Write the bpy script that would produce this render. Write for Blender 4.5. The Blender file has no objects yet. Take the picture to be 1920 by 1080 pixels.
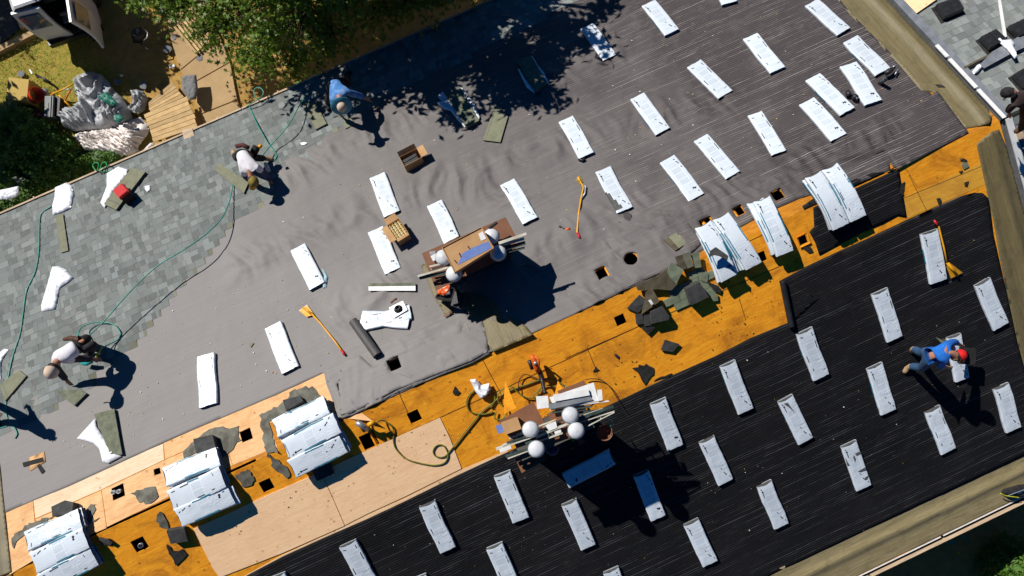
import bpy, bmesh, math, random
import numpy as np
from mathutils import Vector, Matrix, noise
from mathutils.geometry import delaunay_2d_cdt, tessellate_polygon
random.seed(7); rng = np.random.default_rng(7)
D = bpy.data; SC = bpy.context.scene; COL = SC.collection
# ------------------------------------------------------------------ camera
FPX = 1408.27; CAM = Vector((0.0, -0.6282, 13.5906)); TH = 0.32928; GZ = -5.4
RM = Matrix(((0.9098419, 0.4125729, -0.0443991), (-0.4148994, 0.9027451, -0.1136216), (-0.0067961, 0.1217989, 0.9925315)))
cd = D.cameras.new('camera'); cam = D.objects.new('camera', cd); COL.objects.link(cam)
cd.sensor_width = 36; cd.lens = FPX / 1920 * 36; cd.clip_start = 0.1; cd.clip_end = 500
cam.matrix_world = Matrix.Translation(CAM) @ RM.to_4x4(); SC.camera = cam
# ------------------------------------------------------------------ sky, sun, exposure
SUN_EL = math.radians(43)
SD = Vector((-0.459 * math.cos(SUN_EL), 0.888 * math.cos(SUN_EL), math.sin(SUN_EL))).normalized()
w = D.worlds.new('World'); SC.world = w; w.use_nodes = True
wn = w.node_tree.nodes; bg = wn['Background']; sk = wn.new('ShaderNodeTexSky'); sk.sky_type = 'NISHITA'
sk.sun_disc = False; sk.sun_elevation = SUN_EL; sk.sun_rotation = math.atan2(SD.x, SD.y)
sk.air_density = 1.0; sk.dust_density = 0.3; sk.ozone_density = 3.0
tint = wn.new('ShaderNodeMix'); tint.data_type = 'RGBA'; tint.blend_type = 'MULTIPLY'; tint.inputs[0].default_value = 1; tint.inputs[7].default_value = (.03, .36, .75, 1)
w.node_tree.links.new(sk.outputs[0], tint.inputs[6]); w.node_tree.links.new(tint.outputs[2], bg.inputs[0]); bg.inputs[1].default_value = 0.05
sl = D.lights.new('sun', 'SUN'); sl.energy = 5.0; sl.angle = math.radians(0.5); sl.color = (1, 0.965, 0.91)
so = D.objects.new('sun', sl); COL.objects.link(so); so.rotation_euler = SD.to_track_quat('Z', 'Y').to_euler()
so.location = (0, 0, 30)
SC.view_settings.view_transform = 'Standard'; SC.view_settings.look = 'None'
SC.view_settings.exposure = 0.2; SC.view_settings.gamma = 1
# ------------------------------------------------------------------ frames: roof slopes, ridge, ground
st, ct = math.sin(TH), math.cos(TH)
def frame(side):
    """origin, u axis, v axis, normal of a plane: L / R slope, G ground, or a level height"""
    X = Vector((1, 0, 0))
    if side == 'L': return Vector((0, 0, 0)), X, Vector((0, ct, -st)), Vector((0, st, ct))
    if side == 'R': return Vector((0, 0, 0)), X, Vector((0, ct, st)), Vector((0, -st, ct))
    z = GZ if side == 'G' else float(side)
    return Vector((0, 0, z)), X, Vector((0, 1, 0)), Vector((0, 0, 1))
def ray(px, py): return (RM @ Vector(((px - 960) / FPX, -(py - 540) / FPX, -1.0)))
def at(px, py, side, h=0.0):
    o, X, Y, N = frame(side); d = ray(px, py); t = (h - (CAM - o).dot(N)) / d.dot(N); return CAM + d * t
def uv(px, py, side, h=0.0):
    o, X, Y, N = frame(side); q = at(px, py, side, h) - o; return (q.dot(X), q.dot(Y))
def P(u, v, h, side):
    o, X, Y, N = frame(side); return o + X * u + Y * v + N * h
def fmat(side, loc, ang=0.0):
    o, X, Y, N = frame(side)
    m = Matrix(((X.x, Y.x, N.x), (X.y, Y.y, N.y), (X.z, Y.z, N.z))).to_4x4()
    return Matrix.Translation(loc) @ m @ Matrix.Rotation(ang, 4, 'Z')
# ------------------------------------------------------------------ object helpers
def tag(o, label=None, cat=None, group=None, kind=None):
    if label: o['label'] = label
    if cat: o['category'] = cat
    if group: o['group'] = group
    if kind: o['kind'] = kind
    return o
def empty(name, mat, label, cat, group=None):
    o = D.objects.new(name, None); COL.objects.link(o); o.matrix_world = mat; o.empty_display_size = 0.1
    return tag(o, label, cat, group)
def wmat(o): return (wmat(o.parent) if o.parent else Matrix.Identity(4)) @ o.matrix_basis
def link(name, me, mats, parent=None, mw=None, smooth=False):
    """me holds vertices in the parent's (or mw's) local space"""
    if not isinstance(mats, (list, tuple)): mats = [mats]
    for m in mats: me.materials.append(m)
    if smooth: me.polygons.foreach_set('use_smooth', [True] * len(me.polygons))
    o = D.objects.new(name, me); COL.objects.link(o)
    if parent is not None: o.parent = parent
    elif mw is not None: o.matrix_world = mw
    return o
class MB:
    def __init__(s): s.v = []; s.f = []; s.c = []; s.mi = {}; s.cur = 0
    def add(s, vs, fs, col=None):
        b = len(s.v); s.v += [tuple(x) for x in vs]; s.f += [tuple(b + i for i in f) for f in fs]
        if s.cur: s.mi.update({len(s.c) + i: s.cur for i in range(len(fs))})
        s.c += [col] * len(fs)
    def box(s, c, d, rz=0.0, m=None, taper=1.0, col=None):
        R = Matrix.Rotation(rz, 3, 'Z'); vs = []
        for z in (-.5, .5):
            k = taper if z > 0 else 1
            for x, y in ((-.5, -.5), (.5, -.5), (.5, .5), (-.5, .5)):
                p = Vector(c) + R @ Vector((x * d[0] * k, y * d[1] * k, z * d[2])); vs.append(m @ p if m else p)
        s.add(vs, [(0, 3, 2, 1), (4, 5, 6, 7), (0, 1, 5, 4), (1, 2, 6, 5), (2, 3, 7, 6), (3, 0, 4, 7)], col)
    def tube(s, pts, r, n=8, cap=True, col=None):
        pts = [Vector(p) for p in pts]; N = len(pts); rs = r if isinstance(r, (list, tuple)) else [r] * N; vs = []
        up = Vector((0, 0, 1))
        for i, p in enumerate(pts):
            t = (pts[min(i + 1, N - 1)] - pts[max(i - 1, 0)])
            if t.length < 1e-7: t = Vector((0, 0, 1))
            t.normalize(); a = t.cross(up)
            if a.length < 0.15: a = t.cross(Vector((1, 0, 0)))
            a.normalize(); b = t.cross(a)
            for k in range(n):
                q = 2 * math.pi * k / n; vs.append(p + (a * math.cos(q) + b * math.sin(q)) * rs[i])
        fs = [(i * n + k, i * n + (k + 1) % n, (i + 1) * n + (k + 1) % n, (i + 1) * n + k) for i in range(N - 1) for k in range(n)]
        if cap: fs += [tuple(range(n - 1, -1, -1)), tuple((N - 1) * n + k for k in range(n))]
        s.add(vs, fs, col)
    def lathe(s, prof, n=24, m=None, col=None):
        vs = []
        for r, z in prof:
            for k in range(n):
                q = 2 * math.pi * k / n; p = Vector((r * math.cos(q), r * math.sin(q), z)); vs.append(m @ p if m else p)
        N = len(prof)
        s.add(vs, [(i * n + k, i * n + (k + 1) % n, (i + 1) * n + (k + 1) % n, (i + 1) * n + k) for i in range(N - 1) for k in range(n)], col)
    def prism(s, top, bot, col=None):
        n = len(top); vs = list(top) + list(bot)
        tri = tessellate_polygon([[Vector(p) for p in top]])
        fs = [tuple(t) for t in tri] + [tuple(n + i for i in reversed(t)) for t in tri] + [(i, n + i, n + (i + 1) % n, (i + 1) % n) for i in range(n)]
        s.add(vs, fs, col)
    def mesh(s, name='mesh', inv=None):
        me = D.meshes.new(name); vs = [inv @ Vector(v) for v in s.v] if inv else s.v
        me.from_pydata(vs, [], s.f)
        if any(c is not None for c in s.c):
            a = me.color_attributes.new('Col', 'FLOAT_COLOR', 'CORNER'); arr = []
            for f, c in zip(s.f, s.c): arr += list((*(c or (1, 1, 1)), 1)) * len(f)
            a.data.foreach_set('color', arr)
        for i, k in s.mi.items(): me.polygons[i].material_index = k
        bm = bmesh.new(); bm.from_mesh(me); bmesh.ops.recalc_face_normals(bm, faces=bm.faces); bm.to_mesh(me); bm.free()
        me.update(); return me
    def build(s, name, mat, parent=None, mw=None, smooth=False, world=False):
        inv = None
        if world: inv = (wmat(parent) if parent else mw).inverted()
        return link(name, s.mesh(name, inv), mat, parent, mw, smooth)
def inpoly(x, y, poly):
    c = False; j = len(poly) - 1
    for i in range(len(poly)):
        xi, yi = poly[i]; xj, yj = poly[j]
        if (yi > y) != (yj > y) and x < (xj - xi) * (y - yi) / (yj - yi) + xi: c = not c
        j = i
    return c
def pip(X, Y, poly):
    c = np.zeros(X.shape, bool); j = len(poly) - 1
    for i in range(len(poly)):
        xi, yi = poly[i]; xj, yj = poly[j]
        if yi != yj: c ^= ((yi > Y) != (yj > Y)) & (X < (xj - xi) * (Y - yi) / (yj - yi) + xi)
        j = i
    return c
def dens(poly, cell):
    out = []
    for i in range(len(poly)):
        a = poly[i]; b = poly[(i + 1) % len(poly)]; n = max(1, int(math.hypot(b[0] - a[0], b[1] - a[1]) / cell))
        out += [(a[0] + (b[0] - a[0]) * k / n, a[1] + (b[1] - a[1]) * k / n) for k in range(n)]
    return out
def edge_dist(X, Y, poly):
    dm = np.full(X.shape, 1e9)
    for i in range(len(poly)):
        ax, ay = poly[i]; bx, by = poly[(i + 1) % len(poly)]; dx, dy = bx - ax, by - ay; L = dx * dx + dy * dy + 1e-12
        t = np.clip(((X - ax) * dx + (Y - ay) * dy) / L, 0, 1); dm = np.minimum(dm, np.hypot(X - ax - t * dx, Y - ay - t * dy))
    return dm
def sheet(poly, holes=(), cell=0.1, hf=None, h=0.0, t=0.0, side='L'):
    """triangulated sheet with holes in plane coords; hf(u, v, edge distance) gives displacement; t is edge thickness"""
    loops = [dens(poly, cell)] + [dens(hh, cell) for hh in holes]
    vs = []; es = []
    for lp in loops:
        b = len(vs); vs += lp; es += [(b + i, b + (i + 1) % len(lp)) for i in range(len(lp))]
    nb = len(vs)
    xs = [p[0] for p in poly]; ys = [p[1] for p in poly]
    gx, gy = np.meshgrid(np.arange(min(xs) + cell / 2, max(xs), cell), np.arange(min(ys) + cell / 2, max(ys), cell * .87))
    gx[1::2] += cell / 2; gx = gx.ravel(); gy = gy.ravel()
    k = pip(gx, gy, poly)
    for hh in holes: k &= ~pip(gx, gy, hh)
    gx = gx[k]; gy = gy[k]; dd = edge_dist(gx, gy, poly)
    for hh in holes: dd = np.minimum(dd, edge_dist(gx, gy, hh))
    k = dd > cell * .45; gx = gx[k]; gy = gy[k]
    vs += list(zip(gx.tolist(), gy.tolist()))
    r = delaunay_2d_cdt([Vector(v) for v in vs], es, [], 0, 1e-5)
    V = np.array([tuple(v) for v in r[0]]); F = np.array([tuple(f) for f in r[2] if len(f) == 3])
    c = V[F].mean(1); k = pip(c[:, 0], c[:, 1], poly)
    for hh in holes: k &= ~pip(c[:, 0], c[:, 1], hh)
    F = F[k]
    if hf:
        ed = edge_dist(V[:, 0], V[:, 1], poly); H = [hf(V[i, 0], V[i, 1], ed[i]) + h for i in range(len(V))]
    else: H = [h] * len(V)
    m = MB()
    m.v = [tuple(P(V[i, 0], V[i, 1], H[i], side)) for i in range(len(V))]; m.f = [tuple(f) for f in F.tolist()]; m.c = [None] * len(m.f)
    if t:
        cnt = {}
        for f in m.f:
            for a, b in ((f[0], f[1]), (f[1], f[2]), (f[2], f[0])): cnt[(a, b)] = 1
        low = {}
        N = frame(side)[3]
        for a, b in list(cnt):
            if (b, a) not in cnt:
                for q in (a, b):
                    if q not in low: low[q] = len(m.v); m.v.append(tuple(Vector(m.v[q]) - N * t))
                m.f.append((b, a, low[a], low[b])); m.c.append(None)
    return m
def pxl(pts, side, h=0.0): return [uv(p[0], p[1], side, h) for p in pts]
def bolt(me):
    return me
# ------------------------------------------------------------------ materials
MATS = {}
def nodes(name):
    m = D.materials.new(name); m.use_nodes = True; nt = m.node_tree; MATS[name] = m
    return m, nt, nt.nodes['Principled BSDF']
class G_:
    def __init__(s, nt): s.nt = nt
    def n(s, t, **k):
        x = s.nt.nodes.new('ShaderNode' + t)
        for a, b in k.items():
            if a.startswith('i'):
                key = a[1:]; x.inputs[int(key) if key.isdigit() else key].default_value = b
            else: setattr(x, a, b)
        return x
    def l(s, a, b): s.nt.links.new(a, b); return b.node
    def math(s, op, a, b=None, c=None, clamp=False):
        x = s.n('Math', operation=op); x.use_clamp = clamp
        for i, v in enumerate((a, b, c)):
            if v is None: continue
            if isinstance(v, (int, float)): x.inputs[i].default_value = v
            else: s.nt.links.new(v, x.inputs[i])
        return x.outputs[0]
    def mix(s, f, a, b, mode='MIX'):
        x = s.n('Mix', data_type='RGBA', blend_type=mode)
        for i, v in ((0, f), (6, a), (7, b)):
            if isinstance(v, (int, float)): x.inputs[i].default_value = v
            elif isinstance(v, tuple): x.inputs[i].default_value = (*v, 1) if len(v) == 3 else v
            else: s.nt.links.new(v, x.inputs[i])
        return x.outputs[2]
    def noise(s, vec, scale, detail=4, rough=.55, dist=0):
        x = s.n('TexNoise'); x.inputs['Scale'].default_value = scale; x.inputs['Detail'].default_value = detail
        x.inputs['Roughness'].default_value = rough; x.inputs['Distortion'].default_value = dist
        if vec is not None: s.nt.links.new(vec, x.inputs['Vector'])
        return x.outputs['Fac']
    def mapv(s, scale=(1, 1, 1), rot=(0, 0, 0), loc=(0, 0, 0)):
        tc = s.n('TexCoord'); mp = s.n('Mapping'); mp.inputs['Scale'].default_value = scale
        mp.inputs['Rotation'].default_value = rot; mp.inputs['Location'].default_value = loc
        s.nt.links.new(tc.outputs['Object'], mp.inputs[0]); return mp.outputs[0]
    def ramp(s, f, lo, hi):
        x = s.n('MapRange'); x.inputs[1].default_value = lo; x.inputs[2].default_value = hi; x.clamp = True
        s.nt.links.new(f, x.inputs[0]); return x.outputs[0]
    def bump(s, h, strength, dist, bs):
        x = s.n('Bump'); x.inputs['Strength'].default_value = strength; x.inputs['Distance'].default_value = dist
        s.nt.links.new(h, x.inputs['Height']); s.nt.links.new(x.outputs[0], bs.inputs['Normal'])
def mk(name, c1, c2=None, scale=6, rough=.8, bump=0, bscale=60, stretch=(1, 1, 1), metal=0, spec=.35, attr=False, lo=.35, hi=.65, trans=0):
    m, nt, b = nodes(name); g = G_(nt); c2 = c2 or tuple(x * .7 for x in c1)
    v = g.mapv(stretch); f = g.ramp(g.noise(v, scale, 5), lo, hi); col = g.mix(f, c1, c2)
    if attr:
        a = g.n('Attribute', attribute_name='Col'); col = g.mix(1.0, col, a.outputs['Color'], 'MULTIPLY')
    g.l(col, b.inputs['Base Color']); b.inputs['Roughness'].default_value = rough; b.inputs['Metallic'].default_value = metal
    b.inputs['Specular IOR Level'].default_value = spec
    if bump: g.bump(g.noise(v, bscale, 4), bump, .01, b)
    if trans:
        tr = g.n('BsdfTranslucent'); g.l(col, tr.inputs[0]); mx = g.n('MixShader'); mx.inputs[0].default_value = trans
        g.l(b.outputs[0], mx.inputs[1]); g.l(tr.outputs[0], mx.inputs[2]); g.l(mx.outputs[0], nt.nodes['Material Output'].inputs[0])
    return m
def mk_felt(name, dark, light, line, spacing, grad, thr, spec=.4):
    m, nt, b = nodes(name); g = G_(nt); tc = g.n('TexCoord'); sx = g.n('SeparateXYZ'); g.l(tc.outputs['Object'], sx.inputs[0])
    X, Y = sx.outputs[0], sx.outputs[1]
    big = g.noise(tc.outputs['Object'], .55, 4)
    if grad:    # sheen painted into the base colour: pale towards one end, dark towards the other
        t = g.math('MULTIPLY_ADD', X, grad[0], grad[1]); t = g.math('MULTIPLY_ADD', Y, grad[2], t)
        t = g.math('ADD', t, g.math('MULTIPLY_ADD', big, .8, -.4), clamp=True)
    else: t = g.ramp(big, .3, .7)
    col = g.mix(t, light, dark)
    row = g.math('FLOOR', g.math('DIVIDE', g.math('ADD', Y, g.math('MULTIPLY', g.noise(tc.outputs['Object'], .8, 2), .05)), spacing))
    fr = g.math('FRACT', g.math('DIVIDE', g.math('ADD', Y, g.math('MULTIPLY', g.noise(tc.outputs['Object'], .8, 2), .05)), spacing))
    ln = g.math('LESS_THAN', g.math('ABSOLUTE', g.math('SUBTRACT', fr, .5)), .19)
    cb = g.n('CombineXYZ'); g.l(g.math('MULTIPLY', X, .9), cb.inputs[0]); g.l(g.math('MULTIPLY', row, 7.31), cb.inputs[1])
    seg = g.ramp(g.noise(cb.outputs[0], 1.0, 5, .7), thr, thr + .22)
    cb2 = g.n('CombineXYZ'); g.l(g.math('MULTIPLY', row, 3.77), cb2.inputs[0])
    rowv = g.n('TexWhiteNoise', noise_dimensions='3D'); g.l(cb2.outputs[0], rowv.inputs[0])
    lm = g.math('MULTIPLY', g.math('MULTIPLY', ln, seg), g.math('MULTIPLY_ADD', rowv.outputs[0], .9, .15), clamp=True)
    lm = g.math('MAXIMUM', lm, g.math('MULTIPLY', ln, .12))
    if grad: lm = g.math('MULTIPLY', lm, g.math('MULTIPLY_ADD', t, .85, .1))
    col = g.mix(lm, col, line)
    v2 = g.n('Mapping'); v2.inputs['Scale'].default_value = (.7, 26, 1); g.l(tc.outputs['Object'], v2.inputs[0])
    st_ = g.noise(v2.outputs[0], 1.0, 4, .7); col = g.mix(g.ramp(st_, .35, .7), col, g.mix(1.0, col, (.9, .9, .9) if grad else (.78, .78, .78), 'MULTIPLY'))
    pale_mottle = g.ramp(g.noise(tc.outputs['Object'], 2.3, 6, .65), .52, .75); col = g.mix(g.math('MULTIPLY', pale_mottle, .2 if grad else .05), col, light if grad else line)
    g.l(col, b.inputs['Base Color']); b.inputs['Roughness'].default_value = .72; b.inputs['Specular IOR Level'].default_value = spec
    hh = g.math('ADD', g.math('MULTIPLY', g.noise(tc.outputs['Object'], 2.2, 2, .45), 3.0), g.math('MULTIPLY', lm, -.25)); g.bump(hh, .4, .02, b)
    return m
def mk_ply(name, c1, c2, knot, knots=.35, stain=(0.2, .08, .01), stv=.3):
    m, nt, b = nodes(name); g = G_(nt); tc = g.n('TexCoord')
    mp = g.n('Mapping'); mp.inputs['Scale'].default_value = (1.2, 9, 1); g.l(tc.outputs['Object'], mp.inputs[0])
    gr = g.noise(mp.outputs[0], 2.2, 6, .7, 1.6); col = g.mix(g.ramp(gr, .38, .62), c1, c2)
    mp2 = g.n('Mapping'); mp2.inputs['Scale'].default_value = (3, 7, 1); g.l(tc.outputs['Object'], mp2.inputs[0])
    sp = g.ramp(g.noise(mp2.outputs[0], 2.6, 5, .7, .6), .6, .78); col = g.mix(g.math('MULTIPLY', sp, stv), col, stain)
    big = g.ramp(g.noise(tc.outputs['Object'], 1.6, 6, .7, .8), .48, .7); col = g.mix(g.math('MULTIPLY', big, stv), col, stain)
    vo = g.n('TexVoronoi'); vo.inputs['Scale'].default_value = 5.5; g.l(tc.outputs['Object'], vo.inputs['Vector'])
    k = g.math('SUBTRACT', 1.0, g.ramp(vo.outputs['Distance'], .05, .17)); sep = g.n('SeparateColor'); g.l(vo.outputs['Color'], sep.inputs[0])
    k = g.math('MULTIPLY', k, g.math('GREATER_THAN', sep.outputs[0], 1 - knots)); k = g.math('MULTIPLY', k, .75)
    col = g.mix(k, col, knot)
    vg = g.n('TexVoronoi'); vg.inputs['Scale'].default_value = 15; g.l(tc.outputs['Object'], vg.inputs['Vector'])
    sp3 = g.n('SeparateColor'); g.l(vg.outputs['Color'], sp3.inputs[0])
    n3 = g.math('MULTIPLY', g.math('LESS_THAN', vg.outputs['Distance'], .11), g.math('GREATER_THAN', sp3.outputs[0], .8)); col = g.mix(g.math('MULTIPLY', n3, .6), col, (.05, .03, .02))
    g.l(col, b.inputs['Base Color']); b.inputs['Roughness'].default_value = .75; b.inputs['Specular IOR Level'].default_value = .25
    g.bump(gr, .25, .01, b); return m
def mk_wrap(name):
    m, nt, b = nodes(name); g = G_(nt); tc = g.n('TexCoord')
    oi = g.n('ObjectInfo'); br = g.n('TexBrick'); br.offset = 0; br.inputs['Scale'].default_value = 1
    br.inputs['Mortar Size'].default_value = .012; br.inputs['Brick Width'].default_value = .2; br.inputs['Row Height'].default_value = .14
    br.inputs['Color1'].default_value = (.50, .56, .62, 1); br.inputs['Color2'].default_value = (.60, .66, .71, 1); br.inputs['Mortar'].default_value = (.68, .73, .77, 1)
    mp = g.n('Mapping'); mp.inputs['Location'].default_value = (.1, .03, 0); g.l(tc.outputs['Object'], mp.inputs[0]); g.l(mp.outputs[0], br.inputs['Vector'])
    tx = g.n('Mapping'); tx.inputs['Scale'].default_value = (9, 130, 1); g.l(tc.outputs['Object'], tx.inputs[0])
    txt = g.ramp(g.noise(tx.outputs[0], 1, 3), .5, .56)       # fine print
    sx = g.n('SeparateXYZ'); g.l(tc.outputs['Object'], sx.inputs[0])
    ins = g.math('MULTIPLY', g.math('LESS_THAN', g.math('ABSOLUTE', sx.outputs[0]), .12), g.math('LESS_THAN', g.math('ABSOLUTE', sx.outputs[1]), .4))
    plain = (.61, .67, .72)
    pr = g.mix(g.math('MULTIPLY', txt, .05), br.outputs['Color'], (.42, .48, .55))
    col = g.mix(g.math('MULTIPLY', ins, .75), plain, pr)
    dirt = g.ramp(g.noise(tc.outputs['Object'], 6, 5, .6), .55, .8); col = g.mix(g.math('MULTIPLY', dirt, .22), col, (.5, .48, .45))
    val = g.math('MULTIPLY_ADD', oi.outputs['Random'], .12, .9); vv = g.n('CombineColor')
    for i in range(3): g.l(val, vv.inputs[i])
    col = g.mix(1.0, col, vv.outputs[0], 'MULTIPLY')
    g.l(col, b.inputs['Base Color']); b.inputs['Roughness'].default_value = .32; b.inputs['Specular IOR Level'].default_value = .5
    cm = g.n('Mapping'); cm.inputs['Rotation'].default_value = (0, 0, .6); cm.inputs['Scale'].default_value = (1, 3.4, 1); g.l(tc.outputs['Object'], cm.inputs[0])
    cr = g.math('MULTIPLY', g.math('ABSOLUTE', g.math('SUBTRACT', g.noise(cm.outputs[0], 5, 2, .5, 1.0), .5)), g.ramp(g.noise(tc.outputs['Object'], 2.5, 1), .4, .65)); g.bump(cr, .8, .022, b); return m
def mk_ground():
    m, nt, b = nodes('yard_ground'); g = G_(nt); tc = g.n('TexCoord'); O = tc.outputs['Object']
    dirt = g.mix(g.ramp(g.noise(O, 5, 6, .65), .35, .7), (.46, .28, .085), (.32, .19, .055))
    gr = g.mix(g.ramp(g.noise(O, 14, 5, .7), .35, .65), (.30, .29, .04), (.10, .14, .015))
    a = g.noise(O, 1.0, 5, .65, .4); sx = g.n('SeparateXYZ'); g.l(O, sx.inputs[0])
    t = g.math('ADD', g.math('MULTIPLY_ADD', sx.outputs[0], -.30, -2.05), g.math('MULTIPLY', a, 1.6)); t = g.ramp(t, .55, .85)
    fine = g.ramp(g.noise(O, 9, 5, .7), .3, .6); t = g.math('MULTIPLY', t, fine)
    col = g.mix(t, dirt, gr); g.l(col, b.inputs['Base Color']); b.inputs['Roughness'].default_value = .95; b.inputs['Specular IOR Level'].default_value = .1
    g.bump(g.noise(O, 18, 6, .7), .8, .03, b); return m
def mk_concrete(name, c, dark):
    m, nt, b = nodes(name); g = G_(nt); v = g.mapv()
    col = g.mix(g.ramp(g.noise(v, 2.2, 6, .65), .3, .75), c, dark); col = g.mix(g.math('MULTIPLY', g.ramp(g.noise(v, 60, 3), .5, .8), .35), col, dark)
    g.l(col, b.inputs['Base Color']); b.inputs['Roughness'].default_value = .9; g.bump(g.noise(v, 70, 3), .3, .01, b); return m
def mk_tan(name, c, dark, axis):
    m, nt, b = nodes(name); g = G_(nt); tc = g.n('TexCoord'); O = tc.outputs['Object']
    mp = g.n('Mapping'); mp.inputs['Scale'].default_value = (1.2, 12, 1) if axis == 'u' else (12, 1.2, 1); g.l(O, mp.inputs[0])
    s_ = g.noise(mp.outputs[0], 1.4, 6, .65, .3); col = g.mix(g.ramp(s_, .3, .72), c, dark)
    col = g.mix(g.math('MULTIPLY', g.ramp(g.noise(O, 3.2, 6, .7), .5, .72), .55), col, tuple(x * .55 for x in dark))
    col = g.mix(g.math('MULTIPLY', g.ramp(g.noise(O, 45, 2, .6), .55, .75), .35), col, dark)
    g.l(col, b.inputs['Base Color']); b.inputs['Roughness'].default_value = .6; g.bump(s_, .5, .02, b); return m
def mk_shingle(name, k=1.0):
    m, nt, b = nodes(name); g = G_(nt); v = g.mapv(); a = g.n('Attribute', attribute_name='Col')
    f = g.ramp(g.noise(v, 130, 3, .7), .3, .7); col = g.mix(f, (1.14, 1.14, 1.14), (.8, .8, .8)); col = g.mix(1.0, col, a.outputs['Color'], 'MULTIPLY')
    f2 = g.ramp(g.noise(v, 3, 4), .35, .7); col = g.mix(g.math('MULTIPLY', f2, .2), col, (.25 * k, .26 * k, .24 * k))
    g.l(col, b.inputs['Base Color']); b.inputs['Roughness'].default_value = .92; b.inputs['Specular IOR Level'].default_value = .15
    g.bump(g.noise(v, 160, 2), .35, .006, b); return m
felt_L = mk_felt('grey_sheen_felt', (.042, .032, .034), (.212, .196, .184), (.27, .245, .215), .042, (.10, .21, .045), .42)
felt_R = mk_felt('black_felt', (.0045, .0045, .005), (.010, .0095, .0105), (.082, .082, .085), .044, None, .43, .12)
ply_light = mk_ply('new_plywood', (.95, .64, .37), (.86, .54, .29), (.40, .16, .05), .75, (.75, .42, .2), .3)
ply_white = mk_ply('pale_new_plywood', (.80, .56, .36), (.66, .42, .25), (.42, .22, .1), .2, (.6, .33, .15), .2)
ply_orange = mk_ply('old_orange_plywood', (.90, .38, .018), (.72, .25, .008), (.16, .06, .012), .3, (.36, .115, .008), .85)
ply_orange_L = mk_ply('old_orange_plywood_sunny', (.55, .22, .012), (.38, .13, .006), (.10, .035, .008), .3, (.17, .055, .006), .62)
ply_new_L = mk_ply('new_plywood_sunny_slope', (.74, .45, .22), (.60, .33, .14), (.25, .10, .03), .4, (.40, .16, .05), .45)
tan_u = mk_tan('tan_underlay_along', (.32, .26, .13), (.21, .165, .075), 'u')
tan_v = mk_tan('tan_underlay_down', (.175, .14, .062), (.115, .088, .034), 'v')
shing = mk_shingle('grey_shingle'); shing2 = mk_shingle('neighbour_shingle')
wrap_m = mk_wrap('white_wrapper'); print_m = mk('black_print', (.015, .02, .03), rough=.5)
teal_m = mk('teal_print', (.01, .13, .2), (.02, .2, .28), rough=.4); sh_end = mk('bundle_shingle_ends', (.13, .13, .12), (.05, .05, .05), 40, .9, .6, 120, (1, 1, 8))
plas = mk('white_plastic_film', (.80, .81, .84), (.7, .72, .75), 5, .3, .2, 14, spec=.5)
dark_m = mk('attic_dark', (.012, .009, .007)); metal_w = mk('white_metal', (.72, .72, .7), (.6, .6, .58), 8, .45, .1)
metal_g = mk('grey_metal', (.42, .43, .44), (.3, .31, .32), 6, .38, .15, 20, metal=.6)
black_p = mk('black_plastic', (.014, .014, .015), (.025, .025, .026), 9, .4, .15)
wood_trim = mk('pine_trim', (.62, .46, .30), (.45, .32, .2), 3, .7, .2, 30, (1, 8, 8)); board_m = mk('brown_hardboard', (.20, .085, .04), (.15, .06, .028), 3, .6, .15, 30)
card = mk('cardboard', (.46, .27, .12), (.38, .21, .09), 4, .85, .15, 40); green_sh = mk('green_old_shingle', (.17, .18, .12), (.10, .11, .075), 9, .95, .5, 130)
green_pale = mk('pale_green_underside', (.20, .20, .13), (.155, .155, .10), 7, .85, .2, 90)
yellow_m = mk('yellow_paint', (.75, .36, .01), (.6, .27, .01), 9, .4); red_m = mk('red_paint', (.55, .012, .02), (.42, .01, .015), 9, .45)
hose_t = mk('teal_hose', (.03, .30, .22), (.02, .2, .15), 9, .4); hose_y = mk('olive_hose', (.20, .19, .03), (.12, .13, .02), 9, .45)
hose_k = mk('black_cord', (.02, .02, .02)); scrap_m = mk('black_scrap', (.03, .027, .025), (.014, .013, .012), 12, .9, .5, 80)
brown_m = mk('brown_leather', (.09, .04, .02), (.05, .022, .012), 12, .7); skin_m = mk('skin', (.42, .2, .12), (.34, .15, .09), 12, .5)
wood_m = mk('bare_boards', (.62, .42, .2), (.48, .31, .14), 3.5, .75, .2, 30, (1.5, 3, 1), attr=True)
dome_m = mk('white_cap_metal', (.62, .63, .64), (.5, .51, .52), 5, .35, .08, 30); orange_m = mk('orange_plastic', (.7, .12, .012), (.5, .08, .01), 7, .45)
# ================================================================== SETTING: ground
def structure(o): o['kind'] = 'structure'; return o
nG = 90; gm = MB()
GX = np.linspace(-26, 26, nG); GY = np.linspace(-22, 26, nG)
for j in range(nG):
    for i in range(nG): gm.v.append((GX[i], GY[j], .05 * noise.noise(Vector((GX[i] * .7, GY[j] * .7, 0)))))
gm.f = [(j * nG + i, j * nG + i + 1, (j + 1) * nG + i + 1, (j + 1) * nG + i) for j in range(nG - 1) for i in range(nG - 1)]; gm.c = [None] * len(gm.f)
structure(gm.build('ground', mk_ground(), mw=Matrix.Translation((0, 0, GZ - .05)), smooth=True))
far = MB(); far.add([(-300, -300, GZ - .25), (300, -300, GZ - .25), (300, 300, GZ - .25), (-300, 300, GZ - .25)], [(0, 1, 2, 3)])
structure(far.build('distant_ground', mk('distant_grass', (.06, .08, .02), (.15, .11, .05), .5, .95)))
conc = mk_concrete('walk_concrete', (.46, .31, .15), (.34, .22, .10)); slab_m = mk_concrete('dark_slab_surface', (.045, .045, .05), (.03, .03, .032))
def gpoly(name, px, mat, h=.03, t=.12, st_=True, label=None, cat=None):
    top = [at(x, y, 'G', h) for x, y in px]; m = MB(); m.prism(top, [p - Vector((0, 0, t)) for p in top])
    o = m.build(name, mat);
    if st_: structure(o)
    else: tag(o, label, cat)
    return o
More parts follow.
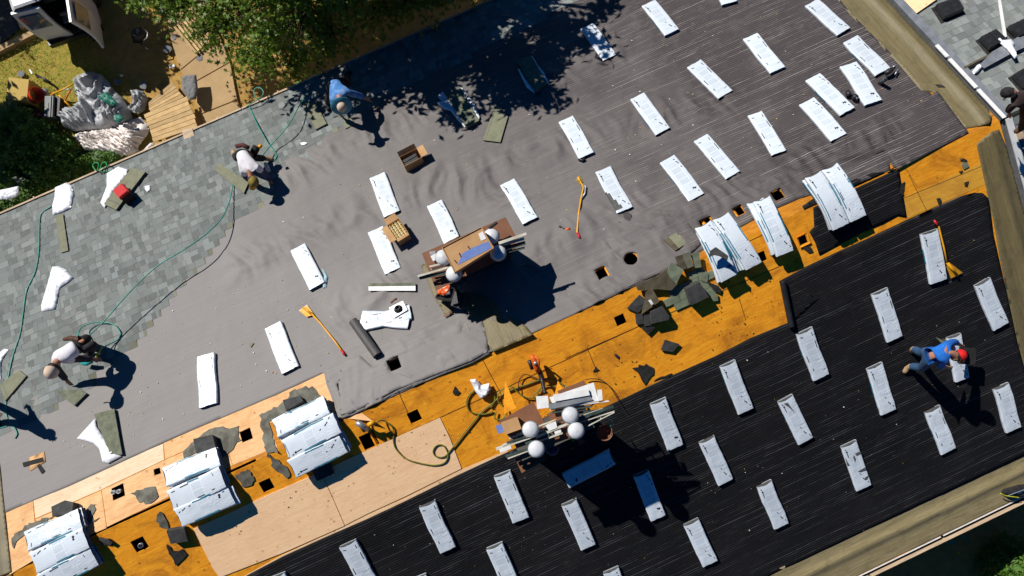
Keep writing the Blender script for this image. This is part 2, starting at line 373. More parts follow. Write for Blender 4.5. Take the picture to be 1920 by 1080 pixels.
# concrete walk in slabs, and the kerb round the dark slab
walk = [[(288, -30), (352, -60), (412, 70), (338, 130)], [(339, 132), (413, 72), (430, 116), (355, 158)], [(356, 160), (431, 118), (444, 186), (376, 213)], [(377, 215), (445, 188), (470, 270), (396, 290)]]
m = MB()
for q in walk:
    top = [at(x, y, 'G', .04) for x, y in q]; m.prism(top, [p - Vector((0, 0, .1)) for p in top])
structure(m.build('walkway', conc))
gpoly('dark_slab', [(-200, -160), (-10, -70), (14, 5), (38, 52), (-10, 92), (-200, 150)], slab_m, .02)  # dark slab filling the top left corner
m = MB()
for q in ([(0, 84), (60, 56), (66, 63), (0, 96)], [(16, 0), (24, 0), (48, 48), (38, 54)], [(-120, 138), (0, 84), (0, 96), (-120, 152)]):
    top = [at(x, y, 'G', .12) for x, y in q]; m.prism(top, [p - Vector((0, 0, .2)) for p in top])
structure(m.build('kerb', conc))
# ================================================================== THE HOUSE
HOUSE = empty('house', Matrix.Translation((0, 0, GZ)), 'long gable roofed house being re-roofed, with felt, bare plywood and half laid grey shingles', 'house')

def part(name, mb, mat, smooth=False, parent=None):
    p = parent or HOUSE
    inv = Matrix.Translation((0, 0, -GZ))
    return link(name, mb.mesh(name, inv), mat, p, None, smooth)
UL, UR, VT = -9.85, 10.18, 7.75
# hole outlines in the decking: (side, pixel quad)
HQ = [('R', (1163, 600), 8), ('R', (777, 781), 9), ('L', (647, 727), 9), ('R', (692, 826), 12), ('L', (462, 816), 9), ('R', (500, 910), 9), ('R', (262, 1021), 10),
      ('L', (222, 922), 10), ('L', (1385, 396), 7), ('L', (1325, 420), 9), ('L', (1458, 366), 8), ('R', (1427, 482), 8), ('L', (1183, 487), 0), ('L', (1128, 514), 8), ('L', (741, 685), 9),
      ('L', (295, 884), 5), ('L', (1268, 452), 8), ('R', (1505, 450), 7)]
holes = {'L': [], 'R': []}; felt_holes = []
for s, (x, y), r in HQ:
    c = uv(x, y, s)
    if r == 0: holes[s].append([(c[0] + .125 * math.cos(a), c[1] + .125 * math.sin(a)) for a in np.linspace(0, 2 * math.pi, 15)[:-1]]); continue
    k = r * 1.25 / 105
    holes[s].append([(c[0] - k, c[1] - k), (c[0] + k, c[1] - k), (c[0] + k, c[1] + k), (c[0] - k, c[1] + k)])
def grow(h, k):
    cx = sum(p[0] for p in h) / len(h); cy = sum(p[1] for p in h) / len(h)
    return [(cx + (p[0] - cx) * k + random.uniform(-.01, .01), cy + (p[1] - cy) * k + random.uniform(-.01, .01)) for p in h]
gap = .018
ulw = uv(480, 863, 'L')[0]
deckL = [(UL, .045), (ulw, .045), (ulw, .002), (UR, .002), (UR, VT), (UL, VT)]
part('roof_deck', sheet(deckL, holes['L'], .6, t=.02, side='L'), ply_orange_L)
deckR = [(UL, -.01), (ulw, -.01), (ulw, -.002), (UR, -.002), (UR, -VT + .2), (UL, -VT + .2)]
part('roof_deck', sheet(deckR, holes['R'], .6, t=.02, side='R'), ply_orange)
# walls, attic floor, gable ends
wall_m = mk('pale_siding', (.5, .47, .42), (.42, .4, .36), 3, .8)
m = MB()
we = VT * ct - .35; wz = -VT * st - .12
for s in (1, -1):
    m.box((0.15, s * (we - .08), (GZ + wz) / 2), (20.0, .16, wz - GZ))
for x in (UL + .2, UR - .1):
    m.prism([(x - .08, -we, GZ), (x - .08, we, GZ), (x - .08, we, wz), (x - .08, 0, -.12), (x - .08, -we, wz)], [(x + .08, -we, GZ), (x + .08, we, GZ), (x + .08, we, wz), (x + .08, 0, -.12), (x + .08, -we, wz)])
part('wall', m, wall_m)
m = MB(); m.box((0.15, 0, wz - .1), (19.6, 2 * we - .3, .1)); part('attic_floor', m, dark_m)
m = MB()
for i in range(34):        # rafters seen through the holes
    x = UL + .45 + i * .6
    for s in (1, -1):
        a = P(x, s * .1, -.06, 'L' if s > 0 else 'R'); b = P(x, s * 7.3, -.06, 'L' if s > 0 else 'R')
        m.tube([a, b], .035, 4)
part('rafter', m, ply_orange); HOUSE.children[-1] if HOUSE.children else None
# ---- felt on the sunny slope
fe = [(-40, 985), (10, 962), (60, 940), (130, 912), (215, 873), (330, 820), (430, 778), (520, 740), (608, 699), (612, 720), (622, 745), (634, 788), (660, 782), (707, 761), (743, 741), (829, 707), (884, 684), (920, 665), (1010, 625), (1100, 580),
      (1192, 536), (1245, 512), (1300, 480), (1385, 428), (1440, 398), (1500, 372), (1522, 366), (1560, 365), (1640, 350), (1671, 322), (1668, 305), (1681, 322), (1740, 291), (1812, 254)]
fp = pxl(fe, 'L')[1:-1]; fp = [(UL, .78)] + [(max(p[0], UL), max(p[1], .02)) for p in fp if p[0] > UL + .1] + [(9.58, .12), (9.52, 1.1), (9.44, 1.5), (9.47, 2.0), (9.38, 3.5), (9.40, 4.0), (9.4, VT - .02), (UL, VT - .02)]
BANDS = [pxl(b, 'L') for b in ([(440, 500), (520, 462), (600, 430), (760, 372), (900, 330), (1000, 290)], [(560, 330), (640, 275), (720, 245), (800, 215)], [(640, 400), (740, 370)], [(1000, 500), (1100, 420), (1200, 385)],
         [(1160, 440), (1330, 370), (1560, 320), (1660, 250)], [(1400, 340), (1560, 280), (1640, 260)], [(650, 765), (900, 640)], [(700, 700), (900, 610), (960, 590)], [(1000, 170), (1150, 100)], [(900, 330), (1100, 250), (1350, 190)], [(820, 330), (980, 380)],
         [(750, 520), (640, 590)], [(1180, 470), (1100, 560), (1180, 520)], [(1450, 330), (1600, 330)])]
def band_mask(u, v):
    r = 0
    for b in BANDS:
        for i in range(len(b) - 1):
            ax, ay = b[i]; bx, by = b[i + 1]; dx, dy = bx - ax, by - ay; L = dx * dx + dy * dy
            t = max(0, min(1, ((u - ax) * dx + (v - ay) * dy) / L)); d = math.hypot(u - ax - t * dx, v - ay - t * dy)
            r = max(r, math.exp(-(d / .34) ** 2))
    return r
def wr(u, v, s=0.0):
    """folds that run up and down the slope, kinked"""
    w_ = noise.noise(Vector((u * .8, v * .8, 3 + s))) * 1.5
    a = noise.noise(Vector((u * 2.9 + w_ * 1.5 + v * 1.1, v * .8 - u * .25, s))); b = noise.noise(Vector((u * 5.5 + v * 2.2 + w_ * 2, v * 1.6, s + 9)))
    return max(0, 1 - abs(a) * 3.6) * .8 + max(0, 1 - abs(b) * 4) * .35
def feltL_h(u, v, ed):
    k = band_mask(u, v); base = .0035 * noise.noise(Vector((u * 1.5, v * 1.5, 1)))
    return .008 + base + k * .085 * max(0, wr(u, v)) + k * .010 * max(0, 1 - abs(noise.noise(Vector((u * 9 + v * 3, v * 5 - u * 2, 17)))) * 3) + .012 * max(0, wr(u * .8 + 3, v * .8, 5)) * max(0, noise.noise(Vector((u * .5, v * .6, 8)))) + .004 * noise.noise(Vector((u * 5, v * 2.5, 2))) + .002
fh = [grow(h, 1.12) for h in holes['L'] if inpoly(h[0][0], h[0][1], fp) and inpoly(h[2][0], h[2][1], fp)]
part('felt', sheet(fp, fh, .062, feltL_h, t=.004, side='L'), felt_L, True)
def patch(name, px, side, mat, cell=.06, h=.014, amp=.02, seed=0, smooth=True, parent=None, t=.006, hl=(), curl=0):
    pl = pxl(px, side)
    def hf(u, v, ed): return amp * 1.3 * min(1, ed / .06) * max(-.1, wr(u * 1.1, v, seed)) + .002 * noise.noise(Vector((u * 6, v * 6, seed))) + curl * math.exp(-ed / .03)
    hs = [grow(x, 1.05) for x in hl if all(inpoly(a, b, pl) for a, b in x)]
    return part(name, sheet(pl, hs, cell, hf, h, t, side), mat, smooth, parent)
# felt laps and patches
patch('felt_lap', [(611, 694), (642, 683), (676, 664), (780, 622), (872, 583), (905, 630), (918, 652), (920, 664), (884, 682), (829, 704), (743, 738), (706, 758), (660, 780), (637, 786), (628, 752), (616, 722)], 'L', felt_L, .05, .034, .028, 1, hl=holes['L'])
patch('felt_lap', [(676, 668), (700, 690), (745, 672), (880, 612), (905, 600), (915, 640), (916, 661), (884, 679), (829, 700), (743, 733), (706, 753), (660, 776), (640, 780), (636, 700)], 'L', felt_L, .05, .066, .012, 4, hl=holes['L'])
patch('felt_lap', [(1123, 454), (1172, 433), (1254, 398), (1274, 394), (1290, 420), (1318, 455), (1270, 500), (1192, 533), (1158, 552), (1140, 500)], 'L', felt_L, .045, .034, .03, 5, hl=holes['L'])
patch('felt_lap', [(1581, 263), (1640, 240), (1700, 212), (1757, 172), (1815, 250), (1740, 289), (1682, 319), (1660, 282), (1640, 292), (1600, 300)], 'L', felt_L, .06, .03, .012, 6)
# black felt carried across the ridge under the double stack
for sd, q, z in (('L', [(1507, 394), (1524, 386), (1560, 360), (1660, 326), (1672, 350), (1676, 365), (1640, 330), (1670, 322), (1684, 345), (1699, 338), (1695, 318), (1671, 322)], 0),):
    pass
bL = [uv(1509, 396, 'L'), uv(1560, 368, 'L'), uv(1640, 334, 'L'), uv(1671, 322, 'L'), (uv(1684, 318, 'L')[0], .02), (uv(1509, 398, 'L')[0], .02)]
bR = [(uv(1522, 390, 'R')[0] - .1, -.02), (uv(1686, 320, 'R')[0], -.02), uv(1700, 408, 'R'), uv(1683, 405, 'R'), uv(1655, 420, 'R'), uv(1617, 436, 'R'), uv(1587, 452, 'R'), uv(1536, 479, 'R'), uv(1528, 455, 'R'), uv(1517, 435, 'R'), uv(1526, 425, 'R')]
bR[0] = (uv(1524, 388, 'R')[0], -.02)
part('felt_lap', sheet(bR, (), .07, lambda u, v, e: .012 + .02 * min(1, e / .1) * max(0, wr(u, v, 8)), t=.005, side='R'), felt_R, True)
part('felt_lap', sheet([(bL[0][0], bL[0][1] + .1), (bL[1][0], bL[1][1] + .15), (bL[2][0], bL[2][1] + .1), bL[3], bL[4], bL[5]], (), .07, lambda u, v, e: .04 + .02 * min(1, e / .1) * max(0, wr(u, v, 8)), t=.005, side='L'), felt_R, True)
# ---- black felt on the shaded slope
fr = [(462, 1079), (532, 1042), (607, 1008), (690, 972), (762, 938), (857, 891), (950, 848), (1060, 797), (1160, 751), (1250, 708), (1340, 668), (1356, 660), (1406, 634), (1477, 605), (1470, 565), (1461, 527), (1510, 500), (1570, 472), (1630, 445), (1700, 412), (1760, 385), (1800, 368), (1826, 361), (1842, 362), (1853, 372), (1856, 392), (1862, 440), (1868, 465), (1880, 520), (1893, 570)]
fpr = pxl(fr, 'R'); fpr = [(UL, -2.0), (-8, -2.02)] + fpr + [(9.33, -4.3), (9.31, -6.7), (2.97, -6.64), (UL, -6.6)]
def feltR_h(u, v, ed): return .009 + .003 * noise.noise(Vector((u * 1.3, v * 1.3, 5))) + .0045 * noise.noise(Vector((u * 4, v * 1.6, 6))) + .010 * max(0, noise.noise(Vector((u * 1.1, v * .8, 7))))
part('felt', sheet(fpr, (), .085, feltR_h, t=.006, side='R'), felt_R, True)
patch('felt_lap', [(1535, 560), (1463, 527), (1461, 529), (1476, 604), (1484, 612), (1492, 598)], 'R', felt_R, .05, .016, .01, 9)
# ---- plywood sheets laid near the ridge
def ply(px, side, mat, h=.005, t=.004, hl=()): 
    pl = pxl(px, side); hs = [grow(x, 1.0) for x in hl if all(inpoly(a, b, pl) for a, b in x)]
    return part('plywood_sheet', sheet(pl, hs, .5, None, h, t, side), mat)
gapy = lambda x: 933 - .457 * (x - 330)
cL = holes['L']
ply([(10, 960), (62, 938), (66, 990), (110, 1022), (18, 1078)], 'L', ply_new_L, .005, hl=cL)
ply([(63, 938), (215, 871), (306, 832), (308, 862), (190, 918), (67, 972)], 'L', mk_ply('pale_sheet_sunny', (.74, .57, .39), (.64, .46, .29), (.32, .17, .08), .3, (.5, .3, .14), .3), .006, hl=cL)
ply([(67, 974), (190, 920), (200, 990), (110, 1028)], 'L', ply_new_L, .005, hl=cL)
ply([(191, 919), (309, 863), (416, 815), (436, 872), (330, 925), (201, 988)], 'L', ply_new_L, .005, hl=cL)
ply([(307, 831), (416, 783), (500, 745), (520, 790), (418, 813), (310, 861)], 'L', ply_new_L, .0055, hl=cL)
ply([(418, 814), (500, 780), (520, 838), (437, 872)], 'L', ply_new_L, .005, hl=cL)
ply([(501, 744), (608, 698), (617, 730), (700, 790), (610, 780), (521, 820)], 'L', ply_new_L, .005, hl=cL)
rp1 = [(363, 991), (420, 966), (490, 933), (600, 885), (618, 921), (646, 985), (530, 1036), (412, 1082), (399, 1064)]
rp2 = [(601, 884), (640, 867), (640, 866), (825, 783), (843, 820), (865, 878), (760, 930), (690, 962), (647, 984), (619, 920)]
part('plywood_sheet', sheet(pxl(rp1, 'R'), (), .5, None, .016, .012, 'R'), ply_light); part('plywood_sheet', sheet(pxl(rp2, 'R'), (), .5, None, .0145, .012, 'R'), ply_light)
ply([(648, 986), (691, 964), (762, 932), (866, 880), (950, 845), (960, 850), (857, 897), (762, 945), (690, 980), (610, 1012), (532, 1046), (462, 1083), (440, 1090), (530, 1040)], 'R', ply_light, .004, .003)
# seams of the old decking: thin dark gaps
seam_m = mk('seam_dark', (.05, .02, .006))
def seam(px, side, wd=.010):
    a, b = pxl(px, side); d = Vector((b[0] - a[0], b[1] - a[1])).normalized(); n_ = Vector((-d.y, d.x)) * wd / 2
    q = [(a[0] + n_.x, a[1] + n_.y), (b[0] + n_.x, b[1] + n_.y), (b[0] - n_.x, b[1] - n_.y), (a[0] - n_.x, a[1] - n_.y)]
    m = MB(); m.add([P(x, y, .0045, side) for x, y in q], [(0, 1, 2, 3)]); part('deck_seam', m, seam_m)
for q in ([(640, 866), (930, 735)], [(930, 735), (1190, 615)], [(1060, 672), (1190, 615)], [(1190, 615), (1460, 500)], [(905, 675), (940, 740)], [(1100, 650), (1120, 700)], [(745, 730), (765, 775)], [(1386, 560), (1398, 600)], [(1010, 700), (1035, 690)]):
    seam(q, 'R')
for q in ([(1700, 318), (1720, 352)], [(1695, 371), (1840, 312)], [(1398, 455), (1430, 440)]): seam(q, 'L' if q[0][1] < 330 else 'R')
# torn underlayment stains (thin tan/black bits stuck to the deck)
# right end of the deck: orange sheets, brighter lower one
ply([(1690, 372), (1838, 306), (1845, 300), (1850, 345), (1800, 366), (1700, 410), (1695, 395)], 'R', mk_ply('bright_orange_plywood', (.72, .38, .04), (.62, .28, .03), (.1, .04, .01), .3, (.36, .14, .02), .5), .004, .003)
# ---- tan underlayment bands along the rake, eave and around the chimney
def bandsheet(pl, side, crease, axis, h=.014, amp=.06):
    def hf(u, v, ed):
        q = u if axis == 'u' else v; c = crease(u, v)
        return h + amp * math.exp(-((q - c) / .10) ** 2) + .004 * noise.noise(Vector((u * 3, v * 3, 4))) + .006 * noise.noise(Vector((u * 1.0, v * 1.0, 14)))
    return sheet(pl, (), .06, hf, 0, .006, side)
part('rake_underlay', bandsheet([(9.36, VT), (9.36, 4.1), (9.34, 3.5), (9.42, 2.0), (9.40, 1.25), (9.56, 1.12), (9.6, 1.0), (9.56, .15), (9.95, .02), (10.1, .12), (10.17, .3), (10.17, VT)], 'L', lambda u, v: 9.97 + .02 * math.sin(v), 'u'), tan_v, True)
part('rake_underlay', bandsheet([(9.62, -.22), (9.58, -.9), (9.54, -1.6), (9.44, -2.64), (9.33, -4.3), (9.30, -VT + .22), (10.17, -VT + .22), (10.17, -.5), (10.12, -.14), (9.95, -.1)], 'R', lambda u, v: 9.93 + .04 * v / 2.6, 'u', amp=.05), tan_v, True)
part('rake_underlay', bandsheet([(UL, .01), (-9.43, .01), (-9.43, 2.1), (UL, 2.2)], 'L', lambda u, v: -9.7, 'u', h=.02), tan_v, True)
part('rake_underlay', bandsheet([(UL, -.01), (-9.45, -.01), (-9.45, -2), (UL, -2)], 'R', lambda u, v: -9.7, 'u', h=.02), tan_v, True)
part('eave_underlay', bandsheet([(UL, -6.55), (3.0, -6.58), (9.4, -6.62), (9.4, -VT + .21), (UL, -VT + .21)], 'R', lambda u, v: -6.98, 'v', h=.004, amp=.045), tan_u, True)
for q in ([(845, 575), (875, 583), (905, 630), (925, 662), (1000, 630), (985, 612), (945, 590), (915, 560), (860, 545)], [(790, 500), (812, 492), (842, 560), (850, 590), (835, 592), (815, 560)]):
    patch('chimney_underlay', q, 'L', tan_v, .05, .06, .006, 11)
# rubber marks, torn spots where decking shows through the felt
for q in ([(57, 858), (84, 847), (87, 866), (58, 884)], ): patch('deck_opening', q, 'L', ply_new_L, .1, .022, 0, 0)
part('vent_slot', (lambda mm: (mm.prism([P(*uv(x, y, 'L'), .028, 'L') for x, y in ((44, 868), (82, 858), (84, 866), (46, 876))], [P(*uv(x, y, 'L'), .024, 'L') for x, y in ((44, 868), (82, 858), (84, 866), (46, 876))]),
                           mm.prism([P(*uv(x, y, 'L'), .0285, 'L') for x, y in ((71, 874), (76, 870), (86, 884), (80, 889))], [P(*uv(x, y, 'L'), .0245, 'L') for x, y in ((71, 874), (76, 870), (86, 884), (80, 889))]), mm)[-1])(MB()), dark_m)
# wooden rims of openings in the sunny felt
m = MB()
for s, (x, y), r in HQ:
    if (x, y) in ((1183, 487), (1128, 514), (741, 685), (1268, 452), (1505, 450)):
        c = uv(x, y, s); hh = holes[s][[i for i, q in enumerate([z for z in HQ if z[0] == s]) if q[1] == (x, y)][0]]
        out = grow(hh, 1.28); h0 = .04
        n_ = len(hh)
        for i in range(n_):
            j = (i + 1) % n_; m.add([P(*out[i], h0, s), P(*out[j], h0, s), P(*hh[j], h0 - .02, s), P(*hh[i], h0 - .02, s)], [(0, 1, 2, 3)])
part('opening_rim', m, ply_orange)
# ---- shingles, every tab a separate raised piece
def shingles(name, side, v0, v1, u_start, u_end, mat, parent, seed=1, tone=(.172, .186, .176), e=.143, ends=True, sgn=1, h0=.012):
    rnd = random.Random(seed); mb = MB(); nrow = int(abs(v1 - v0) / e)
    for i in range(nrow):
        va = v0 - sgn * i * e; vb = va - sgn * e * 1.04         # va = butt edge (eave side)
        us, ue = u_start(va), u_end(va)
        if ue - us < .1: continue
        step = ue
        if ends: ue = ue - rnd.uniform(0, .05)
        x = us - rnd.uniform(0, .3); last = None
        # continuous lower ply
        k = rnd.uniform(.9, 1.05)
        mb.add([P(us, va, h0 + .006, side), P(ue, va, h0 + .006, side), P(ue, vb, h0 + .001, side), P(us, vb, h0 + .001, side), P(us, va, h0 - .004, side), P(ue, va, h0 - .004, side)], [(0, 1, 2, 3), (4, 5, 1, 0)], tuple(c * .45 * k for c in tone))
        while x < ue:
            wd = rnd.choice((.07, .09, .11, .13, .16, .2)) * rnd.uniform(.85, 1.1); a = max(x, us); b = min(x + wd, ue)
            if b > a:
                up = rnd.random() < .55; hh = h0 + (.0125 if up else .0075); dv = rnd.uniform(-.006, .006) if up else sgn * -.012
                g = rnd.choice((.74, .86, .97, 1.0, 1.08, 1.3)) * rnd.uniform(.94, 1.06); hue = rnd.uniform(-.03, .03)
                col = (tone[0] * g * (1 + hue), tone[1] * g, tone[2] * g * (1 - hue * .5))
                if ends and step - b < .26 and b >= ue - .001: col = (col[0] * .85 + .01, col[1] * .8 + .005, col[2] * .62)
                v_ = va + dv
                mb.add([P(a, v_, hh, side), P(b, v_, hh, side), P(b, vb, h0 + .002, side), P(a, vb, h0 + .002, side), P(a, v_, h0, side), P(b, v_, h0, side), P(b, vb, h0, side), P(a, vb, h0, side)], [(0, 1, 2, 3), (4, 5, 1, 0), (5, 6, 2, 1), (7, 4, 0, 3)], col)
            x += wd + (.004 if rnd.random() < .5 else 0)
    return part(name, mb, mat, False, parent)
stair = [uv(x, y, 'L') for x, y in ((40, 812), (52, 800), (82, 775), (125, 745), (158, 715), (215, 690), (262, 635), (296, 590), (330, 545), (372, 500), (398, 465), (440, 410), (452, 380), (520, 362), (548, 345), (560, 322), (585, 305), (602, 290), (622, 262), (640, 228), (722, 178), (800, 142), (921, 80), (1051, 14))]
stair.sort(key=lambda p: p[1]); sv = [p[1] for p in stair]; su = [p[0] for p in stair]
def uend(v):
    if v < sv[0]: return -99
    if v > sv[-1]: return 9.3
    return float(np.interp(v, sv, su))
shingles('shingle_field', 'L', VT + .03, sv[0], lambda v: UL, uend, shing, HOUSE, 3)
# starter strip bands left by the crew along the laid edge
# ---- trim: fascia, drip edge, gutter
m = MB()
for a, b in ((-9.9, -3.1), (-3.08, 2.2), (2.22, 10.2)):
    m.box(((a + b) / 2, (VT + .045) * ct, -(VT + .045) * st - .01), (b - a, .035, .14))
part('fascia', m, wood_trim)
m = MB(); m.box((.15, (VT + .09) * ct, -(VT + .09) * st - .09), (20, .05, .12)); part('gutter', m, mk('dark_gutter', (.05, .045, .04)))
m = MB()
for k in range(14):
    x = UL + .4 + k * 1.45; m.box((x, (VT + .06) * ct, -(VT + .06) * st + .062), (.03, .06, .012))
part('gutter_bracket', m, wood_trim)
m = MB(); VB = VT - .2
for a, b in ((-9.9, -3.1), (-3.07, 4.9), (4.94, 10.2)):
    m.box(((a + b) / 2, -(VB + .12) * ct, -(VB + .12) * st - .02), (b - a, .045, .12))
part('gutter_edge', m, wood_trim)
m = MB(); m.box((.15, -(VB + .065) * ct, -(VB + .065) * st - .07), (20, .06, .02)); part('gutter_trough', m, dark_m)
m = MB()
for a, b in ((-9.9, 1.0), (1.02, 4.4), (4.45, 6.6), (6.66, 10.2)): m.box(((a + b) / 2, -(VB + .012) * ct, -(VB + .012) * st + .004), (b - a, .018, .03))
part('drip_edge', m, metal_w)
m = MB()
for k in range(26):
    m.box((UL + .5 + k * .38 + 8 * .0, -(VB - .16) * ct, -(VB - .16) * st + .012), (.02, .02, .008), rz=.5)
part('staple', m, scrap_m)
# ---- ice of small debris on the roof
def debris(name, side, n, px_rng, cols, label, hb=.02):
    mb = MB(); pl = pxl(px_rng, side); xs = [p[0] for p in pl]; ys = [p[1] for p in pl]; k = 0
    while k < n:
        x = random.uniform(min(xs), max(xs)); y = random.uniform(min(ys), max(ys))
        if not inpoly(x, y, pl): continue
        k += 1; s_ = random.choice((.002, .003, .003, .004, .005, .007, .012)) * random.uniform(.8, 1.3); a = random.uniform(0, 3.14); c = random.choice(cols); q = []
        for t in range(4):
            q.append(P(x + s_ * math.cos(a + t * 1.57) * random.uniform(.6, 1.6), y + s_ * math.sin(a + t * 1.57), hb, side))
        N = frame(side)[3] * .004
        mb.add([p + N for p in q] + [p - N for p in q], [(0, 1, 2, 3), (0, 4, 5, 1), (1, 5, 6, 2), (2, 6, 7, 3), (3, 7, 4, 0)], c)
    o = mb.build(name, mk(name + '_mat', (1, 1, 1), (.8, .8, .8), 9, .7, attr=True)); tag(o, label, 'debris', None, 'stuff'); return o
WH = (.75, .75, .7); YE = (.55, .4, .1); OR = (.5, .2, .05); GR = (.2, .2, .18)
debris('roof_debris', 'L', 900, [(60, 900), (300, 600), (640, 300), (1100, 60), (1500, 20), (1750, 200), (1500, 340), (1190, 520), (900, 640), (600, 690)], (WH, WH, WH, YE, YE, OR, GR), 'scattered chips, granules and nails on the grey sunny felt', .024)
debris('felt_debris', 'R', 160, [(500, 1075), (900, 900), (1500, 560), (1840, 400), (1880, 600), (1700, 900), (1300, 1060)], (WH, GR, GR, YE), 'scattered specks of grit on the black felt', .02)
debris('wood_scraps', 'R', 260, [(300, 1060), (600, 880), (930, 730), (1450, 510), (1470, 600), (1000, 810), (700, 900)], ((.05, .03, .02), (.05, .03, .02), YE, (.1, .08, .05)), 'small dark splinters and nails on the orange decking', .018)
# ================================================================== neighbouring roof and coping
NB = empty('neighbouring_house', Matrix.Translation((12.5, 0, GZ)), 'next house beyond the coping with a finished grey shingle roof', 'house')
nm = Matrix.Translation((-12.5, 0, -GZ))
def npart(name, mb, mat, smooth=False): return link(name, mb.mesh(name, nm), mat, NB, None, smooth)
m = MB()
for s in ('L', 'R'):
    sg = 1 if s == 'L' else -1
    a = [P(10.42, sg * .0, -.02, s), P(16.5, 0, -.02, s), P(16.5, sg * VT, -.02, s), P(10.42, sg * VT, -.02, s)]; N = frame(s)[3] * .12
    m.prism(a, [p - N for p in a])
npart('roof', m, shing2)
def nshing(side, sgn):
    rnd = random.Random(5); mb = MB(); tone = (.19, .205, .195)
    sv_ = shingles('x', side, sgn * (VT + .03), 0, lambda v: 10.44, lambda v: 16.4, shing2, NB, 11 + sgn, tone, ends=False, sgn=sgn, h0=-.012)
    me = sv_.data; me.transform(Matrix.Translation((-12.5, 0, 0))); sv_.name = 'shingle_field'; return sv_
nshing('L', 1)
def nshing_R():
    s2 = shingles('shingle_field', 'R', -(VT + .03), 0, lambda v: 10.44, lambda v: 16.4, shing2, NB, 21, (.17, .20, .19), ends=False, sgn=-1, h0=-.012)
    s2.data.transform(Matrix.Translation((-12.5, 0, 0)))
nshing_R()
m = MB(); m.box((13.4, 0, (GZ + wz) / 2), (5.8, 2 * we, wz - GZ)); npart('wall', m, wall_m)
COP = empty('coping', Matrix.Translation((10.3, 0, 0)), 'long metal coping strip that divides the two roofs', 'coping'); 
m = MB(); m2 = MB(); cm_ = Matrix.Translation((-10.3, 0, 0))
def strip(mb, side, u0, u1, va, vb, h, t=.12):
    a = [P(u0, va, h, side), P(u1, va, h, side), P(u1, vb, h, side), P(u0, vb, h, side)]; N = frame(side)[3] * t; mb.prism(a, [p - N for p in a])
strip(m, 'L', 10.25, 10.42, .03, VT, .05, .35); strip(m, 'R', 10.29, 10.42, -.03, -VT, .05, .35)
link('cap_strip', m.mesh('cap_strip', cm_), metal_g, COP)
for a, b in ((.0, .75), (.8, 1.6), (1.66, 2.0)): strip(m2, 'L', 10.225, 10.30, a, b, .06, .02)
for a, b in ((-.0, -1.1), (-1.13, -2.2), (-2.25, -4.2), (-4.25, -7)): strip(m2, 'R', 10.26, 10.39, a, b, .065, .02)
link('edge_strip', m2.mesh('edge_strip', cm_), metal_w, COP)
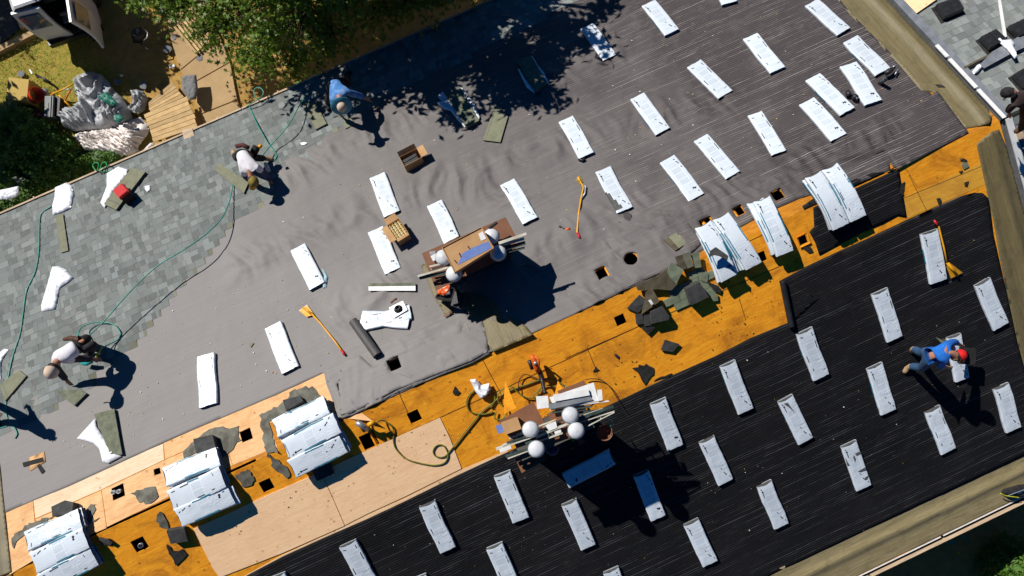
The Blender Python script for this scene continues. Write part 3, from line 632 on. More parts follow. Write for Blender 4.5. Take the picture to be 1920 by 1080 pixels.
# ================================================================== WRAPPED BUNDLES
def rr(w_, t_, r, n=4):
    """rounded rectangle ring, w wide, from z=0 to t"""
    pts = []
    for cx, cy, a0 in ((w_ / 2 - r, t_ - r, 0), (-w_ / 2 + r, t_ - r, 90), (-w_ / 2 + r, r, 180), (w_ / 2 - r, r, 270)):
        for k in range(n + 1):
            a = math.radians(a0 + 90 * k / n); pts.append((cx + r * math.cos(a), cy + r * math.sin(a)))
    return pts
def ident(x, y, z): return Vector((x, y, z))
def bundle(name, mw, L, Wd, label, group, seed, T=.075, mapf=ident, bite=None, open_top=False, marks=None, naked=0, pull=1.0, cat='shingle bundle', ends=True):
    rnd = random.Random(seed); root = empty(name, mw, label, cat, group); s0 = seed * 3.7
    sw = rnd.uniform(-.012, .012); kink = rnd.uniform(-.12, .12); bend = rnd.uniform(-.006, .006)
    def shp(x, y, z):
        ty = y / L
        dx = .004 * math.sin(ty * 7 + s0) + bend * math.sin(ty * math.pi * 2 + .6) + sw * ty * 2
        zz = z * (1 + .08 * noise.noise(Vector((ty * 3, s0, 0)))) + (z / T) * (.0045 * noise.noise(Vector((x * 9, y * 6, s0))) + .0035 * noise.noise(Vector((x * 26, y * 19 + x * 12, s0))))
        ex = .006 * noise.noise(Vector((y * 12, s0, 4 if x > 0 else 9))) * (1 if abs(x) > Wd * .3 else 0)
        return mapf(x + dx + ex, y, zz)
    # sleeve
    ring = rr(Wd, T, .022); top = []; 
    rr_top = [(Wd / 2 - .03 - (Wd - .06) * k / 7, T) for k in range(1, 7)]
    ring = ring[:5] + rr_top + ring[5:]
    n = len(ring); NY = 22; mb = MB(); vs = []
    for j in range(NY + 1):
        y = L / 2 - L * j / NY
        for (x, z) in ring:
            yy = y
            if j in (0, NY): yy += (.010 * noise.noise(Vector((x * 14, z * 14, s0 + j))) + (-.01 if j == NY else .004)) * (1 if z > T * .6 else .3)
            if j in (0, 1, 2) and z > T * .5: yy -= (.034, .018, .004)[j] * max(0, 1 - (2 * x / Wd) ** 2) * pull
            vs.append(shp(x, yy, z + (0 if j not in (0, NY) else -.004 * (z / T))))
    fs = []
    for j in range(NY):
        for k in range(n):
            a = ring[k][0]; yj = L / 2 - L * (j + .5) / NY
            if bite and bite(a, yj, ring[k][1] > T * .5): continue
            fs.append((j * n + k, j * n + (k + 1) % n, (j + 1) * n + (k + 1) % n, (j + 1) * n + k))
    mb.add(vs, fs); wmb = mb
    # folded strip of film across the ridge-side end
    # shingles inside, recessed at both ends
    mb = MB(); lay = 5; Li = L - .02 + naked
    for i in range(lay):
        za = .004 + (T - .012) * i / lay; zb = za + (T - .012) / lay - .002; off = rnd.uniform(-.006, .006); cc = rnd.uniform(.6, 1.1)
        vs = []; M_ = 12
        for j in range(M_ + 1):
            y = Li / 2 + off - Li * j / M_
            for x, z in ((-Wd / 2 + .008, za), (Wd / 2 - .008, za), (Wd / 2 - .008, zb), (-Wd / 2 + .008, zb)): vs.append(shp(x, y, z))
        fs = [(j * 4 + k, j * 4 + (k + 1) % 4, (j + 1) * 4 + (k + 1) % 4, (j + 1) * 4 + k) for j in range(M_) for k in range(4)] + [(0, 1, 2, 3), (M_ * 4 + 3, M_ * 4 + 2, M_ * 4 + 1, M_ * 4)]
        mb.add(vs, fs)
    mb.build('shingles', sh_end, root)
    # printed marks on the film
    mk_ = marks or rnd.choice('ABC'); q = []
    if mk_ == 'A': q = [(-.115, .43, .010, .035, .4), (-.10, .375, .028, .03, .3), (-.10, .30, .006, .09, 0), (.02, -.20, .012, .03, .4), (.05, -.32, .016, .035, .5), (.07, -.36, .016, .03, .5), (.12, -.43, .010, .035, .4)]
    elif mk_ == 'B': q = [(.09, .43, .010, .035, .4), (.10, .36, .014, .035, .5), (.115, .32, .014, .03, .5), (.12, .22, .010, .035, .2), (.09, -.33, .03, .035, .3), (.055, -.32, .025, .03, 0), (.115, -.42, .010, .035, .3)]
    else: q = [(-.1, .42, .008, .05, 1.2), (.11, .40, .008, .06, 0), (.125, .18, .008, .14, 0), (-.12, -.05, .008, .12, 0), (-.1, -.3, .010, .05, 0), (.1, -.38, .05, .008, .2)]
    mb = wmb; mb.cur = 1
    for (x, y, a, b, r) in q:
        a = max(a, .013) * 1.15; b *= 1.15; x *= Wd / .337; y *= L * .97; R2 = Matrix.Rotation(r, 2)
        cs = [Vector((x, y)) + R2 @ Vector(c) for c in ((-a / 2, -b / 2), (a / 2, -b / 2), (a / 2, b / 2), (-a / 2, b / 2))]
        mb.add([shp(c[0], c[1], T + .0022) for c in cs], [(0, 1, 2, 3)])
    mb.cur = 2; sd = rnd.choice((-1, 1)); y0 = rnd.uniform(-.3, .1) * L; ln = rnd.uniform(.12, .4) * L; K = 6
    for i in range(K):
        ya = y0 + ln * i / K; yb = y0 + ln * (i + 1) / K
        mb.add([shp(sd * (Wd / 2 + .003), ya, T * .15), shp(sd * (Wd / 2 + .003), yb, T * .15), shp(sd * (Wd / 2 + .003), yb, T * .62), shp(sd * (Wd / 2 + .003), ya, T * .62)], [(0, 1, 2, 3)])
    if mapf is not ident:
        for (xa, ya, yb) in ((-Wd / 2 + .012, rnd.uniform(-.35, -.1), rnd.uniform(.1, .4)), (Wd / 2 - .03, rnd.uniform(-.4, 0), rnd.uniform(.05, .3))):
            K = 10
            for i in range(K):
                y1, y2 = L * (ya + (yb - ya) * i / K), L * (ya + (yb - ya) * (i + 1) / K); mb.add([shp(xa, y1, T + .002), shp(xa + .02, y1, T + .002), shp(xa + .02, y2, T + .002), shp(xa, y2, T + .002)], [(0, 1, 2, 3)])
    mb.build('wrapper', [wrap_m, print_m, teal_m], root, smooth=True)
    return root
def bundle_px(q, side, label, group, seed, **k):
    w4 = [Vector(at(x, y, side, .075)) for x, y in q]
    c = sum(w4, Vector()) / 4; o, X, Y, N = frame(side); base = c - N * .075 + N * .012
    ax = ((w4[0] + w4[1]) - (w4[2] + w4[3])) / 2; L = ax.length; Wd = ((w4[1] - w4[0]).length + (w4[2] - w4[3]).length) / 2
    ang = math.atan2(ax.dot(Y), ax.dot(X)) - math.pi / 2; L = min(1.06, max(.93, L)); Wd = min(.36, max(.30, Wd))
    k.setdefault('pull', 1.0 if side == 'R' else .15); return bundle('shingle_bundle', fmat(side, base, ang), L, Wd, label, group, seed, **k)
def cq(ox, oy, s, *pts): return [(ox + x / s, oy + y / s) for x, y in pts]
GL_ = 'bundles laid out on the grey slope'; GR_ = 'bundles laid out on the black slope'
A_ = lambda *p: cq(900, 0, 3.6, *p); B_ = lambda *p: cq(1440, 0, 3.6, *p); C_ = lambda *p: cq(440, 280, 3.6, *p); D_ = lambda *p: cq(900, 280, 3.6, *p); E_ = lambda *p: cq(440, 540, 3.6, *p)
jag = lambda x, y, top: top and x < -.02 + .05 * math.sin(y * 23) and -.28 < y < -.02 and x < -.02 - (y + .3) * .3
def tear(x, y, top): return top and x < -.10 + .25 * (-.05 - y) and -.44 < y < -.02
BL = [
 (A_((680, 195), (770, 157), (920, 365), (825, 410)), 'white bundle at the edge of the tree shade with blue shadow over its upper half', {}),
 (A_((1092, 40), (1185, 0), (1345, 190), (1248, 242)), 'white bundle cut by the top of the photo, right of the half shaded bundle', {}),
 (A_((1403, 455), (1493, 400), (1700, 605), (1605, 670)), 'white bundle on dark felt just left of a slightly higher one, third row down', {}),
 (A_((1012, 675), (1105, 628), (1285, 855), (1187, 910)), 'white bundle directly right of the tree shadow tip, third row from the top', {}),
 (A_((528, 825), (628, 785), (775, 1022), (670, 1068)), 'white bundle with a curled black scrap under its lower end, above the bent yellow tool', {}),
 (B_((247, 40), (335, -5), (560, 180), (465, 238)), 'white bundle at the top edge nearest the tan rake strip', {}),
 (B_((503, 290), (610, 240), (825, 440), (725, 522)), 'white bundle touching the tan strip with a dark pipe fitting on its lower end', {}),
 (B_((492, 455), (600, 413), (770, 668), (650, 712)), 'white bundle between two black pipe fittings near the tan rake strip', {}),
 (B_((257, 545), (355, 490), (582, 722), (483, 780)), 'white bundle with its lower end beside a pair of black rubber boots', {}),
 (B_((213, 705), (318, 657), (527, 890), (427, 957)), 'lowest of the four close bundles near the tan strip, casting on a wrinkled lap', {}),
 (C_((906, 197), (1010, 157), (1118, 405), (1008, 460)), 'white bundle just above the open box of caulk tubes', {}),
 (C_((1297, 385), (1397, 343), (1525, 585), (1410, 630)), 'white bundle running up against the brown board of the upper chimney', {}),
 (C_((900, 563), (1002, 520), (1125, 792), (1010, 845)), 'white bundle with the open cardboard box resting against its upper right', {}),
 (C_((378, 685), (480, 633), (605, 893), (500, 952)), 'white bundle with a crumpled pale blue scrap at its lower right', {}),
 (D_((137, 240), (238, 198), (390, 455), (285, 505)), 'white bundle up-slope right of the chimney boards, near a small hand tool', {}),
 (D_((773, 158), (880, 115), (1032, 382), (925, 432)), 'white bundle with a torn ragged left side beside the bent yellow tool', dict(bite=tear)),
 (D_((1213, 92), (1315, 40), (1517, 290), (1410, 350)), 'white bundle right of the torn one on dark brown felt', {}),
 (E_((202, 275), (315, 225), (430, 525), (312, 580)), 'white bundle left of the long yellow scraper with the wide blade', {}),
 (cq(0, 540, 3.6, (1325, 465), (1445, 438), (1467, 775), (1343, 803)), 'bright white bundle lying almost upright at lower left beside the plywood edge', {}),
 ([(1325, -60), (1350, -70), (1385, 3), (1357, 16)], 'white bundle of which only the lower tip shows at the top edge', {}),
 ([(1301, 265), (1327, 251), (1388, 320), (1360, 335)], 'white bundle nearest above the square roof holes by the small black stack row', {}),
 ([(1402, 217), (1432, 208), (1473, 283), (1447, 289)], 'steeply turned white bundle between the middle column and the four close ones', {}),
 ([(1392, 73), (1422, 63), (1472, 125), (1443, 136)], 'white bundle alone on the dark felt left of the tan strip, second row', {})]
for i, (q, lb, k) in enumerate(BL): bundle_px(q, 'L', lb, GL_, 100 + i, **k)
H_ = lambda *p: cq(1440, 540, 3.6, *p); I_ = lambda *p: cq(900, 780, 3.6, *p)
BR = [
 (H_((190, 315), (300, 268), (413, 577), (303, 625)), 'white bundle just below the black roll that ends the felt', {}),
 (H_((703, 45), (812, 0), (910, 320), (803, 362)), 'white bundle below the yellow tear-off shovel, left of two brown scraps', {}),
 (H_((667, 550), (768, 507), (872, 812), (763, 855)), 'white bundle just left of the boots of the man in blue', {}),
 (H_((1062, 842), (1170, 795), (1265, 1077), (1168, 1126)), 'white bundle directly below the man in blue, left of his shadow', {}),
 (H_((1527, 685), (1632, 640), (1708, 930), (1605, 980)), 'white bundle at the right edge, right of the long shadow of the man', {}),
 (I_((92, 412), (210, 368), (327, 678), (218, 723)), 'white bundle below the tip of the brown board of the lower chimney', {}),
 (I_((550, 605), (655, 562), (780, 860), (680, 905)), 'white bundle with only its top corner in the chimney shadow', {}),
 (I_((1035, 412), (1137, 368), (1253, 660), (1153, 712)), 'bundle half blue in the chimney shadow and half white in the sun', {}),
 (I_((1483, 182), (1585, 135), (1707, 418), (1605, 472)), 'white bundle right of the knobbly edge of the chimney shadow', {}),
 (I_((1378, 742), (1480, 692), (1600, 972), (1500, 1020)), 'white bundle near the bottom edge below the chimney shadow', {}),
 (cq(860, 640, 3.6, (1290, 427), (1400, 382), (1515, 690), (1410, 738)), 'white bundle on the upper right rim of the chimney shadow', {}),
 (cq(1440, 780, 3.6, (490, 212), (600, 167), (698, 460), (600, 502)), 'scuffed white bundle with dark torn patches along both sides', dict(marks='A')),
 (cq(440, 780, 3.6, (1240, 620), (1352, 570), (1492, 880), (1383, 923)), 'white bundle below the pale plywood, second from the bottom left', {}),
 (cq(1440, 280, 3.6, (1033, 575), (1150, 538), (1218, 870), (1090, 907)), 'white bundle lying beside the yellow tear-off shovel', {}),
 ([(1827, 536), (1859, 521), (1890, 607), (1862, 617)], 'white bundle nearest the tan strip at the right edge above the man in blue', {}),
 ([(1419, 912), (1448, 903), (1478, 978), (1452, 994)], 'white bundle above the tan eave strip, bottom centre right', {}),
 ([(1459, 754), (1489, 740), (1523, 820), (1496, 834)], 'white bundle with a folded arrow-shaped flap at its upper end', {}),
 ([(1349, 688), (1380, 676), (1412, 765), (1384, 776)], 'white bundle mid slope between the plywood edge and the folded-flap bundle', {}),
 ([(911, 1030), (941, 1015), (980, 1105), (950, 1120)], 'white bundle cut by the bottom edge left of centre', {}),
 ([(636, 1027), (668, 1012), (712, 1095), (680, 1110)], 'leftmost white bundle at the bottom edge beside the pale plywood', {}),
 ([(1130, 1072), (1160, 1063), (1195, 1150), (1165, 1160)], 'white bundle with only its upper tip above the bottom edge, right of centre', {}),
 ([(1055, 887), (1143, 843), (1155, 871), (1068, 916)][1:] + [(1055, 887)], 'blue looking bundle lying crosswise fully in the chimney shadow', {}),
 ([(505, 1085), (532, 1075), (575, 1165), (545, 1175)], 'bundle tip barely showing at the bottom edge, far left on the black felt', {}),
 ([(772, 1088), (797, 1077), (835, 1165), (808, 1175)], 'bundle tip at the bottom edge between two larger cut bundles', {})]
for i, (q, lb, k) in enumerate(BR): bundle_px(q, 'R', lb, GR_, 300 + i, **k)
# bundle under the man in blue
bundle_px([(1778, 640), (1800, 623), (1818, 704), (1790, 716)], 'R', 'white bundle under the man in blue that he is opening', GR_, 390)
# flap on the folded-flap bundle, torn scraps on the scuffed bundle
# ================================================================== RIDGE STACKS
RR = .34
def arch(s, h, r=RR, rise=0.0):
    y = s * .955; q = math.sqrt(y * y + r * r); z = -math.tan(TH) * (q - r * .35); sl_ = -math.tan(TH) * y / q
    n_ = Vector((0, -sl_, 1)).normalized(); return Vector((0, y, z)) + n_ * h
def stack(xc, yaw, kind, cols, layers, where, seed, T=.082, W0=.335, v_off=0.0, spread=0.0):
    rnd = random.Random(seed); names = ['top', 'second', 'third', 'fourth', 'fifth', 'bottom']
    for l in range(layers):
        h = .02 + (layers - 1 - l) * T * .96
        for c in range(cols):
            jx, js, ja = rnd.uniform(-.045, .045), rnd.uniform(-.022, .022), rnd.uniform(-.05, .05)
            if kind == 'along':
                s_c = (c - (cols - 1) / 2) * -W0 * 1.01 + js; pos = ['upper row', 'middle row', 'lower row'][c] if cols == 3 else ['upper row', 'lower row'][c]
                # bundle length along the ridge
                def mp(x, y, z, s_c=s_c, h=h, jx=jx): q = arch(s_c + x + ja * y * .6, h + z + .012 * math.sin(y * 5 + s_c * 9 + h * 20)); return Vector((-y + jx, q.y, q.z))
            else:
                xoff = (c - (cols - 1) / 2) * W0 * 1.03; fan = spread * (c - (cols - 1) / 2)
                pos = ['left column', 'right column'][c] if cols == 2 else 'column'
                def mp(x, y, z, xoff=xoff, h=h, js=js, jx=jx, ja=ja, fan=fan):
                    q = arch(y + js + v_off, h + z); return Vector((xoff + x + jx + (fan + ja * .5) * y, q.y, q.z))
            mw = Matrix.Translation((xc, 0, 0)) @ Matrix.Rotation(yaw, 4, 'Z')
            bundle('shingle_bundle', mw, .99, W0, 'bundle in %s layer, %s, ridge stack %s' % (names[l], pos, where), 'bundles stacked on the ridge', seed * 50 + l * 7 + c, T=T - .004, mapf=mp)
def ridge_x(px, py, z=.3): return at(px, py, str(z)).x
stack(ridge_x(100, 1030), .03, 'along', 3, 3, 'at the bottom left corner', 11)
stack(ridge_x(362, 912), -.02, 'along', 3, 3, 'second from the left', 12)
stack(ridge_x(573, 812), .02, 'along', 3, 3, 'third from the left beside the felt lap', 13)
stack(ridge_x(1366, 456, .25), .06, 'across', 2, 3, 'beside the torn green shingles', 14, spread=-.16)
stack(ridge_x(1446, 410, .25), -.05, 'across', 1, 3, 'between the two double stacks', 15)
stack(ridge_x(1575, 358, .3), .02, 'across', 2, 3, 'on black felt at the right end', 16)
# ================================================================== small flat things
def flat(name, label, cat, pts, side, h, t, mat, group=None, parent=None, curl=0.0, col=None, rag=0.0):
    if rag:
        rq = random.Random(len(pts) * 7 + int(pts[0][0])); pts = [(x + rq.gauss(0, rag), y + rq.gauss(0, rag)) for x, y in dens([(p[0], p[1]) for p in pts], 6)]
    w_ = [at(p[0], p[1], side, p[2] if len(p) > 2 else h) for p in pts]; N = frame(side)[3]
    c = sum(w_, Vector()) / len(w_); mb = MB(); mb.prism(w_, [p - N * t for p in w_], col)
    if parent: return mb.build(name, mat, parent, world=True)
    o = mb.build(name, mat, None, Matrix.Translation(c - N * t), world=True); return tag(o, label, cat, group)
def cloth(name, label, cat, px, side, h, amp, mat, dome=0.0, dw=.15, sc=5.0, seed=0, cell=.03, group=None, ridge=True, parent=None, t=.004):
    pl = pxl(px, side, h)
    def hf(u, v, ed):
        k = min(1, ed / dw); wx = noise.noise(Vector((u * sc * .4, v * sc * .4, seed))) * .9; wy = noise.noise(Vector((u * sc * .4 + 7, v * sc * .4, seed + 5))) * .9
        th = 3.0 * noise.noise(Vector((u * sc * .18, v * sc * .18, seed + 31))); cu, su = math.cos(th), math.sin(th); a_, b_ = u * cu - v * su, u * su + v * cu
        f1 = 1 - abs(noise.noise(Vector((a_ * sc * .75 + wx, b_ * sc * .28 + wy, seed + 3)))) * 3.2; f2 = 1 - abs(noise.noise(Vector((a_ * sc * 1.9 + wx * 2, b_ * sc * .7 + wy, seed + 9)))) * 3; f3 = 1 - abs(noise.noise(Vector((u * sc * 2.6 + wy * 3, v * sc * 2.6 + wx * 3, seed + 13)))) * 3
        c_ = noise.noise(Vector((u * sc * .35, v * sc * .35, seed + 20)))
        return h + dome * (k * (2 - k)) * (1 + 1.1 * c_) * .75 + amp * (max(-.4, f1) * 1.0 + max(-.3, f2) * .28 + max(-.2, f3) * .12) * (.2 + .8 * k)
    mb = sheet(pl, (), cell, hf, 0, t, side)
    if parent: return mb.build(name, mat, parent, world=True, smooth=True)
    c = P(sum(p[0] for p in pl) / len(pl), sum(p[1] for p in pl) / len(pl), 0, side)
    o = mb.build(name, mat, None, fmat(side, c), world=True, smooth=True); return tag(o, label, cat, group)
def tubeobj(name, label, cat, pts, side, r, mat, h=.02, group=None, smooth_n=4, n=7):
    """pts: (px, py[, height]); a smooth hose through them"""
    w_ = [at(p[0], p[1], side, (p[2] if len(p) > 2 else 0) + h) for p in pts]; out = []
    for i in range(len(w_) - 1):
        p0 = w_[max(i - 1, 0)]; p1 = w_[i]; p2 = w_[i + 1]; p3 = w_[min(i + 2, len(w_) - 1)]
        for k in range(smooth_n):
            t = k / smooth_n; out.append(.5 * ((2 * p1) + (p2 - p0) * t + (2 * p0 - 5 * p1 + 4 * p2 - p3) * t * t + (3 * p1 - p0 - 3 * p2 + p3) * t ** 3))
    out.append(w_[-1]); mb = MB(); mb.tube(out, r, n)
    o = mb.build(name, mat, None, Matrix.Translation(w_[0]), world=True, smooth=True); return tag(o, label, cat, group)
# ---- hoses and cords
GH = 'air hoses'
tubeobj('air_hose', 'teal air hose running down the left shingles from the crumpled wrapper', 'hose', [(118, 345), (104, 372), (100, 384), (78, 400), (74, 425), (73, 470), (66, 510), (50, 545), (43, 590), (38, 625), (25, 665), (17, 700), (12, 740), (12, 775), (18, 792), (30, 805)], 'L', .013, hose_t, .03, GH)
tubeobj('air_hose', 'teal air hose hanging in the air above the shingles, ending at the tan capped man', 'hose', [(443, 325, .0), (437, 345, .03), (430, 378, .1), (415, 410, .25), (385, 440, .42), (345, 468, .5), (300, 495, .52), (262, 528, .5), (230, 562, .45), (200, 597, .4), (175, 622, .4), (152, 640, .45)], 'L', .012, hose_t, .02, GH)
tubeobj('air_hose', 'teal air hose loop above the tan cap worker, from his tool belt', 'hose', [(152, 642, .4), (147, 628, .3), (152, 615, .15), (170, 606, .1), (190, 604, .06), (212, 608, .04), (225, 622, .03), (223, 635, .02), (205, 645, .1), (188, 654, .25)], 'L', .012, hose_t, .02, GH)
tubeobj('air_hose', 'teal hose coming over the eave to the kneeling man', 'hose', [(467, 195), (474, 215), (486, 240, .05), (500, 265, .05), (512, 280), (519, 292), (514, 302)], 'L', .012, hose_t, .03, GH)
tubeobj('air_hose', 'teal hose from the shaded man down past the pale strip shingles', 'hose', [(575, 178, .1), (560, 200, .2), (545, 228, .25), (528, 250, .22), (508, 272, .15), (492, 292, .2)], 'L', .012, hose_t, .02, GH)
tubeobj('air_hose', 'loose teal coil standing up at the eave by the walkway', 'hose', [(462, 200, .05), (478, 190, .1), (490, 182, .1), (494, 172, .12), (486, 164, .14), (477, 168, .14), (478, 182, .1), (488, 185, .05)], 'L', .011, hose_t, .05, GH)
tubeobj('air_hose', 'small green hose coil hooked over the eave near the tarp', 'hose', [(230, 318), (190, 322), (180, 319, .1), (174, 311, .1), (178, 305, .12), (185, 307, .12), (183, 318, .1), (188, 316, .1), (191, 307, .1), (198, 304, .12), (200, 312, .1), (192, 317, .05)], 'L', .011, mk('green_hose', (.03, .35, .12), (.02, .25, .08)), .05, GH)
tubeobj('air_hose', 'teal hose end at the left edge by the large shadow of a man', 'hose', [(-20, 808), (10, 800), (22, 796), (32, 812), (28, 822)], 'L', .012, hose_t, .03, GH)
tubeobj('air_hose', 'long olive hose curling over the pale plywood from the yellow nail gun', 'hose', [(706, 792, .12), (718, 788, .02), (735, 800), (738, 812), (738, 830), (745, 845), (765, 862), (800, 871), (820, 872), (835, 866), (840, 852), (832, 836), (819, 835), (812, 846), (818, 856), (833, 856), (848, 840), (880, 800), (905, 770), (925, 755)], 'R', .013, hose_y, .03, GH)
tubeobj('air_hose', 'olive hose coils lying on orange decking left of the lower chimney', 'hose', [(925, 772), (905, 777), (882, 772), (875, 755), (880, 740), (892, 730), (905, 725), (922, 732), (928, 748), (920, 765), (930, 750), (950, 735), (985, 722), (1015, 712), (1040, 713), (1060, 725)], 'R', .014, hose_y, .03, GH)
tubeobj('air_hose', 'tangled olive hose rings between the wedge board and the chimney', 'hose', [(930, 772), (928, 785), (940, 786), (950, 775), (946, 762), (935, 755), (934, 740), (945, 728), (960, 725), (970, 735), (985, 745), (1005, 745), (1010, 732), (1022, 722), (1045, 728), (1050, 742), (1035, 750), (1010, 752), (1000, 740), (1020, 730)], 'R', .013, hose_y, .05, GH)
tubeobj('power_cord', 'black cord arching from the lower chimney over the plywood edge', 'cord', [(1098, 712), (1112, 710), (1130, 714), (1145, 727), (1158, 748), (1175, 775), (1195, 795), (1207, 805)], 'R', .008, hose_k, .05)
tubeobj('power_cord', 'dark cord hooked round the orange saw on the decking', 'cord', [(973, 738), (972, 722), (975, 710), (985, 702), (998, 706), (1012, 711), (1030, 708)], 'R', .008, hose_k, .05)
tubeobj('air_hose', 'green hose draped over the white boards of the lower chimney', 'hose', [(1060, 722, 1.0), (1065, 740, 1.1), (1075, 755, 1.1), (1090, 762, 1.1), (1110, 760, 1.1), (1118, 745, 1.1), (1115, 728, 1.0), (1098, 722, 1.1), (1080, 728, 1.1), (1072, 742, 1.1), (1082, 765, 1.1), (1120, 775, .9), (1148, 790, .6), (1140, 803, .4), (1125, 800, .4)], 'R', .012, hose_t, .03, GH)
# ---- shingles taken out of their wrappers, packs and wrappers
def pack(label, px, side, seed, mat=None, n=5, t=.06, edges=None, h=.035):
    """bare stack of shingles of a given outline"""
    w_ = [at(p[0], p[1], side, h + t) for p in px]; N = frame(side)[3]; c = sum(w_, Vector()) / len(w_); rnd = random.Random(seed)
    root = empty('shingle_pack', Matrix.Translation(c - N * (t + h)), label, 'shingles', None)
    for i in range(n):
        j = N * (-t * (n - 1 - i) / n); o = Vector((rnd.uniform(-.008, .008), rnd.uniform(-.008, .008), 0)); mb = MB()
        top = [p + j + o for p in w_]; mb.prism(top, [p - N * t / n * .9 for p in top]); mb.build('shingle_strip', mat or (green_pale if i == n - 1 else sh_end), root, world=True)
    # the dark overlay band and glue dots of a laminated shingle
    if len(w_) == 4:
        mb = MB(); a, b, c2, d = w_; e = lambda s_, t_: a.lerp(b, s_).lerp(d.lerp(c2, s_), t_) + N * .0015 + o
        for k in range(22): mb.add([e(.12, k / 22), e(.14, k / 22), e(.14, (k + .6) / 22), e(.12, (k + .6) / 22)], [(0, 1, 2, 3)])
        mb.build('glue_line', print_m, root, world=True)
    return root
pack('bare green shingle strips on edge beside the man in the white shirt', [(402, 318), (410, 306), (466, 342), (457, 362)], 'L', 1, n=3, t=.03)
pack('two pale green strips lying left of the shaded man with blue hat', [(566, 196), (590, 190), (612, 232), (592, 243)], 'L', 2, n=3, t=.03)
pack('short pale strip under the hands of the shaded man', [(641, 228), (658, 221), (666, 232), (648, 241)], 'L', 3, n=1, t=.012)
pack('pale green pointed shingle on felt below the tree shadow', [(929, 190), (952, 218), (938, 266), (906, 262)], 'L', 4, n=2, t=.022)
pack('open pack of dark shingles with torn white film in the tree shade', [(838, 178), (862, 163), (898, 226), (874, 238)], 'L', 5, n=5, t=.07, mat=green_sh)
pack('open pack of shingles lying deep in the tree shade', [(968, 112), (996, 105), (1027, 157), (1004, 172)], 'L', 6, n=5, t=.07, mat=green_sh)
pack('tan bare pack with white film beside the red cooler bag', [(195, 382), (247, 314), (273, 322), (218, 393)], 'L', 7, n=4, t=.05)
pack('open pack on felt at lower left half out of a white bag', [(176, 776), (213, 766), (228, 852), (206, 852)], 'L', 8, n=4, t=.05, mat=green_sh)
pack('flat grey strips at the left edge under the teal hose', [(0, 722), (36, 694), (50, 705), (10, 752)], 'L', 9, n=2, t=.02)
pack('bare strip nudged under the tan cap worker at the felt edge', [(104, 733), (150, 731), (162, 738), (139, 761)], 'L', 10, n=3, t=.035, mat=green_sh)
pack('narrow tan strip shingle laid down-slope on the grey shingles', [(104, 404), (118, 402), (128, 470), (114, 474)], 'L', 12, n=1, t=.016)
pack('thin dark shingle stack the man in blue is holding', [(1803, 652), (1831, 655), (1829, 683), (1799, 682)], 'R', 13, n=4, t=.06, mat=scrap_m, h=.35)
flat('white_trim_strip', 'white and green metal trim strip lying alone on grey felt', 'trim strip', [(691, 537), (779, 536), (779, 545), (691, 545)], 'L', .075, .01, metal_w)
flat('green_trim_strip', 'green back edge of trim strip just above the white strip', 'trim strip', [(693, 531), (779, 530), (779, 535.5), (692, 536.5)], 'L', .08, .01, green_sh)
CW = 'torn bundle wrappers'
cloth('torn_wrapper', 'crumpled white wrapper by the eave on the left shingles', 'wrapper', [(103, 352), (125, 342), (136, 350), (139, 365), (133, 390), (120, 397), (99, 403), (98, 385), (102, 370)], 'L', .03, .02, plas, .035, .05, 4, 1, group=CW)
cloth('torn_wrapper', 'long crumpled white wrapper lying over a pack mid left on shingles', 'wrapper', [(98, 500), (112, 499), (125, 507), (138, 521), (128, 530), (112, 540), (104, 580), (78, 584), (77, 572), (87, 540)], 'L', .03, .022, plas, .05, .06, 4, 2, group=CW)
cloth('torn_wrapper', 'white film hanging off the tan pack near the red cooler bag', 'wrapper', [(200, 325), (222, 312), (240, 318), (234, 332), (213, 358), (196, 390), (188, 380), (200, 350)], 'L', .05, .02, plas, .02, .06, 5, 3, group=CW)
cloth('torn_wrapper', 'white bag pulled off the open pack at lower left', 'wrapper', [(144, 822), (178, 785), (181, 800), (205, 835), (228, 856), (203, 869), (192, 866), (186, 842), (176, 832)], 'L', .04, .022, plas, .03, .05, 4.5, 4, group=CW)
cloth('torn_wrapper', 'torn blue white film left of the open pack in the tree shade', 'wrapper', [(820, 180), (830, 172), (838, 182), (872, 232), (872, 239), (858, 225), (845, 208), (833, 205), (818, 192), (828, 190)], 'L', .05, .015, plas, .03, .03, 9, 5, .02, group=CW)
cloth('torn_wrapper', 'thin torn film right of the open pack in the tree shade', 'wrapper', [(862, 163), (868, 166), (890, 195), (900, 220), (896, 226), (885, 203)], 'L', .06, .012, plas, .02, .03, 9, 6, .02, group=CW)
cloth('torn_wrapper', 'torn film edge on the deep shade pack', 'wrapper', [(970, 128), (975, 130), (987, 150), (1003, 170), (1003, 176), (988, 165), (978, 146)], 'L', .05, .015, plas, .03, .03, 9, 7, .02, group=CW)
cloth('torn_wrapper', 'thin film strip on the right of the deep shade pack', 'wrapper', [(995, 104), (999, 106), (1010, 124), (1020, 136), (1030, 157), (1025, 158), (1012, 135)], 'L', .06, .012, plas, .02, .03, 9, 8, .02, group=CW)
cloth('torn_wrapper', 'balled pale blue wrapper on orange decking near the hoses', 'wrapper', [(881, 712), (892, 710), (903, 722), (918, 718), (921, 730), (913, 742), (902, 748), (892, 735)], 'R', .05, .03, plas, .08, .06, 10, 9, .02, group=CW)
cloth('torn_wrapper', 'pale blue scrap beside the bundle left of the boxes', 'wrapper', [(603, 502), (609, 508), (615, 520), (612, 538), (606, 541), (604, 528), (608, 518)], 'L', .02, .012, mk('pale_blue_film', (.35, .5, .55), (.25, .4, .45)), .03, .03, 10, 10, .015, group=CW)
cloth('torn_wrapper', 'small white paper scrap on shingles right of the red bag', 'wrapper', [(271, 349), (281, 347), (282, 356), (276, 360), (272, 355)], 'L', .03, .006, plas, .01, .03, 10, 11, .015, group=CW)
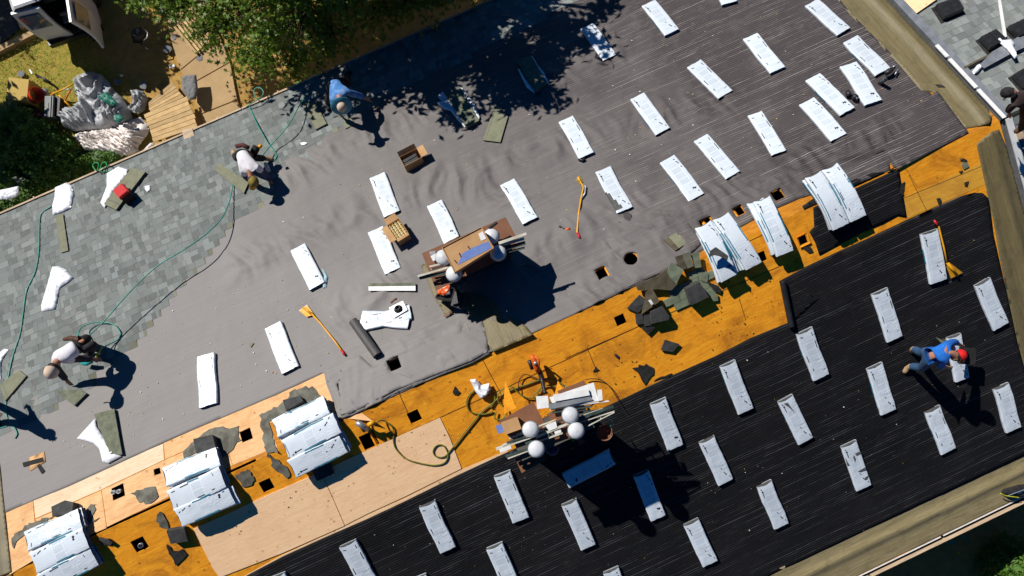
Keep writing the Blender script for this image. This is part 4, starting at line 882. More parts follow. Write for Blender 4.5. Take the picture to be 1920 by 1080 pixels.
cloth('torn_wrapper', 'bit of white film at the far left edge', 'wrapper', [(0, 660), (8, 654), (17, 655), (8, 668), (2, 682), (2, 710), (-6, 705)], 'L', .03, .012, plas, .03, .03, 10, 12, .015, group=CW)
cloth('torn_wrapper', 'tiny white paper scrap on shingles near the shaded man', 'wrapper', [(563, 268), (570, 266), (577, 268), (572, 272), (565, 272)], 'L', .03, .004, plas, .01, .03, 10, 13, .015, group=CW)
cloth('torn_wrapper', 'silver wrapper lying on the bush below the eave at left', 'wrapper', [(-4, 357), (20, 352), (35, 349), (36, 362), (30, 370), (10, 374), (-4, 374)], '-4.5', .05, .03, plas, .05, .08, 8, 14, group=CW)
# folded arrow flap of the one bundle and rips in the scuffed one
flat('wrapper_flap', 'dark arrow shaped fold in the film of one bundle', 'wrapper flap', [(1470, 757), (1477, 755), (1482, 762), (1491, 775), (1480, 764)], 'R', .10, .004, sh_end)
for i, q in enumerate(([(1603, 851), (1613, 846), (1615, 850), (1606, 854)], [(1609, 884), (1622, 876), (1624, 881), (1613, 885)], [(1585, 858), (1589, 866), (1593, 872), (1589, 873)], [(1601, 853), (1604, 860), (1603, 866), (1600, 858)], [(1622, 895), (1628, 892), (1626, 899), (1621, 899)])):
    flat('film_tear', 'dark rip %s in the film of the scuffed bundle' % ['at the upper right', 'at the middle right edge', 'along the left side', 'near its centre', 'near the lower right'][i], 'film tear', q, 'R', .098, .004, sh_end, 'rips in the scuffed bundle film')
# ================================================================== CHIMNEYS
def box_at(mb, a, b, z0, z1, width):
    """level box between two world xy points"""
    pass
def quad_level(px, z): return [at(x, y, str(z)) for x, y in px]
def lvl(name, label, cat, px, z, t, mat, group=None, parent=None, zs=None):
    w_ = [at(p[0], p[1], str(z + (zs[i] if zs else 0))) for i, p in enumerate(px)]; c = sum(w_, Vector()) / len(w_); d = Vector((0, 0, t)); mb = MB(); mb.prism(w_, [p - d for p in w_])
    if parent: return mb.build(name, mat, parent, world=True)
    o = mb.build(name, mat, None, Matrix.Translation(c - d), world=True); return tag(o, label, cat, group)
brick_m, nt, b = nodes('chimney_brick'); g = G_(nt); br = g.n('TexBrick'); br.inputs['Scale'].default_value = 1; br.inputs['Brick Width'].default_value = .21; br.inputs['Row Height'].default_value = .075; br.inputs['Mortar Size'].default_value = .008
br.inputs['Color1'].default_value = (.07, .03, .02, 1); br.inputs['Color2'].default_value = (.05, .022, .015, 1); br.inputs['Mortar'].default_value = (.08, .075, .065, 1)
tc = g.n('TexCoord'); mp = g.n('Mapping'); mp.inputs['Rotation'].default_value = (math.pi / 2, 0, 0); g.l(tc.outputs['Object'], mp.inputs[0]); g.l(mp.outputs[0], br.inputs['Vector']); g.l(br.outputs[0], b.inputs['Base Color']); b.inputs['Roughness'].default_value = .9
def chimney(label, cx, cy, yaw, sx, sy, zt, caps, capz, r=.135):
    zb = -abs(cy) * math.tan(TH) - .3
    root = empty('chimney', Matrix.Translation((cx, cy, zb)) @ Matrix.Rotation(yaw, 4, 'Z'), label, 'chimney'); 
    mb = MB(); mb.box((0, 0, (zt - zb) / 2), (sx, sy, zt - zb)); mb.box((0, 0, zt - zb + .03), (sx + .08, sy + .08, .06)); mb.build('stack', brick_m, root)
    for px, py in caps:
        c = at(px, py, str(capz)); q = Matrix.Translation(c); mb = MB()
        mb.tube([(c.x, c.y, zt), (c.x, c.y, capz - .1)], .08, 14); p_ = mb.build('flue_pipe', metal_g, root, world=True, smooth=True)
        mb = MB(); mb.lathe([(.001, 0), (r * .45, -.008), (r * .8, -.03), (r * .97, -.06), (r, -.075), (r, -.12), (r * .93, -.12), (r * .93, -.085), (.001, -.08)], 28, q)
        mb.lathe([(r * 1.04, -.085), (r * 1.06, -.1), (r * 1.0, -.115)], 28, q); mb.build('rain_cap', dome_m, p_, world=True, smooth=True)
    return root
Z1 = .62
c1 = at(885, 478, str(Z1)); chimney('upper chimney with white round caps under brown boards, on the grey slope', c1.x + .02, c1.y + .06, 0, 1.3, .42, Z1 - .05, [(921, 441), (934, 473), (830, 481), (850, 512)], .98)
Z2 = .85
c2 = at(1040, 812, str(Z2)); chimney('lower chimney with four white round caps, on the ridge by the black felt', c2.x - .02, c2.y + .04, 0, 1.25, .38, Z2 - .05, [(995, 806), (1006, 843), (1070, 779), (1081, 808)], 1.25)
# load on the upper chimney
def board(label, px, z, t, mat, name='board', cat='board', group='boards and trim piled on the chimneys', zs=None): return lvl(name, label, cat, px, z, t, mat, group, zs=zs)
board('wide brown hardboard sheet under everything on the upper chimney', [(791, 475), (948, 407), (967, 442), (964, 474), (905, 502), (818, 545)], Z1 + .03, .012, board_m)
root = empty('cardboard_tray', Matrix.Translation(at(876, 470, str(Z1 + .45))), 'large shallow cardboard tray with a blue patch, topmost on the upper chimney', 'tray'); 
tq = [(828, 464), (903, 425), (926, 465), (852, 511)]; mb = MB(); TW = quad_level(tq, 1.22); dz = Vector((0, 0, 1))
mb.prism([p - dz * .02 for p in TW], [p - dz * .20 for p in TW]); mb.build('tray_body', card, root, world=True)
mb = MB()
for i in range(4):
    a, b_ = TW[i], TW[(i + 1) % 4]; cc = sum(TW, Vector()) / 4; ai = a.lerp(cc, .035); bi = b_.lerp(cc, .035)
    mb.prism([a, b_, bi, ai], [p - dz * .03 for p in (a, b_, bi, ai)])
mb.build('rim', card, root, world=True)
blue_patch = mk('mottled_blue', (.10, .16, .40), (.14, .2, .42), 7, .6)  # blue for the irregular tray patch and the small card
pp = [(858, 497), (922, 465), (916, 453), (905, 456), (898, 460), (888, 463), (880, 468), (868, 474), (864, 482), (862, 488)]
mb = MB(); q = quad_level(pp, 1.204); mb.prism(q, [p - dz * .002 for p in q]); mb.build('blue_patch', blue_patch, root, world=True)
q = quad_level([(897, 438), (905, 434), (912, 447), (902, 452)], 1.208); mb = MB(); mb.prism(q, [p - dz * .006 for p in q]); mb.build('white_label', metal_w, root, world=True)
mb = MB()
for a, b_ in (((860, 475), (864, 483)), ((851, 488), (856, 494)), ((876, 462), (880, 467))):
    q = quad_level([a, (a[0] + 2, a[1] - 1), (b_[0] + 2, b_[1] - 1), b_], 1.206); mb.prism(q, [p - dz * .003 for p in q])
mb.build('dark_slot', print_m, root, world=True)
def stick(label, a, b_, z, wd, mat, t=.02, z2=None, grp='boards and trim piled on the chimneys'):
    A = at(a[0], a[1], str(z)); B = at(b_[0], b_[1], str(z if z2 is None else z2)); d = (B - A); s_ = Vector((-d.y, d.x, 0)).normalized() * wd / 2; mb = MB(); U_ = Vector((0, 0, t))
    mb.prism([A - s_, B - s_ * .9, B + s_ * .95, A + s_], [A - s_ - U_, B - s_ * .9 - U_, B + s_ * .95 - U_, A + s_ - U_])
    o = mb.build('trim_strip', mat, None, Matrix.Translation(A - U_), world=True); return tag(o, label, 'trim strip', grp)
pale_sticks = mk('weathered_white_trim', (.55, .53, .45), (.4, .38, .3), 5, .7); dk_sticks = mk('dark_green_trim', (.045, .07, .06), (.02, .035, .03), 6, .6)
for i, (a, b_, z, wd, mt) in enumerate([((783, 518), (845, 500), Z1 + .25, .035, 0), ((786, 521), (850, 508), Z1 + .2, .06, 1), ((805, 500), (845, 490), Z1 + .28, .03, 0), ((935, 456), (987, 438), Z1 + .3, .05, 0), ((930, 462), (983, 447), Z1 + .24, .05, 0), ((940, 468), (985, 455), Z1 + .18, .07, 1), ((925, 482), (958, 484), Z1 + .12, .05, 1), ((808, 505), (840, 496), Z1 + .22, .02, 0), ((938, 476), (984, 464), Z1 + .14, .04, 1)]):
    stick('%s trim strip, %s, %s side of the upper chimney' % (['pale', 'dark'][mt], ['longest and outermost', 'wide lower', 'short upper', 'brightest topmost', 'second', 'third dark green', 'shaded blunt', 'thin inner', 'lowest green'][i], 'left' if i in (0, 1, 2, 7) else 'right'), a, b_, z, wd, [pale_sticks, dk_sticks][mt], .025)
mb = MB(); a = at(917, 428, str(Z1 + .3)); b_ = at(932, 417, str(Z1 + .33)); mb.tube([a, b_], .028, 10); tag(mb.build('short_pipe', black_p, None, Matrix.Translation(a), world=True), 'short dark pipe lying on brown board above the upper cap', 'pipe')
for i, (px, z, m_) in enumerate([([(807, 480), (820, 474), (823, 484), (812, 490)], Z1 + .12, 0), ([(805, 472), (816, 470), (817, 477), (806, 478)], Z1 + .1, 1), ([(812, 520), (836, 512), (839, 517), (818, 524)], Z1 + .1, 2), ([(976, 500), (990, 496), (988, 499), (979, 503)], Z1 - .3, 2), ([(816, 526), (830, 524), (826, 530), (818, 530)], Z1 + .08, 2), ([(872, 546), (878, 541), (878, 548), (873, 550)], Z1 - .1, 2)]):
    lvl('offcut', ['white boxy offcut left of the upper chimney caps', 'small grey fastener box at the left of the brown board', 'brown offcut under the left strips of the upper chimney', 'lone orange sliver in the upper chimney shadow', 'small brown chip below the left strips', 'tiny orange bit beside the black tool on the chimney'][i], 'offcut', px, z, .05 if i < 2 else .012, [metal_w, metal_g, board_m][m_], 'offcuts by the upper chimney')
# black square vent / bin with orange bag at the corner of the chimney
root = empty('black_bin', fmat('L', at(840, 552, 'L', 0)), 'black square bin with an orange bag in it, left of the upper chimney', 'bin'); 
bz = -.28
BQ = quad_level([(829, 534), (855, 541), (847, 565), (816, 558)], .05); mb = MB(); mb.prism([p for p in BQ], [p - dz * .35 for p in BQ]); mb.build('bin_body', black_p, root, world=True)
mb = MB(); cc = sum(BQ, Vector()) / 4
for i in range(4):
    a, b_ = BQ[i] + dz * .04, BQ[(i + 1) % 4] + dz * .04; mb.prism([a, b_, b_.lerp(cc, .18), a.lerp(cc, .18)], [p - dz * .04 for p in (a, b_, b_.lerp(cc, .18), a.lerp(cc, .18))])
mb.build('bin_rim', scrap_m, root, world=True)
cloth('snack_bag', 'crinkled orange and white bag in the black bin', 'bag', [(823, 537), (843, 534), (845, 552), (832, 555), (820, 551)], '0.08', .03, .02, mk('orange_bag', (.75, .1, .01), (.75, .6, .5), 9, .3, .3, 20, lo=.5, hi=.56), .03, .05, 9, 31, .02)
flat('black_tray', 'black tray with white sticker between the bin and the chimney', 'tray', [(853, 546), (872, 552), (864, 578), (845, 572)], 'L', .5, .05, black_p)
mb = MB()
for k, (x, y, r) in enumerate([(862, 535, .035), (868, 532, .03), (866, 545, .028), (873, 527, .03)]):
    c = at(x, y, str(.35)); mb.lathe([(.001, .04), (r, .02), (r * 1.1, -.02), (.001, -.04)], 10, Matrix.Translation(c))
a = at(862, 535, '0.35'); b_ = at(876, 526, '0.36'); mb.tube([a, b_], .03, 8); b2 = at(866, 547, '0.34'); mb.tube([a, b2], .02, 8)
tag(mb.build('nail_gun', mk('black_teal_tool', (.02, .05, .06), (.05, .1, .11)), None, Matrix.Translation(a), world=True, smooth=True), 'small dark air tool beside the black tray on the upper chimney', 'tool')
# load on the lower chimney
board('brown hardboard sheet reaching left of the lower chimney', [(935, 790), (1000, 753), (1022, 795), (1010, 815), (960, 830)], Z2 + .02, .012, board_m)
board('dark brown hardboard corner poking up behind white boards', [(1045, 733), (1095, 713), (1100, 722), (1050, 745)], Z2 + .04, .012, board_m)
board('brown hardboard with its lower corner pointing at the black felt', [(966, 860), (1015, 835), (1024, 862), (978, 887)], Z2 - .25, .012, board_m)
board('mid brown hardboard square between the four caps', [(1028, 775), (1062, 758), (1085, 815), (1040, 830)], Z2 + .02, .012, board_m)
board('pale yellow wedge shaped board leaning left of the lower chimney', [(947, 714), (968, 765), (945, 776), (945, 745)], .15, .015, ply_orange, zs=None)
board('second wedge board, behind the saw shadow', [(1046, 714), (1060, 738), (1040, 740)], .15, .012, ply_orange)
board('white flat panel corner, top left of the white boards', [(1005, 743), (1027, 742), (1030, 764), (1007, 767)], Z2 + .12, .02, metal_w)
board('long white panel across the top of the lower chimney pile', [(1030, 745), (1113, 717), (1118, 735), (1122, 752), (1040, 766)], Z2 + .14, .02, metal_w)
board('white ridged gutter section on the white panel', [(1037, 740), (1103, 730), (1106, 741), (1040, 753)], Z2 + .2, .035, metal_w)
board('grey lower face of the white gutter section', [(1028, 757), (1105, 742), (1112, 750), (1030, 768)], Z2 + .17, .03, metal_g)
board('small white end panel at the right of the pile', [(1120, 731), (1128, 730), (1130, 750), (1121, 752)], Z2 + .16, .02, metal_w)
P2 = [((930, 842), (1000, 818), 0, .05), ((942, 835), (1020, 806), 0, .03), ((950, 830), (1010, 812), 1, .03), ((937, 846), (958, 838), 2, .06), ((955, 822), (988, 810), 0, .03), ((948, 856), (994, 842), 1, .05), ((952, 860), (990, 846), 0, .02), ((968, 815), (1042, 787), 0, .025), ((992, 834), (1055, 812), 0, .03), ((1005, 820), (1075, 790), 0, .04), ((1030, 768), (1140, 752), 0, .03), ((1035, 774), (1110, 762), 1, .03), ((1060, 762), (1142, 752), 2, .02),
      ((1010, 806), (1043, 786), 3, .012), ((1085, 785), (1150, 762), 1, .05), ((1088, 792), (1152, 771), 0, .02), ((1090, 780), (1130, 766), 0, .02), ((1100, 800), (1152, 773), 0, .018), ((1040, 812), (1052, 808), 2, .05), ((985, 832), (1030, 816), 1, .04), ((1094, 773), (1148, 765), 1, .03), ((1048, 800), (1100, 782), 0, .025), ((1020, 800), (1070, 782), 1, .03)]
ordn = ['first', 'second', 'third', 'fourth', 'fifth', 'sixth', 'seventh', 'eighth', 'ninth', 'tenth', 'eleventh', 'twelfth', 'thirteenth']
for i, (a, b_, mt, wd) in enumerate(P2):
    side_ = 'left' if (a[0] + b_[0]) / 2 < 1000 else ('middle' if (a[0] + b_[0]) / 2 < 1075 else 'right')
    stick('%s trim strip, %s from the left in the pile on the lower chimney' % (['pale', 'dark green', 'bright white', 'thin brown'][mt], ordn[i % 13] if i < 13 else ordn[i - 13] + ' short one'), a, b_, Z2 + .10 + .012 * (i % 5), wd, [pale_sticks, dk_sticks, metal_w, wood_trim][mt], .02)
root = lvl('cardboard_box', 'closed tan cardboard box on the left of the lower chimney', 'box', [(939, 793), (970, 782), (978, 804), (948, 815)], Z2 + .26, .2, card, 'boxes on the roof')
lvl('blue_card', 'small white and blue card under the tan box', 'card', [(929, 798), (941, 795), (945, 811), (934, 813)], Z2 + .08, .01, blue_patch)
for i, (px, z, m_) in enumerate([([(1022, 798), (1042, 790), (1045, 802), (1030, 808)], Z2 + .16, metal_w), ([(1083, 824), (1093, 822), (1098, 830), (1087, 836)], Z2 - .2, board_m), ([(1067, 841), (1078, 840), (1072, 845)], Z2 - .5, board_m), ([(1067, 818), (1076, 822), (1078, 828), (1069, 825)], Z2 - .1, yellow_m), ([(1039, 815), (1058, 808), (1062, 828), (1047, 836)], Z2 - .05, brown_m), ([(1133, 806), (1140, 805), (1141, 813), (1134, 815)], Z2 - .35, board_m), ([(955, 848), (962, 846), (964, 853), (957, 857)], Z2 + .02, metal_w)]):
    lvl('offcut', ['white bracket pile between the upper caps', 'tan block right of the lower right cap', 'tan sliver low in the chimney shade', 'yellow bit below the lower right cap', 'dark brown block between the lower caps', 'tan chip right of the coil bucket', 'white clip at the left end of the strips'][i], 'offcut', px, z, .06, m_, 'offcuts by the lower chimney')
c = at(1132, 810, str(Z2 - .35)); mb = MB(); mb.lathe([(.001, 0), (.12, 0), (.14, .16), (.13, .16), (.11, .02), (.001, .02)], 20, Matrix.Translation(c)); root = tag(mb.build('tool_bucket', board_m, None, Matrix.Translation(c), world=True, smooth=True), 'brown bucket with coiled cord at the right of the lower chimney', 'bucket')
mb = MB(); cb = at(1036, 842, str(Z2 - .45)); mb.lathe([(.001, .12), (.07, .11), (.11, .04), (.12, -.05), (.001, -.1)], 14, Matrix.Translation(cb)); tag(mb.build('cloth_bag', mk('dark_blue_cloth', (.02, .045, .1), (.01, .02, .05)), None, Matrix.Translation(cb), world=True, smooth=True), 'dark blue bag beside the lowest cap', 'bag')
# ================================================================== BOXES ON THE ROOF
def open_box(label, center, side, sx, sy, sz, ang, flaps, contents=None):
    c = at(center[0], center[1], side, .015); root = empty('cardboard_box', fmat(side, c, ang), label, 'box', 'boxes on the roof'); t = .006; mb = MB()
    mb.box((0, 0, .004), (sx, sy, .008))
    for x, y, a, b_ in ((sx / 2, 0, t, sy), (-sx / 2, 0, t, sy), (0, sy / 2, sx, t), (0, -sy / 2, sx, t)): mb.box((x, y, sz / 2), (a, b_, sz))
    mb.build('box_walls', card, root)
    for ax, sg, ln, el in flaps:      # axis, sign, length, elevation angle
        mb = MB(); ce, se = math.cos(el) * ln, math.sin(el) * ln
        if ax == 'x': x = sg * sx / 2; v = [(x, -sy / 2, sz), (x, sy / 2, sz), (x + sg * ce, sy / 2 * .96, sz + se), (x + sg * ce, -sy / 2 * .96, sz + se)]
        else: y = sg * sy / 2; v = [(-sx / 2, y, sz), (sx / 2, y, sz), (sx / 2 * .96, y + sg * ce, sz + se), (-sx / 2 * .96, y + sg * ce, sz + se)]
        v = [Vector(p) for p in v]; mb.prism(v, [p - Vector((0, 0, .005)) for p in v]); mb.build('flap', card, root)
    return root
ba = uv(735, 415, 'L'); bb = uv(768, 460, 'L')
r1 = open_box('open cardboard box holding rows of yellow capped caulk tubes', (752, 441), 'L', .26, .40, .26, math.radians(-22) + .55, [('x', -1, .13, .1), ('y', 1, .13, .3), ('y', -1, .05, -.2), ('x', 1, .04, 1.4)])
for i in range(4):
    for j in range(6):
        tb = MB(); x, y = -.095 + i * .063, -.165 + j * .066; tb.lathe([(.001, 0), (.026, 0), (.026, .19), (.018, .195), (.008, .2), (.006, .235), (.001, .236)], 10, Matrix.Translation((x, y, .012)))
        o = tb.build('caulk_tube', mk('caulk_tube_%d' % 0, (.7, .5, .08), (.75, .7, .6), 20, .4) if 'caulk_tube_0' not in MATS else MATS['caulk_tube_0'], None, wmat(r1), smooth=True)
        tag(o, 'yellow capped caulk tube standing in the open cardboard box', 'tube', 'caulk tubes in the open box')
r2 = open_box('open tan box tipped over with a loose flap, high on the grey felt', (775, 306), 'L', .40, .26, .22, .08, [('y', 1, .12, 1.1), ('x', 1, .14, .15)])
for i in range(2):
    mb = MB(); mb.box((-.02, -.05 + i * .09, .10), (.3, .07, .12), rz=.05); tag(mb.build('black_pack', black_p, None, wmat(r2)), ['black pack in the tipped box, front one', 'black pack in the tipped box, rear one'][i], 'pack', 'packs in the tipped box')
# ================================================================== TOOLS
def tool(label, side, path, blade, name='tear_off_shovel', r=.016, grip=True, h=.05):
    w_ = [at(p[0], p[1], side, h + (p[2] if len(p) > 2 else 0)) for p in path]; root = empty(name, Matrix.Translation(w_[0]), label, 'shovel', 'long handled roofing tools'); 
    mb = MB(); mb.tube(w_, r, 10); mb.build('handle', yellow_m, root, world=True, smooth=True)
    if grip: mb = MB(); d = (w_[0] - w_[1]).normalized(); mb.tube([w_[0] - d * .12, w_[0] + d * .01], r * 1.35, 10); mb.build('grip', red_m, root, world=True, smooth=True)
    if blade:
        bw = [at(p[0], p[1], side, p[2] if len(p) > 2 else .03) for p in blade[0]]; N = frame(side)[3]; mb = MB(); mb.prism(bw, [p - N * .006 for p in bw]); bl = mb.build('blade', blade[1], root, world=True)
        mb = MB(); a, b_ = bw[0], bw[1]
        for k in range(9):
            p = a.lerp(b_, (k + .2) / 9); q = a.lerp(b_, (k + .8) / 9); m_ = p.lerp(q, .5) + (p - bw[2]).normalized() * .02; mb.add([p, q, m_], [(0, 1, 2)])
        mb.build('teeth', metal_g, bl, world=True)
        mb = MB(); mb.tube([w_[-1], bw[0].lerp(bw[1], .5) + N * .02], r * 1.5, 8); mb.build('socket', yellow_m, root, world=True, smooth=True)
    return root
tool('yellow tear-off shovel with red grip and toothed blade on the black felt', 'R', [(1752, 414, .03), (1760, 425, .05), (1770, 465, .06), (1776, 493, .08)], ([(1805, 511, .06), (1783, 522, .06), (1775, 500, .1), (1780, 492, .12)], yellow_m))
tool('long yellow scraper with red end and wide yellow blade, above the felt roll', 'L', [(646, 665), (628, 640), (600, 605), (584, 588, .03)], ([(576, 572, .04), (561, 583, .04), (575, 594, .06), (589, 590, .06)], yellow_m))
tool('bent yellow handled tool with a grey forked end, mid grey slope', 'L', [(1087, 446), (1082, 435), (1085, 400), (1090, 370), (1094, 352), (1088, 340)], ([(1080, 338), (1088, 329), (1093, 341), (1088, 346)], mk('rusty_brass', (.25, .17, .05), (.15, .1, .03))))
mb = MB(); mb.tube([at(1090, 344, 'L', .04), at(1098, 350, 'L', .05), at(1097, 362, 'L', .05), at(1091, 372, 'L', .04)], .018, 8); tag(mb.build('pry_fork', metal_g, None, Matrix.Translation(at(1094, 355, 'L', 0)), world=True, smooth=True), 'curved grey metal bar lying on the bent yellow tool head', 'pry bar')
def handtool(label, side, parts_, name='hand_tool', cat='tool', h=.03):
    c = at(parts_[0][0][0][0], parts_[0][0][0][1], side, 0); root = empty(name, Matrix.Translation(c), label, cat); 
    for pts, r, mt, nm in parts_: mb = MB(); mb.tube([at(p[0], p[1], side, h + (p[2] if len(p) > 2 else 0)) for p in pts], r, 8); mb.build(nm, mt, root, world=True, smooth=True)
    return root
handtool('small black and orange hand tool lying below the bent yellow tool', 'L', [([(1049, 425), (1056, 430), (1062, 432)], .028, black_p, 'tool_head'), ([(1060, 431, .02), (1069, 429, .02)], .03, orange_m, 'grip'), ([(1056, 432), (1071, 441)], .013, black_p, 'handle')])
handtool('yellow and grey coil nailer standing on the plywood by a square hole', 'R', [([(668, 792, .18), (678, 797, .2), (690, 806, .15)], [.05, .055, .04], metal_g, 'magazine'), ([(672, 790, .12), (684, 808, .05)], .04, black_p, 'tool_body'), ([(688, 804, .1), (700, 800, .12)], .03, yellow_m, 'yellow_housing'), ([(690, 797, .2), (702, 791, .2)], .04, yellow_m, 'air_cap')], 'coil_nailer')
handtool('bright orange circular saw on the orange decking above the lower chimney', 'R', [([(996, 665, .18), (1000, 672, .2), (1006, 690, .2), (1009, 698, .15)], [.03, .05, .05, .03], orange_m, 'motor_housing'), ([(1002, 668, .25), (1011, 675, .28), (1010, 690, .25)], .018, orange_m, 'handle'), ([(1003, 678, .24), (1005, 684, .24)], .035, metal_g, 'blade_guard'), ([(992, 676, .1), (998, 692, .1)], .035, black_p, 'base_plate')], 'circular_saw')
tubeobj('black_roll_end', 'thick black tube from the orange saw to the white boards', 'tube', [(1011, 698, .1), (1016, 712, .15), (1019, 725, .25), (1022, 738, .35)], 'R', .035, black_p, .04)
# felt rolls
def roll(label, a, b_, side, r, mt):
    A, B = at(a[0], a[1], side, r + .02), at(b_[0], b_[1], side, r + .02); root = empty('felt_roll', Matrix.Translation(A.lerp(B, .5)), label, 'roll', 'rolls of roofing felt'); 
    K = 14; pts = [A.lerp(B, k / K) for k in range(K + 1)]; rs = [r * (1 + .05 * noise.noise(Vector((k * .8, r * 9, 1)))) for k in range(K + 1)]; mb = MB(); mb.tube(pts, rs, 20, cap=False); mb.build('roll', mt, root, world=True, smooth=True)
    mb = MB(); d = (B - A).normalized() * .0; mb.tube([A, B], r * .55, 14, cap=True)
    mb.build('inner_wraps', black_p, root, world=True, smooth=True); return root
roll('dark grey felt roll lying loose on the grey slope below the yellow scraper', (662, 602), (708, 667), 'L', .085, mk('roll_felt', (.085, .08, .076), (.06, .056, .053), 6, .6, .3, 20, (8, 1, 1)))
roll('narrow black felt roll ending the black felt beside the orange decking', (1467, 528), (1484, 612), 'R', .055, mk('roll_felt_black', (.022, .022, .024), (.012, .012, .013), 6, .5))
# flashings, bundles near the felt roll
bundle_px([(676, 607), (678, 584), (766, 590), (766, 613)], 'L', 'crumpled white bundle lying crosswise under the grey pipe flashing', 'bundles laid out on the grey slope', 401)
bundle_px([(681, 618), (684, 596), (766, 574), (764, 596)], 'L', 'lower white bundle poking out under the crosswise one by the felt roll', 'bundles laid out on the grey slope', 402)
def flashing(label, q, pa, pb, side='L', h=.12):
    w_ = [at(x, y, side, h) for x, y in q]; c = sum(w_, Vector()) / 4; N = frame(side)[3]; root = empty('pipe_flashing', Matrix.Translation(c), label, 'flashing', 'pipe flashings'); 
    mb = MB(); mb.prism(w_, [p - N * .005 for p in w_]); mb.build('flange', metal_g, root, world=True); mb = MB(); mb.lathe([(.085, 0), (.06, .03), (.05, .07), (.04, .07), (.04, .0)], 18, fmat(side, c)); mb.build('collar', black_p, root, world=True, smooth=True)
    return root
flashing('grey pipe flashing with black collar on the crosswise bundle', [(729, 577), (755, 564), (764, 581), (739, 596)], 0, 0)
handtool('rusty scrap tin bent on top of the pipe flashing', 'L', [([(733, 568, .1), (739, 562, .12), (744, 560, .1)], .02, board_m, 'rusty_tin')], 'tin_scrap', 'scrap')
# pipe fittings near the rake strip
handtool('black and white pipe fitting on the end of the bundle by the tan strip', 'L', [([(1660, 138, .1), (1668, 134, .12), (1677, 126, .1)], [.05, .045, .03], black_p, 'elbow'), ([(1674, 126, .12), (1680, 122, .12)], .02, metal_g, 'bright_end'), ([(1678, 140, .06), (1684, 130, .06)], .015, metal_g, 'clip')], 'pipe_fitting', 'fitting')
handtool('short grey pipe standing on the felt below the black fitting', 'L', [([(1650, 156, .0), (1660, 148, .22)], .045, mk('grey_pipe', (.07, .09, .09), (.04, .05, .05), 4, .4), 'pipe'), ([(1659.5, 148.5, .222), (1660, 148, .226)], .036, dark_m, 'bore')], 'vent_pipe', 'pipe', .02)
handtool('pair of glossy black rubber boots between two close bundles', 'L', [([(1590, 172, .05), (1592, 180, .06)], .055, black_p, 'boot'), ([(1600, 186, .05), (1606, 178, .09)], .055, black_p, 'boot'), ([(1602, 174, .1), (1607, 186, .1)], .012, metal_g, 'bright_rim')], 'rubber_boots', 'boots')
handtool('black curled scrap under the lower end of a bundle', 'L', [([(1085, 298, .02), (1092, 301, .02), (1096, 297, .03)], .03, black_p, 'scrap')], 'curled_scrap', 'scrap')
flat('felt_offcut', 'square dark grey felt offcut below the torn bundle', 'offcut', [(1155, 403), (1176, 396), (1184, 402), (1184, 412), (1170, 421), (1160, 417)], 'L', .03, .006, mk('dark_offcut', (.06, .055, .055), (.045, .04, .04)))
# red cooler bag
c = at(243, 372, 'L', 0); root = empty('cooler_bag', fmat('L', c, .35), 'red topped black cooler bag standing on the left shingles', 'bag'); mb = MB(); mb.box((0, 0, .15), (.24, .30, .26), taper=.94); mb.build('bag_body', mk('black_fabric', (.02, .012, .012), (.035, .02, .02), 9, .85), root)
mb = MB(); 
for i in range(5): z = .28 + .012 * i; s_ = 1 - .02 * i * i * .5; mb.box((0, 0, z), (.25 * s_, .31 * s_, .012))
mb.build('bag_lid', mk('red_fabric', (.55, .012, .012), (.42, .008, .01), 9, .7), root); mb = MB(); mb.tube([(.08, .17, .28), (.12, .19, .2), (.1, .18, .1)], .012, 8); mb.build('strap', black_p, root)
handtool('thin black pry bar reaching up-slope from the red cooler bag', 'L', [([(226, 389), (236, 372), (262, 334), (272, 322)], .014, black_p, 'bar'), ([(272, 322), (268, 323), (252, 345)], .008, metal_g, 'bar_edge')], 'pry_bar', 'pry bar')
handtool('small dark bracket lying near the eave at far left', 'L', [([(58, 377), (62, 371), (70, 372), (83, 366)], .01, black_p, 'bracket')], 'bracket', 'bracket')
# ================================================================== PEOPLE
def skin_mesh(name, verts, edges, radii, mat, parent, root=0, sub=1, extra=None):
    """one continuous skinned surface; verts are world points, radii per vertex"""
    me = D.meshes.new(name); inv = wmat(parent).inverted(); me.from_pydata([inv @ Vector(v) for v in verts], edges, [])
    o = D.objects.new(name, me); COL.objects.link(o); o.parent = parent
    m = o.modifiers.new('skin', 'SKIN'); m.use_smooth_shade = True; m.branch_smoothing = .4
    for i, r in enumerate(radii): sv2 = me.skin_vertices[0].data[i]; sv2.radius = (r, r) if not isinstance(r, tuple) else r; sv2.use_root = (i == root)
    s_ = o.modifiers.new('sub', 'SUBSURF'); s_.levels = sub; s_.render_levels = sub
    dg = bpy.context.evaluated_depsgraph_get(); me2 = D.meshes.new_from_object(o.evaluated_get(dg)); o.modifiers.clear()
    if extra:
        bm = bmesh.new(); bm.from_mesh(me2); tmp = extra.mesh('tmp', inv); bm.from_mesh(tmp); bm.to_mesh(me2); bm.free()
    me2.polygons.foreach_set('use_smooth', [True] * len(me2.polygons)); me2.materials.clear(); me2.materials.append(mat); o.data = me2; return o
